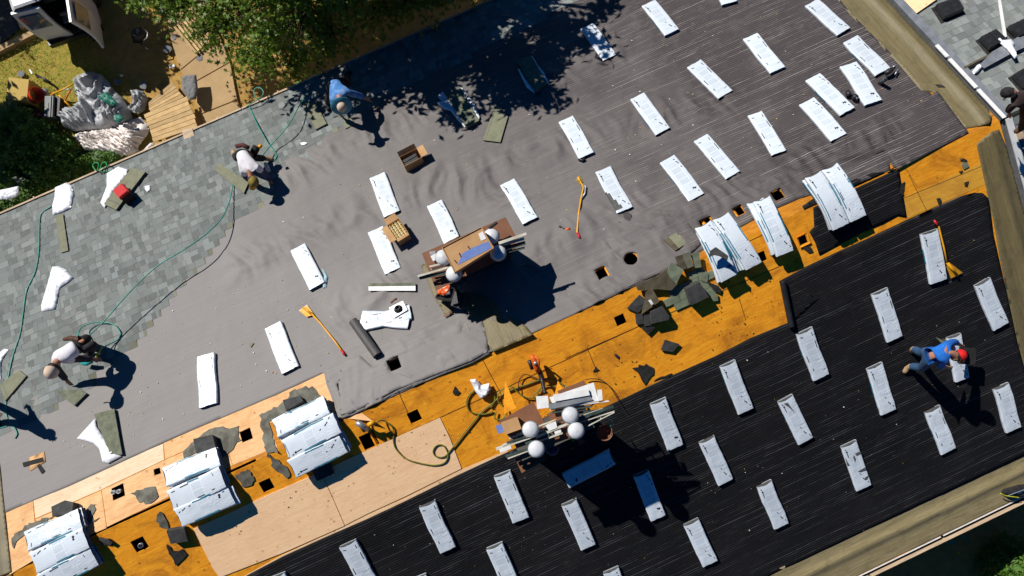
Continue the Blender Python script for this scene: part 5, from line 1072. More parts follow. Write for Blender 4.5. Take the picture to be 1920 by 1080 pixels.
def person(label, side, J, shirt, pants, boots, hair, cap=None, sleeve=.6, group='roofers at work', gloves=None, scale=1.0, arms=None, hk=1.0):
    """J maps joint names to (px, py, height over the roof plane)"""
    J = {k: (v[0], v[1], v[2] if v[2] < .12 else v[2] * hk) for k, v in J.items()}; W = {k: at(v[0], v[1], side, v[2]) for k, v in J.items()}; base = W['pelvis'] - frame(side)[3] * J['pelvis'][2]
    root = empty('person', Matrix.Translation(base), label, 'person', group); N = frame(side)[3]
    V = []; E_ = []; R = []; idx = {}
    def add(k, p, r, par=None):
        idx[k] = len(V); V.append(p); R.append(r * scale)
        if par is not None: E_.append((idx[par], idx[k]))
    pe, ch, nk, hd = W['pelvis'], W['chest'], W['neck'], W['head']
    add('pelvis', pe, .125); add('waist', pe.lerp(ch, .5), .115, 'pelvis'); add('chest', ch, .135, 'waist'); add('neck', nk, .055, 'chest'); hd_dir = (hd - nk).normalized(); add('head', hd - hd_dir * .03, .075, 'neck'); add('crown', hd + hd_dir * .05, .07, 'head')
    for s_ in 'LR':
        sh, el, ha = W['sh' + s_], W['el' + s_], W['ha' + s_]; add('sh' + s_, sh, .062, 'chest'); add('el' + s_, el, .043, 'sh' + s_); wr_ = el.lerp(ha, .86); add('wr' + s_, wr_, .029, 'el' + s_)
        fd = (ha - el).normalized(); pm = wr_ + fd * .06; add('palm' + s_, pm, .032, 'wr' + s_); sd = fd.cross(N).normalized(); dn = -N
        for f in range(4):
            b0 = pm + fd * .035 + sd * (f - 1.5) * .021; L = (.034, .042, .04, .03)[f]; add('f%d%s' % (f, s_), b0, .010, 'palm' + s_); add('g%d%s' % (f, s_), b0 + fd * L + dn * .008, .009, 'f%d%s' % (f, s_)); add('h%d%s' % (f, s_), b0 + fd * L * 1.5 + dn * .03, .008, 'g%d%s' % (f, s_))
        add('t0' + s_, pm - fd * .01 + sd * .042, .011, 'palm' + s_); add('t1' + s_, pm + fd * .03 + sd * .058 + dn * .012, .009, 't0' + s_)
    for s_ in 'LR':
        kn, ft = W['kn' + s_], W['ft' + s_]; to = W.get('to' + s_, ft + (kn - ft) * .0 + (ch - pe).normalized() * .14); hp = pe + (kn - pe) * .12 + (W['sh' + s_] - ch) * .55
        add('hip' + s_, hp, .085, 'pelvis'); add('kn' + s_, kn, .058, 'hip' + s_); add('an' + s_, ft, .04, 'kn' + s_); add('to' + s_, to, .035, 'an' + s_)
    # head: skull, nose, ears, eye sockets joined to the body
    ex = MB(); fw = (W['face'] - hd).normalized() if 'face' in W else hd_dir; upv = (hd - nk); upv = (upv - fw * upv.dot(fw)); upv = upv.normalized() if upv.length > 1e-4 else N; sdv = fw.cross(upv).normalized()
    bmh = bmesh.new(); bmesh.ops.create_uvsphere(bmh, u_segments=18, v_segments=14, radius=1)
    vs = []
    for v in bmh.verts:
        c_ = v.co; x, y, z = c_; k = 1 - .22 * max(0, -z) * (1 if y > 0 else .4)
        p = hd + (sdv * x * .074 * k + fw * y * .092 * (1 + .05 * (z < 0)) * k + upv * z * .112) * scale
        if y > .3 and abs(x) > .2 and abs(x) < .55 and .0 < z < .3: p -= fw * .008
        vs.append(p)
    ex.add(vs, [tuple(l.index for l in f.verts) for f in bmh.faces]); bmh.free()
    ex.tube([hd + fw * .088 + upv * .012, hd + fw * .112 - upv * .02, hd + fw * .09 - upv * .03], [.008, .014, .01], 6)
    ex.tube([hd + fw * .084 - upv * .05 - sdv * .02, hd + fw * .088 - upv * .05, hd + fw * .084 - upv * .05 + sdv * .02], .006, 5)
    for q in (-1, 1): ex.tube([hd + sdv * q * .072 + upv * .02, hd + sdv * q * .085 + upv * .005, hd + sdv * q * .072 - upv * .02], .012, 6)
    thin = {k: .55 for k in ('pelvis', 'waist', 'chest')}; thin['neck'] = .85; thin.update({k + q: .6 for k in ('sh', 'hip', 'kn') for q in 'LR'})
    if sleeve > 0 or arms: thin.update({'el' + q: .8 for q in 'LR'})
    Rb = [R[i] * thin.get(k, 1) for k, i in idx.items()]
    body = skin_mesh('body', V, E_, Rb, skin_m, root, 0, 1, ex)
    def garment(nm, keys, edges, grow_, mat, r0=0):
        vs = []; rs = []; es = []; mp_ = {}
        for k in keys: mp_[k[0] if isinstance(k, tuple) else k] = len(vs); vs.append(k[1] if isinstance(k, tuple) else V[idx[k]]); rs.append((k[2] if isinstance(k, tuple) else R[idx[k]]) + grow_)
        es = [(mp_[a], mp_[b]) for a, b in edges]; return skin_mesh(nm, vs, es, rs, mat, root, r0, 2)
    sl = lambda s_, t: ('cuff' + s_, V[idx['el' + s_]].lerp(V[idx['wr' + s_]], t) if t > 0 else V[idx['sh' + s_]].lerp(V[idx['el' + s_]], 1 + t), (.040 if t > 0 else .052) * scale)
    ks = ['waist', 'chest', ('hem', V[0].lerp(V[1], .3), .13 * scale), ('collar', V[idx['chest']].lerp(V[idx['neck']], .85), .062 * scale)]; es = [('waist', 'chest'), ('waist', 'hem'), ('chest', 'collar')]
    for s_ in 'LR':
        ks.append('sh' + s_); es.append(('chest', 'sh' + s_))
        if sleeve > 0: ks += ['el' + s_, sl(s_, sleeve)]; es += [('sh' + s_, 'el' + s_), ('el' + s_, 'cuff' + s_)]
        else: ks += [sl(s_, sleeve)]; es += [('sh' + s_, 'cuff' + s_)]
    garment('shirt', ks, es, .016, shirt, 1)
    if arms:
        for s_ in 'LR': skin_mesh('sleeve', [V[idx['sh' + s_]].lerp(V[idx['el' + s_]], .15), V[idx['el' + s_]], V[idx['wr' + s_]]], [(0, 1), (1, 2)], [.066 * scale, .062 * scale, .046 * scale], arms, root, 1, 2)
    ks = ['pelvis', ('belt', V[0].lerp(V[1], .4), .115 * scale)]; es = [('pelvis', 'belt')]
    for s_ in 'LR': ks += ['hip' + s_, 'kn' + s_, ('hem' + s_, V[idx['kn' + s_]].lerp(V[idx['an' + s_]], .85), .05 * scale)]; es += [('pelvis', 'hip' + s_), ('hip' + s_, 'kn' + s_), ('kn' + s_, 'hem' + s_)]
    garment('trousers', ks, es, .018, pants, 0)
    for s_ in 'LR':
        a, t_ = V[idx['an' + s_]], V[idx['to' + s_]]; skin_mesh('boot', [a + (V[idx['kn' + s_]] - a).normalized() * .07, a, t_, t_ + (t_ - a).normalized() * .05], [(0, 1), (1, 2), (2, 3)], [.056, .056, .05, .038], boots, root, 1, 2)
        if gloves: skin_mesh('glove', [V[idx['wr' + s_]], V[idx['palm' + s_]], V[idx['g1' + s_]]], [(0, 1), (1, 2)], [.036, .044, .03], gloves, root, 1, 1)
    Hm = Matrix((sdv * scale, fw * scale, upv * scale)).transposed().to_4x4(); Hm.translation = hd
    if hair:
        mb = MB(); mb.lathe([(.001, .118), (.045, .108), (.072, .075), (.082, .03), (.08, -.03)], 20, Hm @ Matrix.Diagonal((1, 1.2, 1, 1)) @ Matrix.Translation((0, -.006, 0))); mb.build('hair', hair, root, world=True, smooth=True)
    if cap:
        kind, cm2, bm2, fz = cap; q = Hm @ Matrix.Rotation(fz, 4, 'Z')
        if kind == 'cap':
            mb = MB(); mb.lathe([(.001, .138), (.008, .137), (.05, .128), (.082, .098), (.095, .055), (.097, .022)], 24, q @ Matrix.Diagonal((.95, 1.12, 1, 1))); cp = mb.build('cap', cm2, root, world=True, smooth=True)
            mb = MB(); prof = []; K = 10
            top = [q @ Vector((.075 * math.sin(a), .07 + .045 + .085 * math.cos(a), .028 - .012 * abs(math.sin(a)))) for a in np.linspace(-math.pi / 2, math.pi / 2, K)]
            top += [q @ Vector((.07, .07, .03)), q @ Vector((0, .1, .035)), q @ Vector((-.07, .07, .03))]; mb.prism(top, [p - upv * .006 for p in top]); mb.build('brim', bm2, cp, world=True)
        else:
            mb = MB(); mb.lathe([(.001, .135), (.06, .13), (.088, .09), (.094, .045)], 24, q @ Matrix.Diagonal((.95, 1.1, 1, 1))); cp = mb.build('hat', cm2, root, world=True, smooth=True)
            mb = MB(); mb.lathe([(.09, .05), (.13, .045), (.19, .03), (.195, .024), (.13, .038), (.09, .042)], 28, q); mb.build('brim', bm2, cp, world=True, smooth=True)
    return root, W, base
blue_sh = mk('blue_shirt', (.012, .15, .55), (.01, .11, .42), 14, .85, .5, 30); white_sh = mk('white_shirt', (.72, .70, .72), (.58, .55, .57), 6, .9, .5, 18)
jeans = mk('blue_jeans', (.02, .06, .13), (.035, .09, .18), 12, .9, .3, 60); blackcl = mk('black_trousers', (.012, .011, .013), (.03, .025, .025), 12, .9, .3, 40)
tan_b = mk('tan_boots', (.42, .28, .15), (.3, .19, .1), 12, .8); tan_cap = mk('tan_cap', (.58, .45, .34), (.48, .36, .27), 7, .9, .2, 60); red_cap = mk('red_cap', (.65, .01, .012), (.5, .008, .01), 7, .8)
denim_sh = mk('worn_blue_shirt', (.05, .17, .42), (.25, .38, .6), 7, .9, .4, 22, lo=.45, hi=.75); teal_brim = mk('teal_brim', (.04, .22, .3), (.02, .14, .2), 7, .5); grey_sl = mk('dark_grey_shirt', (.05, .05, .06), (.03, .03, .035), 9, .9)
hair_k = mk('black_hair', (.012, .009, .007), (.02, .015, .012), 30, .7)
pA, WA, bA = person('man in blue shirt, red cap and jeans bending over a bundle on black felt', 'R', dict(pelvis=(1738, 666, .78), chest=(1766, 661, .95), neck=(1783, 661, .96), head=(1796, 668, .92), face=(1800, 684, .82),
    shL=(1771, 675, .92), elL=(1762, 686, .66), haL=(1784, 690, .42), shR=(1774, 646, .9), elR=(1790, 641, .7), haR=(1806, 650, .48), knL=(1729, 690, .42), ftL=(1704, 686, .10), toL=(1697, 696, .05), knR=(1727, 662, .44), ftR=(1712, 653, .12), toR=(1710, 658, .06)), blue_sh, jeans, tan_b, hair_k, ('cap', red_cap, red_cap, 0), .3, scale=1.12, hk=1.25)
mb = MB(); c = at(1781, 650, 'R', 1.04)
cloth('shoulder_rag', 'pale tan rag round the neck of the man in blue', 'rag', [(1768, 648), (1778, 645), (1790, 648), (1793, 655), (1784, 664), (1776, 668), (1772, 658)], 'R', 1.0, .02, mk('pale_rag', (.55, .48, .42), (.4, .34, .3), 9, .9), .04, .05, 9, 41, .02)
handtool('yellow strap at the neck of the man in blue', 'R', [([(1783, 655, 1.04), (1780, 662, 1.03), (1783, 668, .99)], .012, yellow_m, 'strap')], 'tool_strap', 'strap')
flat('torn_flap', 'bent pale flap of wrapper by the raised arm of the man in blue', 'wrapper flap', [(1754, 632), (1775, 641), (1766, 634), (1780, 640), (1768, 646)], 'R', .25, .006, green_pale)
pB, WB, bB = person('crouching man in a tan cap and white shirt at the left felt edge', 'L', dict(pelvis=(150, 650, .62), chest=(119, 662, .72), neck=(106, 680, .74), head=(99, 692, .78), face=(96, 710, .60),
    shL=(122, 675, .68), elL=(142, 672, .42), haL=(178, 674, .22), shR=(106, 664, .66), elR=(104, 690, .40), haR=(128, 716, .12), knL=(176, 646, .52), ftL=(168, 662, .08), toL=(160, 668, .05), knR=(164, 634, .50), ftR=(150, 640, .08), toR=(140, 638, .05)), white_sh, blackcl, blackcl, hair_k, ('cap', tan_cap, tan_cap, 0), -.25, scale=1.32, arms=grey_sl, hk=1.4)
handtool('brown leather tool belt with pouches on the crouching man', 'L', [([(120, 636, .55), (132, 634, .6), (146, 636, .66), (156, 642, .68)], [.035, .05, .05, .04], brown_m, 'belt'), ([(154, 640, .6), (160, 650, .55)], .06, brown_m, 'pouch'), ([(166, 655, .5), (170, 664, .4)], .045, blackcl, 'pouch')], 'tool_belt', 'tool belt')
handtool('teal nailer with yellow hose fitting in the hands of the crouching man', 'L', [([(155, 680, .14), (163, 681, .16), (172, 678, .2)], [.05, .05, .035], mk('teal_tool', (.01, .3, .28)), 'nailer_body'), ([(180, 670, .25), (190, 652, .3)], .02, mk('lime_fitting', (.45, .5, .05)), 'hose_fitting')], 'nailer', 'nail gun')
pC, WC, bC = person('man in a dusty white shirt kneeling on the shingles with both hands down', 'L', dict(pelvis=(452, 283, .62), chest=(463, 308, .68), neck=(469, 324, .60), head=(473, 338, .50), face=(474, 352, .36),
    shL=(481, 314, .62), elL=(494, 322, .36), haL=(508, 342, .08), shR=(455, 318, .58), elR=(460, 332, .3), haR=(480, 344, .07), knL=(478, 296, .30), ftL=(500, 297, .10), toL=(508, 298, .06), knR=(444, 296, .30), ftR=(440, 290, .10), toR=(437, 284, .06)), white_sh, blackcl, tan_b, hair_k, ('cap', mk('olive_cap', (.25, .19, .03), (.15, .1, .02), 8, .8), yellow_m, 0), -.3, scale=1.15, hk=1.15, arms=mk('blue_grey_sleeve', (.06, .07, .14), (.035, .04, .08), 9, .9))
handtool('dark tool pouch with yellow tape at the hip of the kneeling man', 'L', [([(444, 274, .6), (455, 272, .68), (466, 277, .66)], .045, mk('maroon_belt', (.09, .02, .02)), 'belt'), ([(472, 278, .55), (484, 284, .45)], .09, blackcl, 'pouch'), ([(486, 276, .6), (490, 272, .62)], .04, yellow_m, 'tape_measure')], 'tool_belt', 'tool belt')
handtool('white and grey nailer between the hands of the kneeling man', 'L', [([(497, 306, .16), (501, 314, .14), (505, 322, .08)], [.035, .045, .03], metal_w, 'nailer_body')], 'nailer', 'nail gun')
pD, WD, bD = person('man in worn blue shirt and teal brimmed hat in tree shade at the eave', 'L', dict(pelvis=(627, 150, .62), chest=(634, 174, .74), neck=(638, 188, .76), head=(640, 197, .78), face=(642, 213, .62),
    shL=(653, 174, .70), elL=(674, 179, .48), haL=(692, 188, .22), shR=(624, 186, .66), elR=(628, 204, .34), haR=(641, 218, .10), knL=(652, 158, .34), ftL=(650, 140, .08), toL=(656, 136, .05), knR=(616, 180, .34), ftR=(615, 196, .08), toR=(616, 205, .05)), denim_sh, blackcl, blackcl, hair_k, ('hat', tan_cap, teal_brim, 0), .5, scale=1.12, hk=1.25)
pE, WE, bE = person('man in dark clothes standing at the right edge on the finished roof', 'L', dict(pelvis=(1928, 196, .85), chest=(1908, 184, 1.1), neck=(1900, 178, 1.2), head=(1893, 174, 1.25), face=(1888, 180, 1.15),
    shL=(1900, 196, 1.08), elL=(1891, 206, .9), haL=(1892, 214, .7), shR=(1918, 176, 1.1), elR=(1935, 172, .9), haR=(1945, 180, .7), knL=(1920, 225, .45), ftL=(1914, 244, .08), toL=(1906, 246, .05), knR=(1940, 215, .45), ftR=(1945, 235, .08), toR=(1938, 240, .05)), mk('dark_brown_shirt', (.03, .018, .015), (.05, .03, .025), 9, .9), mk('brown_trousers', (.06, .03, .018), (.04, .02, .012), 9, .9), brown_m, hair_k, ('cap', blackcl, metal_w, 0), .4)
pF, WF, bF = person('man mostly past the left edge whose shadow falls over the felt', 'L', dict(pelvis=(-45, 752, .85), chest=(-62, 745, 1.15), neck=(-72, 742, 1.3), head=(-78, 740, 1.42), face=(-70, 748, 1.38),
    shL=(-52, 758, 1.15), elL=(-30, 770, 1.0), haL=(-12, 775, .95), shR=(-70, 730, 1.15), elR=(-55, 715, .95), haR=(-40, 722, .8), knL=(-28, 770, .48), ftL=(-12, 790, .08), toL=(-2, 796, .05), knR=(-40, 745, .48), ftR=(-25, 750, .08), toR=(-14, 752, .05)), white_sh, blackcl, blackcl, hair_k, ('cap', blue_sh, blue_sh, 0), -.3)
# ================================================================== THE RIDGE: torn shingles and scraps
GO = 'old torn-off shingles'
old_m = mk('old_green_shingle', (.20, .23, .15), (.13, .15, .10), 8, .95, .5, 120); cap_dk = mk('charcoal_cap_shingle', (.06, .06, .058), (.035, .034, .033), 8, .9, .4, 120); old_br = mk('old_brown_shingle', (.12, .10, .06), (.07, .055, .035), 8, .95, .5, 90)
def Z(px): return [(1160 + x / 4.153, 400 + y / 4.153) + ((h,) if h is not None else ()) for x, y, h in [(*p, None) if len(p) == 2 else p for p in px]]
# remaining courses of green shingle beside the stack
mb = MB(); pl = pxl([(1253, 560), (1285, 520), (1322, 497), (1333, 520), (1347, 565), (1335, 575), (1330, 556), (1300, 575), (1275, 582), (1262, 592), (1248, 575)], 'R'); rnd = random.Random(9)
uu = [p[0] for p in pl]; vv = [p[1] for p in pl]; y = max(vv); k = 0
while y > min(vv):
    x = min(uu) - (k % 2) * .15; 
    while x < max(uu):
        if inpoly(x + .14, y - .07, pl): g_ = rnd.uniform(.8, 1.15); a = [P(x, y, .03, 'R'), P(x + .292, y, .03, 'R'), P(x + .292, y - .135, .034, 'R'), P(x, y - .135, .034, 'R')]; N = frame('R')[3] * .03; mb.prism(a, [p - N for p in a])
        x += .3
    y -= .14; k += 1
tag(mb.build('old_shingles', old_m, None, fmat('R', P(*pl[0], 0, 'R')), world=True), 'patch of old green shingle tabs still on the deck beside the fanned stack', 'shingles', None)
S_ = lambda lb, px, h, t, m_, side='R': flat('loose_shingle', lb, 'shingle', Z(px), side, h, t, m_, GO)
S_('long dark torn flap at the left of the green shingle heap', [(135, 560), (290, 500), (380, 430), (460, 550), (410, 600), (300, 590), (210, 600), (150, 600)], .12, .03, old_br)
S_('broad green flap curling up in the green shingle heap', [(360, 490, .1), (410, 380, .16), (505, 440, .2), (470, 510, .16), (430, 590, .08)], .12, .02, old_m)
S_('brown and green tab raised at the top of the heap', [(440, 340), (500, 320), (530, 430), (480, 440)], .14, .02, old_br)
S_('pale green bent tab at the top of the heap', [(497, 315, .16), (550, 300, .18), (585, 410, .14), (530, 432, .12)], .14, .015, green_pale)
S_('pale green tab touching the double stack', [(560, 315), (625, 305), (645, 420), (595, 425)], .12, .02, old_m)
S_('charcoal shingle on edge at the far left of the heap', [(65, 740, .05), (165, 635, .12), (240, 690, .14), (150, 775, .06)], .1, .03, cap_dk)
S_('tilted charcoal board with a silver flash strip', [(215, 615, .15), (260, 585, .2), (320, 685, .22), (180, 785, .1)], .12, .02, old_br)
S_('silver glint strip on the tilted charcoal board', [(230, 680, .19), (250, 670, .2), (272, 705, .21), (256, 715, .2)], .2, .004, metal_w)
S_('dark charcoal cap slab, lower left of the heap', [(250, 770), (340, 720), (395, 800), (390, 830), (260, 860)], .16, .12, cap_dk)
S_('large charcoal cap slab in the middle of the heap', [(530, 590), (630, 535), (705, 650), (570, 715)], .2, .15, cap_dk)
S_('narrow charcoal slab standing by the lower left', [(200, 800), (245, 770), (255, 870), (205, 880)], .08, .05, cap_dk)
S_('small charcoal block left of the narrow slab', [(132, 790), (180, 780), (205, 860), (140, 865)], .06, .04, cap_dk)
S_('crumbled dark chunk at the lowest tip of the heap', [(172, 890), (230, 880), (290, 885), (230, 945)], .06, .03, scrap_m)
S_('green tab at the right of the heap below the stack', [(700, 600), (770, 630), (775, 680), (735, 685)], .05, .03, old_m)
S_('ragged dark flap between the heap and the stack', [(690, 530), (760, 560), (800, 590), (790, 625), (740, 600)], .05, .02, scrap_m)
S_('green tab with dark shade left of the orange sliver', [(640, 420), (700, 470), (690, 540), (640, 520), (620, 460)], .05, .03, old_m)
flat('loose_shingle', 'half green half brown shingle over an opening in the grey felt', 'shingle', Z([(350, 205), (450, 150), (530, 230), (440, 290)]), 'L', .07, .02, green_pale, GO)
flat('loose_shingle', 'brown half of the shingle over the felt opening', 'shingle', Z([(348, 206), (392, 185), (470, 272), (440, 290)]), 'L', .078, .006, old_br, GO)
flat('loose_shingle', 'dark folded scrap on the orange deck below the heap', 'shingle', Z([(330, 1065), (362, 985), (475, 1020), (420, 1080)]), 'R', .06, .03, cap_dk, GO)
for i, (px, sd, lb) in enumerate([([(1185, 690), (1197, 688), (1198, 683), (1208, 686), (1212, 684), (1226, 690), (1225, 702), (1217, 712), (1210, 722), (1203, 713), (1197, 700)], 'R', 'large ragged black scrap on the orange deck near the black felt'),
    ([(1112, 697), (1117, 688), (1123, 695)], 'R', 'small black triangle scrap on the orange deck'), ([(1225, 714), (1240, 706), (1260, 700), (1255, 706), (1240, 710)], 'R', 'thin black scrap hugging the felt edge'),
    ([(848, 735), (852, 725), (857, 730), (862, 735), (857, 741), (850, 739)], 'R', 'small angular black scrap left of the balled wrapper'), ([(1152, 665), (1156, 663), (1161, 668), (1159, 674), (1154, 670)], 'R', 'tiny grey chip on the deck above the black scrap'),
    ([(1801, 300), (1806, 295), (1815, 301), (1812, 305)], 'R', 'dark triangular scrap on the deck at the right end'), ([(1805, 305), (1815, 304), (1817, 312), (1810, 318), (1805, 312)], 'R', 'grey green scrap just below the right triangular one'),
    ([(1798, 322), (1806, 319), (1802, 325)], 'R', 'tiny dark scrap at the right end of the deck'), ([(1808, 341), (1817, 340), (1814, 350), (1810, 348)], 'R', 'dark shield shaped scrap on the bright lower deck'),
    ([(1756, 373), (1763, 371), (1767, 376), (1763, 386), (1758, 382)], 'R', 'dark drop shaped scrap by the right felt edge'), ([(1506, 465), (1514, 460), (1522, 464), (1524, 472), (1516, 474)], 'R', 'dark leaf shaped scrap below the single stack'),
    ([(1755, 158), (1761, 157), (1774, 164), (1760, 165)], 'L', 'dark wing shaped scrap on the tan strip'), ([(1690, 345), (1696, 340), (1695, 366), (1687, 362)], 'R', 'torn black edge at the side of the black lap'),
    ([(312, 1020), (320, 1025), (322, 1032), (333, 1034), (342, 1030), (350, 1040), (330, 1062), (326, 1050), (316, 1038)], 'R', 'ragged dark scrap below the second stack'), ([(187, 1008), (205, 1010), (212, 1020), (207, 1024), (190, 1020)], 'R', 'dark curled scrap right of the bottom left stack')]):
    flat('felt_scrap', lb, 'scrap', px, sd, .022, .012, green_pale if 'grey green' in lb else scrap_m, 'dark scraps on the decking', rag=.7)
# ragged grey stains / leftover underlayment under the left stacks
lf = mk('leftover_underlay', (.17, .165, .13), (.075, .07, .055), 6, .9, .4, 60)
for i, (px, sd, lb) in enumerate([([(486, 780), (530, 755), (545, 735), (585, 722), (600, 738), (606, 745), (505, 790), (520, 850), (500, 850), (492, 820)], 'L', 'grey green underlay leftovers around the third stack'), ([(500, 850), (530, 870), (545, 893), (535, 895), (515, 880)], 'R', 'leftover strip below the third stack'),
    ([(340, 850), (360, 830), (385, 808), (410, 800), (445, 798), (450, 828), (430, 845), (420, 858), (400, 850), (395, 838), (345, 860)], 'L', 'grey underlay leftovers above the second stack'), ([(245, 925), (270, 915), (292, 910), (296, 935), (280, 942), (262, 940)], 'L', 'torn grey leftovers left of the second stack'),
    ([(20, 1010), (45, 985), (80, 972), (100, 968), (30, 1015), (26, 1030)], 'L', 'torn grey leftovers along the bottom left stack'), ([(148, 960), (178, 945), (172, 975), (186, 972), (160, 985)], 'L', 'grey tabs right of the bottom left stack'),
    ([(441, 890), (465, 880), (480, 900), (455, 915)], 'R', 'green tab piece right of the second stack'), ([(292, 970), (300, 960), (312, 975), (316, 992), (300, 990)], 'R', 'dark green tab at the left foot of the second stack')]):
    flat('underlay_remnant', lb, 'underlay', px, sd, .021, .008, lf, 'torn leftovers around the ridge stacks', rag=1.6)
for i, (px, h, lb) in enumerate([([(582, 876), (618, 866), (626, 890), (594, 902)], .10, 'dark grey cap block on plywood below the third stack'), ([(530, 750), (562, 742), (568, 752), (536, 770)], .12, 'grey cap block tucked at the top of the third stack'), ([(362, 823), (398, 815), (404, 838), (368, 850)], .16, 'grey cap block above the second stack'),
    ([(96, 950), (122, 938), (138, 942), (134, 962), (98, 968)], .14, 'grey cap block above the bottom left stack'), ([(185, 1012), (203, 1012), (211, 1018), (206, 1023)], .05, 'small dark cap piece right of the bottom left stack'), ([(312, 996), (345, 990), (352, 1015), (320, 1020)], .10, 'grey cap block below the second stack')]):
    flat('cap_shingle_block', lb, 'shingles', px, 'L' if i in (1, 2, 3) else 'R', h + .02, h, cap_dk, 'cap shingle blocks round the stacks')
flat('crumpled_glove', 'crumpled grey work glove on the fanned stack', 'glove', [(1332, 470), (1342, 463), (1352, 470), (1366, 480), (1364, 488), (1350, 480), (1340, 478), (1330, 482)], '0.42', 0, .03, cap_dk)
for x, y in ((217, 922), (228, 920)):
    c = at(x, y, '-0.25'); mb = MB(); mb.lathe([(.03, 0), (.036, 0), (.036, .12), (.03, .12), (.03, 0)], 14, Matrix.Translation(c)); tag(mb.build('pipe_stub', metal_w, None, Matrix.Translation(c), world=True, smooth=True), 'white pipe stub inside the square hole between the left stacks, %s one' % ('left' if x < 220 else 'right'), 'pipe', 'pipe stubs in the deck hole')
mb = MB(); c = at(268, 1021, '-0.25'); mb.lathe([(.036, 0), (.044, 0), (.044, .1), (.036, .1)], 14, Matrix.Translation(c)); tag(mb.build('pipe_stub', metal_g, None, Matrix.Translation(c), world=True, smooth=True), 'grey pipe in the bottom left square hole', 'pipe')
flat('wood_offcut', 'brown wood sliver on the grey felt under the tipped box', 'offcut', [(851, 320), (858, 319), (858, 335), (851, 336)], 'L', .03, .015, old_br)
flat('wood_offcut', 'orange strip on the tan piece below the upper chimney', 'offcut', [(831, 591), (842, 586), (844, 589), (833, 594)], 'L', .09, .012, board_m)
flat('wood_offcut', 'small brown scrap on grey felt at the left', 'offcut', [(466, 648), (472, 641), (476, 643), (470, 651)], 'L', .03, .012, green_pale)
cloth('dark_tarp', 'dark bag with yellow trim lying on the eave at the right edge', 'bag', [(1876, 923), (1880, 917), (1905, 910), (1930, 905), (1930, 925), (1912, 933), (1890, 931)], 'R', .08, .03, blackcl, .08, .1, 7, 61, .03)
tubeobj('yellow_trim', 'yellow trim along the dark bag on the eave', 'trim', [(1876, 925, .1), (1884, 929, .1), (1896, 931, .1), (1911, 933, .1)], 'R', .012, mk('lime_trim', (.5, .5, .02)), .05)
flat('blue_lining', 'pale blue lining of the dark bag on the eave', 'lining', [(1888, 930, .1), (1900, 926, .22), (1921, 918, .22), (1910, 931, .1)], 'R', .2, .01, mk('pale_blue_cloth', (.35, .48, .55), (.2, .3, .4), 9))
# ================================================================== NEIGHBOURING ROOF FITTINGS
def boxvent(label, q, h=.14):
    w_ = [at(x, y, 'L', h) for x, y in q]; N = frame('L')[3]; c = sum(w_, Vector()) / 4; root = empty('roof_vent', fmat('L', c - N * h), label, 'roof vent', 'box vents on the finished roof'); lo = [c + (p - c) * 1.25 - N * h for p in w_]; low = [c + (p - c) * 1.06 - N * .1 for p in w_]
    mb = MB(); mb.prism(w_, low); mb.build('hood', black_p, root, world=True); mb = MB(); mb.prism([p + N * .01 for p in lo], lo); mb.build('flange', scrap_m, root, world=True)
    mb = MB(); 
    for k in (.25, .5, .75): a = w_[0].lerp(w_[1], k); b_ = w_[3].lerp(w_[2], k); mb.tube([a + N * .004, b_ + N * .004], .008, 6)
    mb.build('rib', black_p, root, world=True); return root
boxvent('black box vent nearest the top edge on the finished roof', [(1757, 7), (1795, -6), (1808, 15), (1772, 30)]); boxvent('black box vent under the foot of the white board', [(1840, 68), (1868, 54), (1888, 72), (1858, 88)])
boxvent('black box vent at the right edge beside the white board', [(1892, 48), (1922, 34), (1942, 54), (1912, 66)]); boxvent('lowest black box vent, at the right edge above the standing man', [(1902, 138), (1930, 122), (1950, 142), (1922, 160)])
flat('white_board', 'long narrow white board running down the finished roof', 'board', [(1870, -10), (1875, -12), (1888, 68), (1882, 72)], 'L', .05, .02, metal_w)
flat('plywood_offcut', 'pale plywood sheet corner at the top of the finished roof', 'board', [(1670, -8), (1745, -20), (1757, -2), (1718, 25)], 'L', .04, .015, ply_light)
flat('metal_sheet', 'long grey metal flashing sheet lying on the finished roof', 'flashing', [(1838, 120), (1860, 97), (1925, 60), (1940, 80), (1900, 98), (1845, 128)], 'L', .09, .01, metal_g)
flat('metal_strip', 'thin brown strip beside the long metal sheet', 'strip', [(1807, 125), (1850, 103), (1915, 71), (1917, 74), (1850, 107), (1809, 128)], 'L', .06, .02, old_br)
flat('metal_strip', 'dark strip just under the thin brown strip', 'strip', [(1812, 127), (1838, 114), (1838, 118), (1815, 129)], 'L', .04, .012, black_p)
cloth('white_rag', 'crumpled white rag on the long metal sheet', 'rag', [(1867, 75), (1872, 70), (1880, 76), (1895, 74), (1903, 82), (1900, 88), (1905, 98), (1908, 108), (1902, 110), (1896, 102), (1888, 92), (1876, 82)], 'L', .11, .03, plas, .04, .05, 10, 51, .02)
cloth('white_rag', 'white cloth at the lower end of the metal sheet', 'rag', [(1823, 134), (1832, 122), (1840, 119), (1841, 126), (1833, 136), (1825, 139)], 'L', .05, .02, plas, .03, .05, 10, 52, .02)
flat('wood_block', 'pale wood block at the feet of the standing man', 'block', [(1907, 250), (1918, 247), (1922, 258), (1911, 262)], 'R', .1, .08, wood_trim)
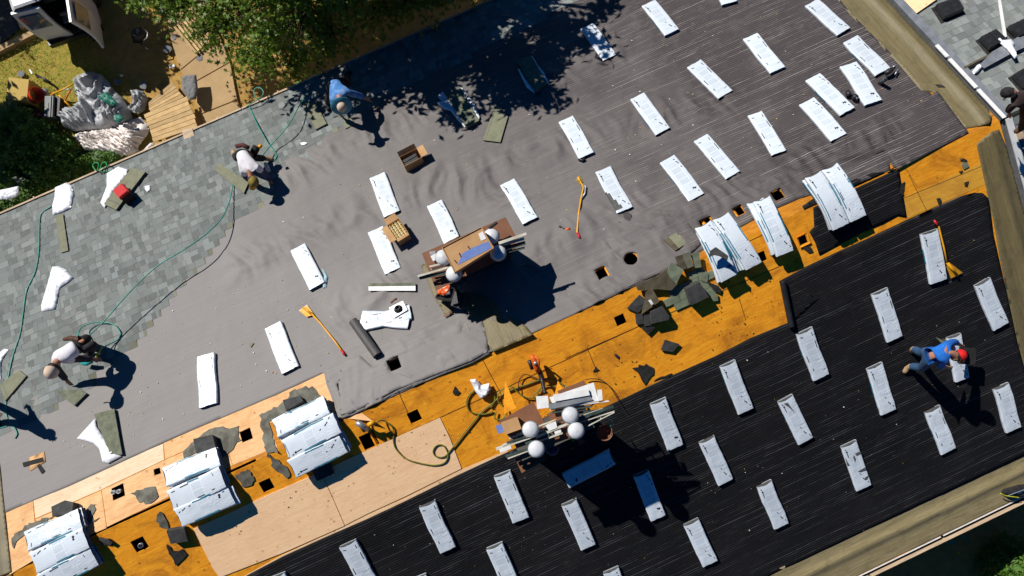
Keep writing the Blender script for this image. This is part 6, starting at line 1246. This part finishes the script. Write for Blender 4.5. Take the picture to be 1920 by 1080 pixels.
# ================================================================== TREES AND PLANTS
def leaf_mat(name, c1, c2, c3, tr=.35):
    m, nt, b = nodes(name); g = G_(nt); a = g.n('Attribute', attribute_name='Col'); sp = g.n('SeparateColor'); g.l(a.outputs['Color'], sp.inputs[0])
    col = g.mix(sp.outputs[0], c1, c2); col = g.mix(g.math('MULTIPLY', sp.outputs[1], .6), col, c3); g.l(col, b.inputs['Base Color']); b.inputs['Roughness'].default_value = .5
    t = g.n('BsdfTranslucent'); g.l(col, t.inputs[0]); mx = g.n('MixShader'); mx.inputs[0].default_value = tr; g.l(b.outputs[0], mx.inputs[1]); g.l(t.outputs[0], mx.inputs[2]); g.l(mx.outputs[0], nt.nodes['Material Output'].inputs[0]); return m
def leaves_mesh(name, cent, size, n, star=False, flatness=.5, seed=1):
    """n leaves at the given centres (array n,3)"""
    r = np.random.default_rng(seed); nn = len(cent); nv = r.normal(size=(nn, 3)); nv[:, 2] = np.abs(nv[:, 2]) + flatness; nv /= np.linalg.norm(nv, axis=1)[:, None]
    t = np.cross(nv, r.normal(size=(nn, 3))); t /= np.linalg.norm(t, axis=1)[:, None] + 1e-9; b = np.cross(nv, t); s = size * r.uniform(.6, 1.35, nn)[:, None]
    if star:   # lobed leaf: five points
        K = 10; an = np.arange(K) / K * 2 * math.pi; rad = np.where(np.arange(K) % 2 == 0, 1.0, .38); V = np.zeros((nn, K + 1, 3)); V[:, K] = cent
        for k in range(K): V[:, k] = cent + (t * math.cos(an[k]) + b * math.sin(an[k])) * s * rad[k] * .62 + nv * s * (-.12 if k % 2 == 0 else 0)
        base = (np.arange(nn) * (K + 1))[:, None]; F = np.concatenate([np.stack([base[:, 0] + K, base[:, 0] + k, base[:, 0] + (k + 1) % K], 1) for k in range(K)]); fl = 3
        F = F.reshape(K, nn, 3).transpose(1, 0, 2).reshape(-1, 3); nf = K
    else:
        V = np.stack([cent - t * s * .6, cent + b * s * .28 + nv * s * .08, cent + t * s * .6, cent - b * s * .28 + nv * s * .08], 1); F = np.arange(nn * 4).reshape(-1, 4); fl = 4; nf = 1
    V = V.reshape(-1, 3); me = D.meshes.new(name); me.vertices.add(len(V)); me.vertices.foreach_set('co', V.ravel()); me.loops.add(F.size); me.loops.foreach_set('vertex_index', F.ravel().astype(np.int32))
    me.polygons.add(len(F)); me.polygons.foreach_set('loop_start', np.arange(len(F)) * fl); me.polygons.foreach_set('loop_total', np.full(len(F), fl)); me.update(calc_edges=True)
    c = np.zeros((nn, 4)); c[:, 0] = r.uniform(0, 1, nn); c[:, 1] = r.uniform(0, 1, nn) ** 3; c[:, 3] = 1; a = me.color_attributes.new('Col', 'FLOAT_COLOR', 'CORNER'); a.data.foreach_set('color', np.repeat(c, nf * fl, 0).ravel()); return me
bark = mk('bark', (.09, .065, .045), (.045, .032, .022), 14, .95, .8, 30)
def tree(label, trunk, clusters, leaf, size, dens_, mat, star=False, seed=1, group=None, r0=.16, name='leafy_tree', parent_name='tree'):
    """trunk: base xy; clusters: (x, y, z, radius) crown lobes; each has a limb and many leaf clumps"""
    rnd = random.Random(seed); r = np.random.default_rng(seed); root = empty(name, Matrix.Translation((trunk[0], trunk[1], GZ)), label, 'tree', group)
    top = Vector((sum(c[0] for c in clusters) / len(clusters), sum(c[1] for c in clusters) / len(clusters), sum(c[2] for c in clusters) / len(clusters))); b0 = Vector((trunk[0], trunk[1], GZ)); fork = b0.lerp(top, .5); mb = MB()
    mb.tube([b0, b0.lerp(fork, .5) + Vector((.05, .03, 0)), fork, fork.lerp(top, .7)], [r0, r0 * .85, r0 * .65, r0 * .3], 12); mb.build('trunk', bark, root, world=True, smooth=True)
    mb = MB(); cents = []
    for (x, y, z, R) in clusters:
        c = Vector((x, y, z)); mid = fork.lerp(c, .55) + Vector((rnd.uniform(-.2, .2), rnd.uniform(-.2, .2), .15)); mb.tube([fork, mid, c], [r0 * .45, r0 * .25, r0 * .08], 7)
        nc = int(dens_ * R * R * 16)
        for k in range(nc):
            d = Vector(r.normal(size=3)).normalized(); q = c + Vector((d.x, d.y, d.z * .75)) * R * rnd.uniform(.45, 1.12); mb.tube([mid.lerp(c, .6), c.lerp(q, .5) + Vector((0, 0, .05)), q], [.02, .012, .004], 3, False)
            n_ = rnd.randint(16, 30); sp_ = rnd.uniform(.10, .22); cents.append(np.array(q)[None] + r.normal(size=(n_, 3)) * (sp_, sp_, sp_ * .6))
    mb.build('limbs', bark, root, world=True); C_a = np.concatenate(cents); me = leaves_mesh('crown', C_a - np.array(b0)[None], size, len(C_a), star, .35, seed); link('crown', me, mat, root); return root
lf1 = leaf_mat('tree_leaves', (.07, .16, .008), (.13, .23, .015), (.24, .25, .03), .35); lf2 = leaf_mat('bush_leaves', (.05, .13, .015), (.10, .22, .02), (.18, .28, .04), .3); lf3 = leaf_mat('grass_blades', (.13, .16, .025), (.26, .25, .05), (.36, .29, .09), .2)
def cl(px, py, z, R): p = at(px, py, str(z)); return (p.x, p.y, p.z, R)
t0 = at(640, 20, 'G')
CLS = [cl(330, 10, -3.2, .62), cl(400, 55, -3.0, .55), cl(440, 20, -2.8, .7), cl(500, 80, -2.6, .6), cl(465, 108, -3.2, .45), cl(545, 120, -3.0, .42), cl(560, 40, -2.0, .8), cl(620, 60, -2.2, .6), cl(290, -30, -3.0, .7), cl(380, -60, -2.4, .9), cl(500, -50, -1.6, .9), cl(640, -30, -1.4, .8), cl(720, 20, -2.3, .6), cl(780, -30, -1.8, .8), cl(860, -50, -2.0, .8), cl(700, -90, -.8, .9)]
tree('large leafy tree overhanging the yard beside the shaded eave', (t0.x, t0.y + .8), CLS, lf1, .115, 1.15, lf1, False, 3, name='leafy_tree') if False else None
def ctree():
    return tree('large leafy tree over the yard whose crown shades the eave', (t0.x, t0.y + 1.0), CLS, 0, .10, 5.0, lf1, True, 3)
ctree()
# tall neighbour whose crown is past the top edge and throws the shade on the roof; extra lobes added to darken yard and eave
def shade_at(px, py, L, R, side='L'):
    s = at(px, py, side, 0); p = s + SD * L; return (p.x, p.y, p.z, R)
def gshade(px, py, L, R): s = at(px, py, 'G', .3); p = s + SD * L; return (p.x, p.y, p.z, R)
SHD = [gshade(q_[0], q_[1], 4.6, q_[2]) for q_ in ((700, 60, .8), (800, 20, .8), (620, 90, .6), (570, 60, .7), (880, -10, .7), (500, 30, .6), (640, 10, .8), (740, -10, .8), (550, 110, .45))] + [shade_at(700, 170, 4.2, .62), shade_at(760, 130, 4.4, .7), shade_at(830, 160, 4.6, .75), shade_at(900, 110, 4.8, .9), shade_at(960, 160, 4.8, .7), shade_at(1010, 100, 5.0, .7), shade_at(1060, 60, 5.0, .5), shade_at(850, 60, 4.9, .9), shade_at(930, 30, 5.2, .8), shade_at(780, 80, 4.6, .8), shade_at(1020, 180, 4.8, .38), shade_at(848, 222, 4.4, .3), shade_at(700, 110, 4.6, .6), shade_at(625, 165, 4.1, .34), shade_at(560, 190, 3.9, .26), shade_at(1115, 80, 5.0, .3), shade_at(1010, 20, 5.2, .6), shade_at(920, -40, 5.3, .8), shade_at(1000, 140, 4.9, .5), shade_at(1130, 15, 5.2, .35), shade_at(618, 195, 4.0, .2), shade_at(590, 150, 4.0, .3)]
tree('tall tree past the top edge that throws leafy shade on the roof', (SHD[12][0] - .3, SHD[12][1] + 1.2), SHD, 0, .2, 3.6, lf1, False, 5, r0=.22)
# tree past the left edge shading the hedge, and an unseen one added to darken the ground behind the van
GS = [gshade(20, 250, 4.0, .7), gshade(70, 300, 3.8, .6), gshade(120, 320, 3.6, .45), gshade(30, 310, 4.0, .6), gshade(90, 260, 3.9, .45), gshade(-30, 260, 4.2, .8), gshade(60, 225, 4.0, .35), gshade(160, 330, 3.4, .32), gshade(110, 350, 3.5, .35), gshade(-20, 210, 4.2, .5)]
tree('tree past the left edge that shades the hedge', (GS[5][0] - .8, GS[5][1] + .6), GS, 0, .2, 4.0, lf1, False, 6)
GV = [gshade(190, 90, 4.4, .7), gshade(240, 60, 4.6, .8), gshade(150, 60, 4.6, .6), gshade(220, 120, 4.2, .35), gshade(280, 20, 4.7, .7), gshade(340, -10, 4.8, .7), gshade(160, 100, 4.4, .35), gshade(5, 20, 4.8, .5), gshade(0, 60, 4.8, .4)]
GV = [gshade(205, 60, 4.6, .6), gshade(250, 50, 4.6, .7), gshade(235, 95, 4.4, .4), gshade(-10, 0, 4.8, .6), gshade(-10, 40, 4.8, .4)]
tree('unseen tree added past the top left corner to shade the ground behind the van', (GV[1][0] - .3, GV[1][1] + .8), GV, 0, .2, 3.5, lf1, False, 7)
# hedge and bushes
def bush(label, cents_, R, n, size, seed, name='bush', mat=lf2, base=None, zr=.55, group='bushes below the eave'):
    rnd = np.random.default_rng(seed); b0 = Vector((cents_[0][0], cents_[0][1], GZ)); root = empty(name, Matrix.Translation(b0), label, 'plant', group); cs = []
    mb = MB()
    for (x, y, r_, z_) in cents_:
        k = int(n * r_ * r_); d = rnd.normal(size=(k, 3)); d /= np.linalg.norm(d, axis=1)[:, None]; d[:, 2] = np.abs(d[:, 2]); rad = rnd.uniform(.7, 1.05, k)[:, None] * (1 + .18 * np.sin(d[:, :1] * 9 + seed) * np.cos(d[:, 1:2] * 8))
        cs.append(np.array((x, y, GZ)) + d * rad * np.array((r_, r_, z_)))
        for q in range(8): a = rnd.uniform(0, 6.28); mb.tube([(x, y, GZ), (x + math.cos(a) * r_ * .4, y + math.sin(a) * r_ * .4, GZ + z_ * .5), (x + math.cos(a) * r_ * .8, y + math.sin(a) * r_ * .8, GZ + z_ * .7)], [.02, .014, .006], 4)
    mb.build('stems', bark, root, world=True); C2 = np.concatenate(cs) - np.array(b0); link('foliage', leaves_mesh('foliage', C2, size, len(C2), False, .6, seed), mat, root); return root
def gp(px, py, r_, z_): p = at(px, py, 'G', z_ * .6); return (p.x, p.y, r_, z_)
bush('dark shaded hedge below the pile of tools', [gp(20, 220, .5, .8), gp(60, 250, .5, .8), gp(100, 280, .5, .7), gp(30, 280, .6, .8), gp(80, 320, .5, .6), gp(-20, 250, .6, .9), gp(130, 310, .4, .45)], 0, 9000, .06, 1, 'hedge')
bush('bright green bush at the left edge under the silver wrapper', [gp(10, 335, .4, .5), gp(50, 355, .35, .4), gp(-20, 365, .4, .5), gp(30, 385, .3, .35), gp(15, 375, .3, .45)], 0, 12000, .055, 2)
bush('low green bush against the eave below the white tarp', [gp(185, 298, .28, .3), gp(210, 292, .22, .25), gp(160, 303, .25, .25)], 0, 12000, .05, 3)
bush('bright green shrub at the bottom right corner', [(q.x, q.y, r_, 1.5) for q, r_ in ((at(1918, 1066, '-4.3'), .38), (at(1905, 1080, '-4.3'), .35), (at(1935, 1050, '-4.3'), .4), (at(1935, 1085, '-4.3'), .5))], 0, 9000, .07, 4)
# grass tufts
nb = 26000; r = np.random.default_rng(8); gx = r.uniform(-11.5, -4.0, nb); gy = r.uniform(7.2, 14.5, nb); keep = []
for i in range(nb):
    v = noise.fractal(Vector((gx[i] * .9, gy[i] * .9, 3.3)), 1, 2, 3) * .5 + .42 + (-gx[i] - 6.3) * .13; keep.append(v > r.uniform(.25, 1.0))
keep = np.array(keep); cc = np.stack([gx, gy, np.full(nb, GZ)], 1)[keep]; k = len(cc); an = r.uniform(0, 6.28, k); L_ = r.uniform(.04, .11, k); w2 = .008; dx = np.cos(an); dy = np.sin(an); lean = r.uniform(.3, 1.1, k) * L_
V = np.stack([cc + np.stack([-dy * w2, dx * w2, 0 * an], 1), cc + np.stack([dy * w2, -dx * w2, 0 * an], 1), cc + np.stack([dx * lean, dy * lean, L_ * .8], 1)], 1).reshape(-1, 3)
me = D.meshes.new('grass'); me.vertices.add(len(V)); me.vertices.foreach_set('co', V.ravel()); me.loops.add(len(V)); me.loops.foreach_set('vertex_index', np.arange(len(V), dtype=np.int32)); me.polygons.add(k); me.polygons.foreach_set('loop_start', np.arange(k) * 3); me.polygons.foreach_set('loop_total', np.full(k, 3)); me.update(calc_edges=True)
c = np.ones((k, 4)); c[:, 0] = r.uniform(0, 1, k); c[:, 1] = r.uniform(0, 1, k) ** 2; me.color_attributes.new('Col', 'FLOAT_COLOR', 'CORNER').data.foreach_set('color', np.repeat(c, 3, 0).ravel())
tag(link('grass', me, lf3), 'patchy green and yellow grass in the yard', 'grass', None, 'stuff')
# ================================================================== YARD THINGS
def gflat(name, label, cat, px, h, t, mat, group=None): return flat(name, label, cat, px, 'G', h, t, mat, group)
def gbox(name, label, cat, top, h, mat, group=None, z0=0.0):
    w_ = [at(x, y, 'G', h) for x, y in top]; c = sum(w_, Vector()) / len(w_); mb = MB(); mb.prism(w_, [Vector((p.x, p.y, GZ + z0)) for p in w_]); return tag(mb.build(name, mat, None, Matrix.Translation((c.x, c.y, GZ + z0)), world=True), label, cat, group)
tarp_m = mk('grey_tarp', (.40, .41, .42), (.26, .27, .28), 3, .42, .15, 12); canvas_m = mk('white_canvas', (.74, .68, .64), (.62, .56, .52), 3, .75, .15, 12); tg = mk('green_tarp', (.01, .16, .11), (.01, .1, .07), 6, .5)
cloth('grey_tarp', 'big crumpled grey tarp heaped in the yard', 'tarp', [(142, 146), (156, 138), (172, 134), (190, 140), (205, 155), (216, 172), (232, 185), (243, 205), (250, 222), (246, 232), (225, 240), (195, 244), (175, 244), (140, 246), (122, 240), (112, 224), (114, 212), (128, 203), (144, 200), (150, 188), (143, 176), (139, 160)], 'G', .08, .2, tarp_m, .34, .25, 2.3, 71, .03)
cloth('green_tarp_edge', 'dark green fold of tarp showing between grey folds', 'tarp', [(190, 176), (200, 172), (218, 190), (222, 196), (210, 198), (196, 192), (182, 180)], 'G', .62, .03, tg, .05, .08, 5, 72, .025, 'green folds in the tarp heap')
cloth('green_tarp_edge', 'second dark green fold lower in the tarp heap', 'tarp', [(212, 216), (226, 214), (234, 222), (224, 230), (214, 226)], 'G', .52, .03, tg, .05, .08, 5, 73, .025, 'green folds in the tarp heap')
cloth('grey_tarp', 'small grey tarp bundle next to the boards', 'tarp', [(246, 172), (256, 168), (270, 172), (278, 186), (272, 206), (262, 214), (246, 210), (240, 204), (250, 192)], 'G', .1, .12, tarp_m, .2, .15, 3.5, 74, .028)
cloth('canvas_sheet', 'crumpled white canvas sheet lying by the eave', 'sheet', [(140, 252), (160, 246), (190, 242), (215, 238), (240, 228), (265, 220), (278, 235), (280, 246), (270, 262), (258, 278), (262, 284), (240, 292), (222, 292), (195, 286), (160, 282), (150, 268), (141, 262)], 'G', .06, .16, canvas_m, .16, .2, 2.6, 75, .028)
cloth('canvas_sheet', 'narrow white cloth strip along the eave board', 'sheet', [(268, 282), (282, 268), (290, 268), (286, 276), (276, 284)], 'G', .3, .03, canvas_m, .05, .06, 6, 76, .03)
# stacked boards: two decks of planks
def planks(label, px, h, n, t=.03, seed=1, gap_=.06):
    w_ = [at(x, y, 'G', h) for x, y in px]; c = sum(w_, Vector()) / 4; root = empty('plank_panel', Matrix.Translation((c.x, c.y, GZ)), label, 'boards', 'wooden panels in the yard'); rnd = random.Random(seed)
    for k in range(n):
        a = (k + gap_) / n; b_ = (k + 1 - gap_) / n; e1 = rnd.uniform(-.02, .02); e2 = rnd.uniform(-.02, .02); L0, L1, R0, R1 = w_[0].lerp(w_[3], a), w_[0].lerp(w_[3], b_), w_[1].lerp(w_[2], a), w_[1].lerp(w_[2], b_); d = (R0 - L0).normalized(); u_ = Vector((0, 0, rnd.uniform(-.004, .004)))
        q = [L0 + d * e1 + u_, R0 + d * e2 + u_, R1 + d * e2 + u_, L1 + d * e1 + u_]; g_ = rnd.uniform(.72, 1.12); mb = MB(); mb.prism(q, [p - Vector((0, 0, t)) for p in q], (g_, g_, g_ * .95)); mb.build('plank', wood_m, root, world=True)
    for s_ in (.12, .5, .88):
        mb = MB(); a, b_ = w_[0].lerp(w_[1], s_) - Vector((0, 0, t + .045)), w_[3].lerp(w_[2], s_) - Vector((0, 0, t + .045)); mb.tube([a, b_], .045, 4)
        mb.build('bearer', wood_m, root, world=True)
    return root
planks('lower fan of thin boards beside the small tarp', [(277, 193), (321, 154), (345, 182), (281, 210)], .16, 5, seed=2)
planks('square panel of seven boards by the eave', [(270, 214), (350, 180), (372, 238), (288, 266)], .34, 7, seed=3, gap_=.055)
pp2 = [(322, 50), (372, 5), (398, 45), (365, 102)]
planks('pallet with open gaps half under the tree', [(318, 44), (365, 101), (400, 72), (352, 10)], .15, 7, seed=4, gap_=.14)
gflat('concrete_board', 'loose board end on the eave edge', 'board', [(341, 244), (360, 240), (366, 260), (346, 266)], 2.95, .03, wood_trim)
cloth('grey_shirt', 'grey cloth thrown on the walkway by the boards', 'cloth', [(341, 144), (349, 141), (368, 140), (371, 165), (368, 186), (356, 188), (342, 170)], 'G', .35, .02, mk('grey_cloth', (.20, .20, .20), (.15, .15, .15), 5, .9), .06, .06, 6, 77, .03)
gbox('cardboard_box', 'tall tan cardboard box standing in the grass', 'box', [(16, 145), (54, 149), (50, 190), (10, 185)], .5, mk('sunny_cardboard', (.50, .35, .10), (.44, .3, .08), 4, .85))
c = at(62, 188, 'G', 0.1); mb = MB(); Rm = Matrix.Translation(c + Vector((0, 0, .1))) @ Matrix.Rotation(1.0, 4, Vector((.3, 1, 0))); mb.lathe([(.001, 0), (.15, 0), (.19, .36), (.20, .37), (.18, .36), (.14, .03), (.001, .03)], 26, Rm); tag(mb.build('red_bucket', mk('red_plastic', (.62, .05, .015), (.5, .035, .01), 6, .4), None, Matrix.Translation(c), world=True, smooth=True), 'red plastic bucket leaning beside the tan box', 'bucket')
root = empty('tool_case', Matrix.Translation(at(91, 200, 'G', 0)), 'grey green tool case standing on edge', 'tool case'); cs = [at(x, y, 'G', .4) for x, y in [(84, 180), (100, 179), (98, 219), (83, 219)]]; mb = MB(); mb.prism(cs, [Vector((p.x, p.y, GZ + .05)) for p in cs]); mb.build('case_body', mk('case_grey', (.13, .15, .14), (.09, .1, .1), 6, .5), root, world=True)
mb = MB(); cs2 = [at(x, y, 'G', .41) for x, y in [(87, 192), (91, 192), (90, 204), (87, 204)]]; mb.prism(cs2, [p - Vector((0, 0, .02)) for p in cs2]); mb.build('handle', black_p, root, world=True); mb = MB(); cs2 = [at(x, y, 'G', .42) for x, y in [(94, 180), (96, 180), (94, 219), (92, 219)]]; mb.prism(cs2, [p - Vector((0, 0, .02)) for p in cs2]); mb.build('seam', black_p, root, world=True)
gbox('black_case', 'black and red case right of the tool case', 'tool case', [(101, 180), (113, 182), (110, 217), (100, 217)], .32, mk('black_red_case', (.02, .015, .015), (.25, .03, .01), 7, .5, lo=.6, hi=.64))
gbox('ladder_hinge', 'dark jumble of straps in front of the tan box', 'straps', [(10, 186), (24, 180), (42, 200), (34, 206), (16, 196)], .12, blackcl)
gbox('maroon_bag', 'maroon bag below the red bucket', 'bag', [(46, 206), (60, 198), (82, 212), (80, 222), (56, 214)], .16, mk('maroon_cloth', (.16, .05, .05), (.1, .03, .03), 8, .9))
handtool('yellow handled shovel leaning on the tarp', 'G', [([(95, 178, .1), (118, 168, .25), (138, 157, .4)], .022, yellow_m, 'handle'), ([(74, 168, .05), (84, 172, .06), (90, 180, .06)], [.04, .1, .06], metal_g, 'blade')], 'shovel', 'shovel')
handtool('red and yellow handled rakes crossed beside the tarp', 'G', [([(108, 176, .1), (122, 190, .2), (134, 202, .15)], .022, yellow_m, 'handle'), ([(133, 168, .3), (128, 176, .3), (118, 198, .1)], .02, orange_m, 'handle'), ([(118, 168, .3), (136, 167, .32)], .015, metal_g, 'bar')], 'rakes', 'rake')
handtool('dark bent rake head in the grass above the tool case', 'G', [([(70, 142, .05), (84, 148, .08), (95, 156, .05)], .03, black_p, 'head'), ([(84, 148, .08), (97, 160, .04)], .015, old_br, 'tines')], 'rake_head', 'rake')
for i, (px, py, s_) in enumerate([(314, 92, 9), (374, 108, 8), (220, 153, 8), (268, 160, 10), (40, 138, 8), (326, 70, 5), (300, 22, 8), (326, 42, 6)]):
    rnd = random.Random(i); pts = [(px + math.cos(a) * s_ * rnd.uniform(.6, 1.1), py + math.sin(a) * s_ * rnd.uniform(.6, 1.1)) for a in np.linspace(0, 6.28, 8)[:-1]]
    gflat('roofing_scrap', 'grey torn shingle scrap on the dirt, %s' % ['right of the dark van shade', 'at the pallet corner', 'left one above the small tarp', 'right one above the small tarp', 'in the grass by the tan box', 'beside the walkway edge', 'highest one under the tree', 'by the pallet end'][i], 'scrap', pts, .05, .02, mk('bluish_scrap', (.17, .18, .2), (.12, .13, .14), 9) if 'bluish_scrap' not in MATS else MATS['bluish_scrap'], 'shingle scraps in the yard')
for i, (q, lb) in enumerate([([(316, 123), (326, 120), (328, 124), (318, 128)], 'white plastic cup lying on the dirt right of the shade'), ([(54, 131), (57, 130), (61, 137), (59, 139)], 'white scrap in the grass above the tan box'), ([(224, 140), (229, 139), (229, 142), (225, 143)], 'tiny white scrap above the tarp heap'), ([(126, 325), (133, 322), (130, 334), (127, 334)], 'pale scrap in the shade under the eave')]): gflat('litter', lb, 'litter', q, .08, .04, metal_w, 'litter in the yard')
for i, (q, lb) in enumerate([([(22, 334), (30, 330), (42, 345), (36, 346)], 'green grey shingle piece on the bush'), ([(34, 335), (42, 332), (50, 336), (42, 340)], 'small shingle piece beside it on the bush'), ([(10, 370), (24, 370), (22, 378)], 'shingle piece below the silver wrapper')]): flat('shingle_piece', lb, 'scrap', q, '-4.9', 0, .02, green_sh, 'pieces thrown on the bush')
for i, (q, z, mt, lb) in enumerate([([(1777, 1015), (1789, 1014), (1791, 1019), (1780, 1020)], .1, 'teal', 'teal scrap in the dark yard, lower one'), ([(1802, 1002), (1816, 1009), (1815, 1012), (1802, 1006)], .1, 'teal', 'teal scrap in the dark yard, upper one'), ([(1796, 1036), (1800, 1034), (1799, 1040), (1795, 1040)], .1, 'y', 'yellow scrap in the dark yard')]): gflat('litter', lb, 'litter', q, z, .02, hose_t if mt == 'teal' else yellow_m, 'litter below the lower eave')
handtool('overturned black wheelbarrow at the edge of the van shade', 'G', [([(255, 60, .25), (262, 66, .3), (270, 72, .25)], [.12, .26, .14], black_p, 'tray'), ([(272, 56, .4), (277, 62, .45), (276, 70, .45), (270, 76, .4)], .016, metal_g, 'bright_rim'), ([(262, 78, .2), (280, 96, .45)], .02, black_p, 'handle')], 'wheelbarrow', 'wheelbarrow')
# ---- the van with open rear doors
A = at(90, 76, 'G', .45); B = at(188, 42, 'G', .45); A.z = B.z = GZ; ax = (B - A); Wv = ax.length; ax.normalize(); back = Vector((-ax.y, ax.x, 0)); 
if back.dot(Vector((-.3, 1, 0))) < 0: back = -back
VM = Matrix((ax, back, Vector((0, 0, 1)))).transposed().to_4x4(); VM.translation = A
VAN = empty('van', VM, 'silver white van with both rear doors open at the top left corner', 'van'); vw = mk('van_paint', (.55, .56, .58), (.5, .51, .53), 2, .3, .05); vg = mk('van_glass', (.10, .13, .16), (.06, .08, .1), 2, .08, spec=.8)
W_ = Wv; Hh = 2.0; mb = MB()
prof = [(0, .38), (0, 1.45), (.07, 1.9), (.18, Hh), (W_ - .18, Hh), (W_ - .07, 1.9), (W_, 1.45), (W_, .38)]
ys = [0.0, .06, 3.2, 4.0, 4.8]; zk = [1, 1.02, 1.02, .8, .62]; n = len(prof); vs = []
for y, k in zip(ys, zk):
    for x, z in prof: vs.append((x, y, .38 + (z - .38) * k))
fs = [(j * n + i, (j + 1) * n + i, (j + 1) * n + i + 1, j * n + i + 1) for j in range(len(ys) - 1) for i in range(n - 1)] + [tuple((len(ys) - 1) * n + i for i in range(n))] + [(j * n + n - 1, (j + 1) * n + n - 1, (j + 1) * n, j * n) for j in range(len(ys) - 1)]
mb.add(vs, fs); link('body', mb.mesh('body'), vw, VAN)
mb = MB(); mb.box((W_ / 2, .4, .55), (W_ - .1, 1.0, .06)); link('cargo_floor', mb.mesh('cf'), black_p, VAN)
mb = MB(); mb.box((W_ / 2, -.08, .42), (W_, .2, .16)); link('bumper', mb.mesh('bp'), black_p, VAN)
mb = MB(); mb.box((W_ / 2 + .3, .3, .85), (.7, .06, .05)); mb.box((W_ / 2 + .3, .28, .7), (.75, .3, .04)); link('shelf', mb.mesh('sh'), metal_g, VAN)
for x in (.02, W_ - .02): mb = MB(); mb.box((x, -.02, 1.2), (.1, .06, .38)); link('tail_light', mb.mesh('tl'), red_m, VAN)
for x, y in ((.05, .9), (W_ - .05, .9), (.05, 4), (W_ - .05, 4)):
    mb = MB(); mb.lathe([(.001, -.1), (.32, -.1), (.35, -.06), (.35, .06), (.32, .1), (.001, .1)], 22, Matrix.Translation((x, y, .35)) @ Matrix.Rotation(math.pi / 2, 4, 'Y')); wh = link('wheel', mb.mesh('wh'), black_p, VAN, smooth=True)
    mb = MB(); mb.lathe([(.001, -.108), (.2, -.106), (.21, -.1)], 18, Matrix.Translation((x, y, .35)) @ Matrix.Rotation(math.pi / 2, 4, 'Y')); link('rim', mb.mesh('rm'), metal_g, wh)
def vdoor(hx, ang, sgn):
    mb = MB(); M2 = Matrix.Translation((hx, -.03, 0)) @ Matrix.Rotation(ang, 4, 'Z'); dw = W_ / 2 - .02
    K = 9
    for j in range(K):
        z0 = .45 + (Hh - .55) * j / K; z1 = .45 + (Hh - .55) * (j + 1) / K; b0 = .10 * math.sin(math.pi * j / K); b1 = .10 * math.sin(math.pi * (j + 1) / K)
        v = [M2 @ Vector(p) for p in ((0, -b0, z0), (sgn * dw, -b0, z0), (sgn * dw, -b1, z1), (0, -b1, z1), (0, -b0 + .06, z0), (sgn * dw, -b0 + .06, z0), (sgn * dw, -b1 + .06, z1), (0, -b1 + .06, z1))]
        mb.add(v, [(0, 1, 2, 3), (7, 6, 5, 4), (1, 5, 6, 2), (0, 3, 7, 4)] + ([(0, 4, 5, 1)] if j == 0 else []) + ([(3, 2, 6, 7)] if j == K - 1 else []))
    d = link('rear_door', mb.mesh('door'), vw, VAN, smooth=False); mb = MB()
    q = [M2 @ Vector(p) for p in ((sgn * .08, -.112, 1.25), (sgn * (dw - .08), -.112, 1.25), (sgn * (dw - .1), -.075, 1.78), (sgn * .1, -.075, 1.78))]; mb.prism(q, [p + Vector((0, .02, 0)) for p in q]); link('window', mb.mesh('win'), vg, d)
    mb = MB()
    for z in (.8, .95): p = M2 @ Vector((sgn * (dw - .06), .05, z)); mb.box(p, (.06, .06, .05))
    link('latch', mb.mesh('latch'), black_p, d)
vdoor(0, math.radians(-6), 1); vdoor(W_, math.radians(82), -1)
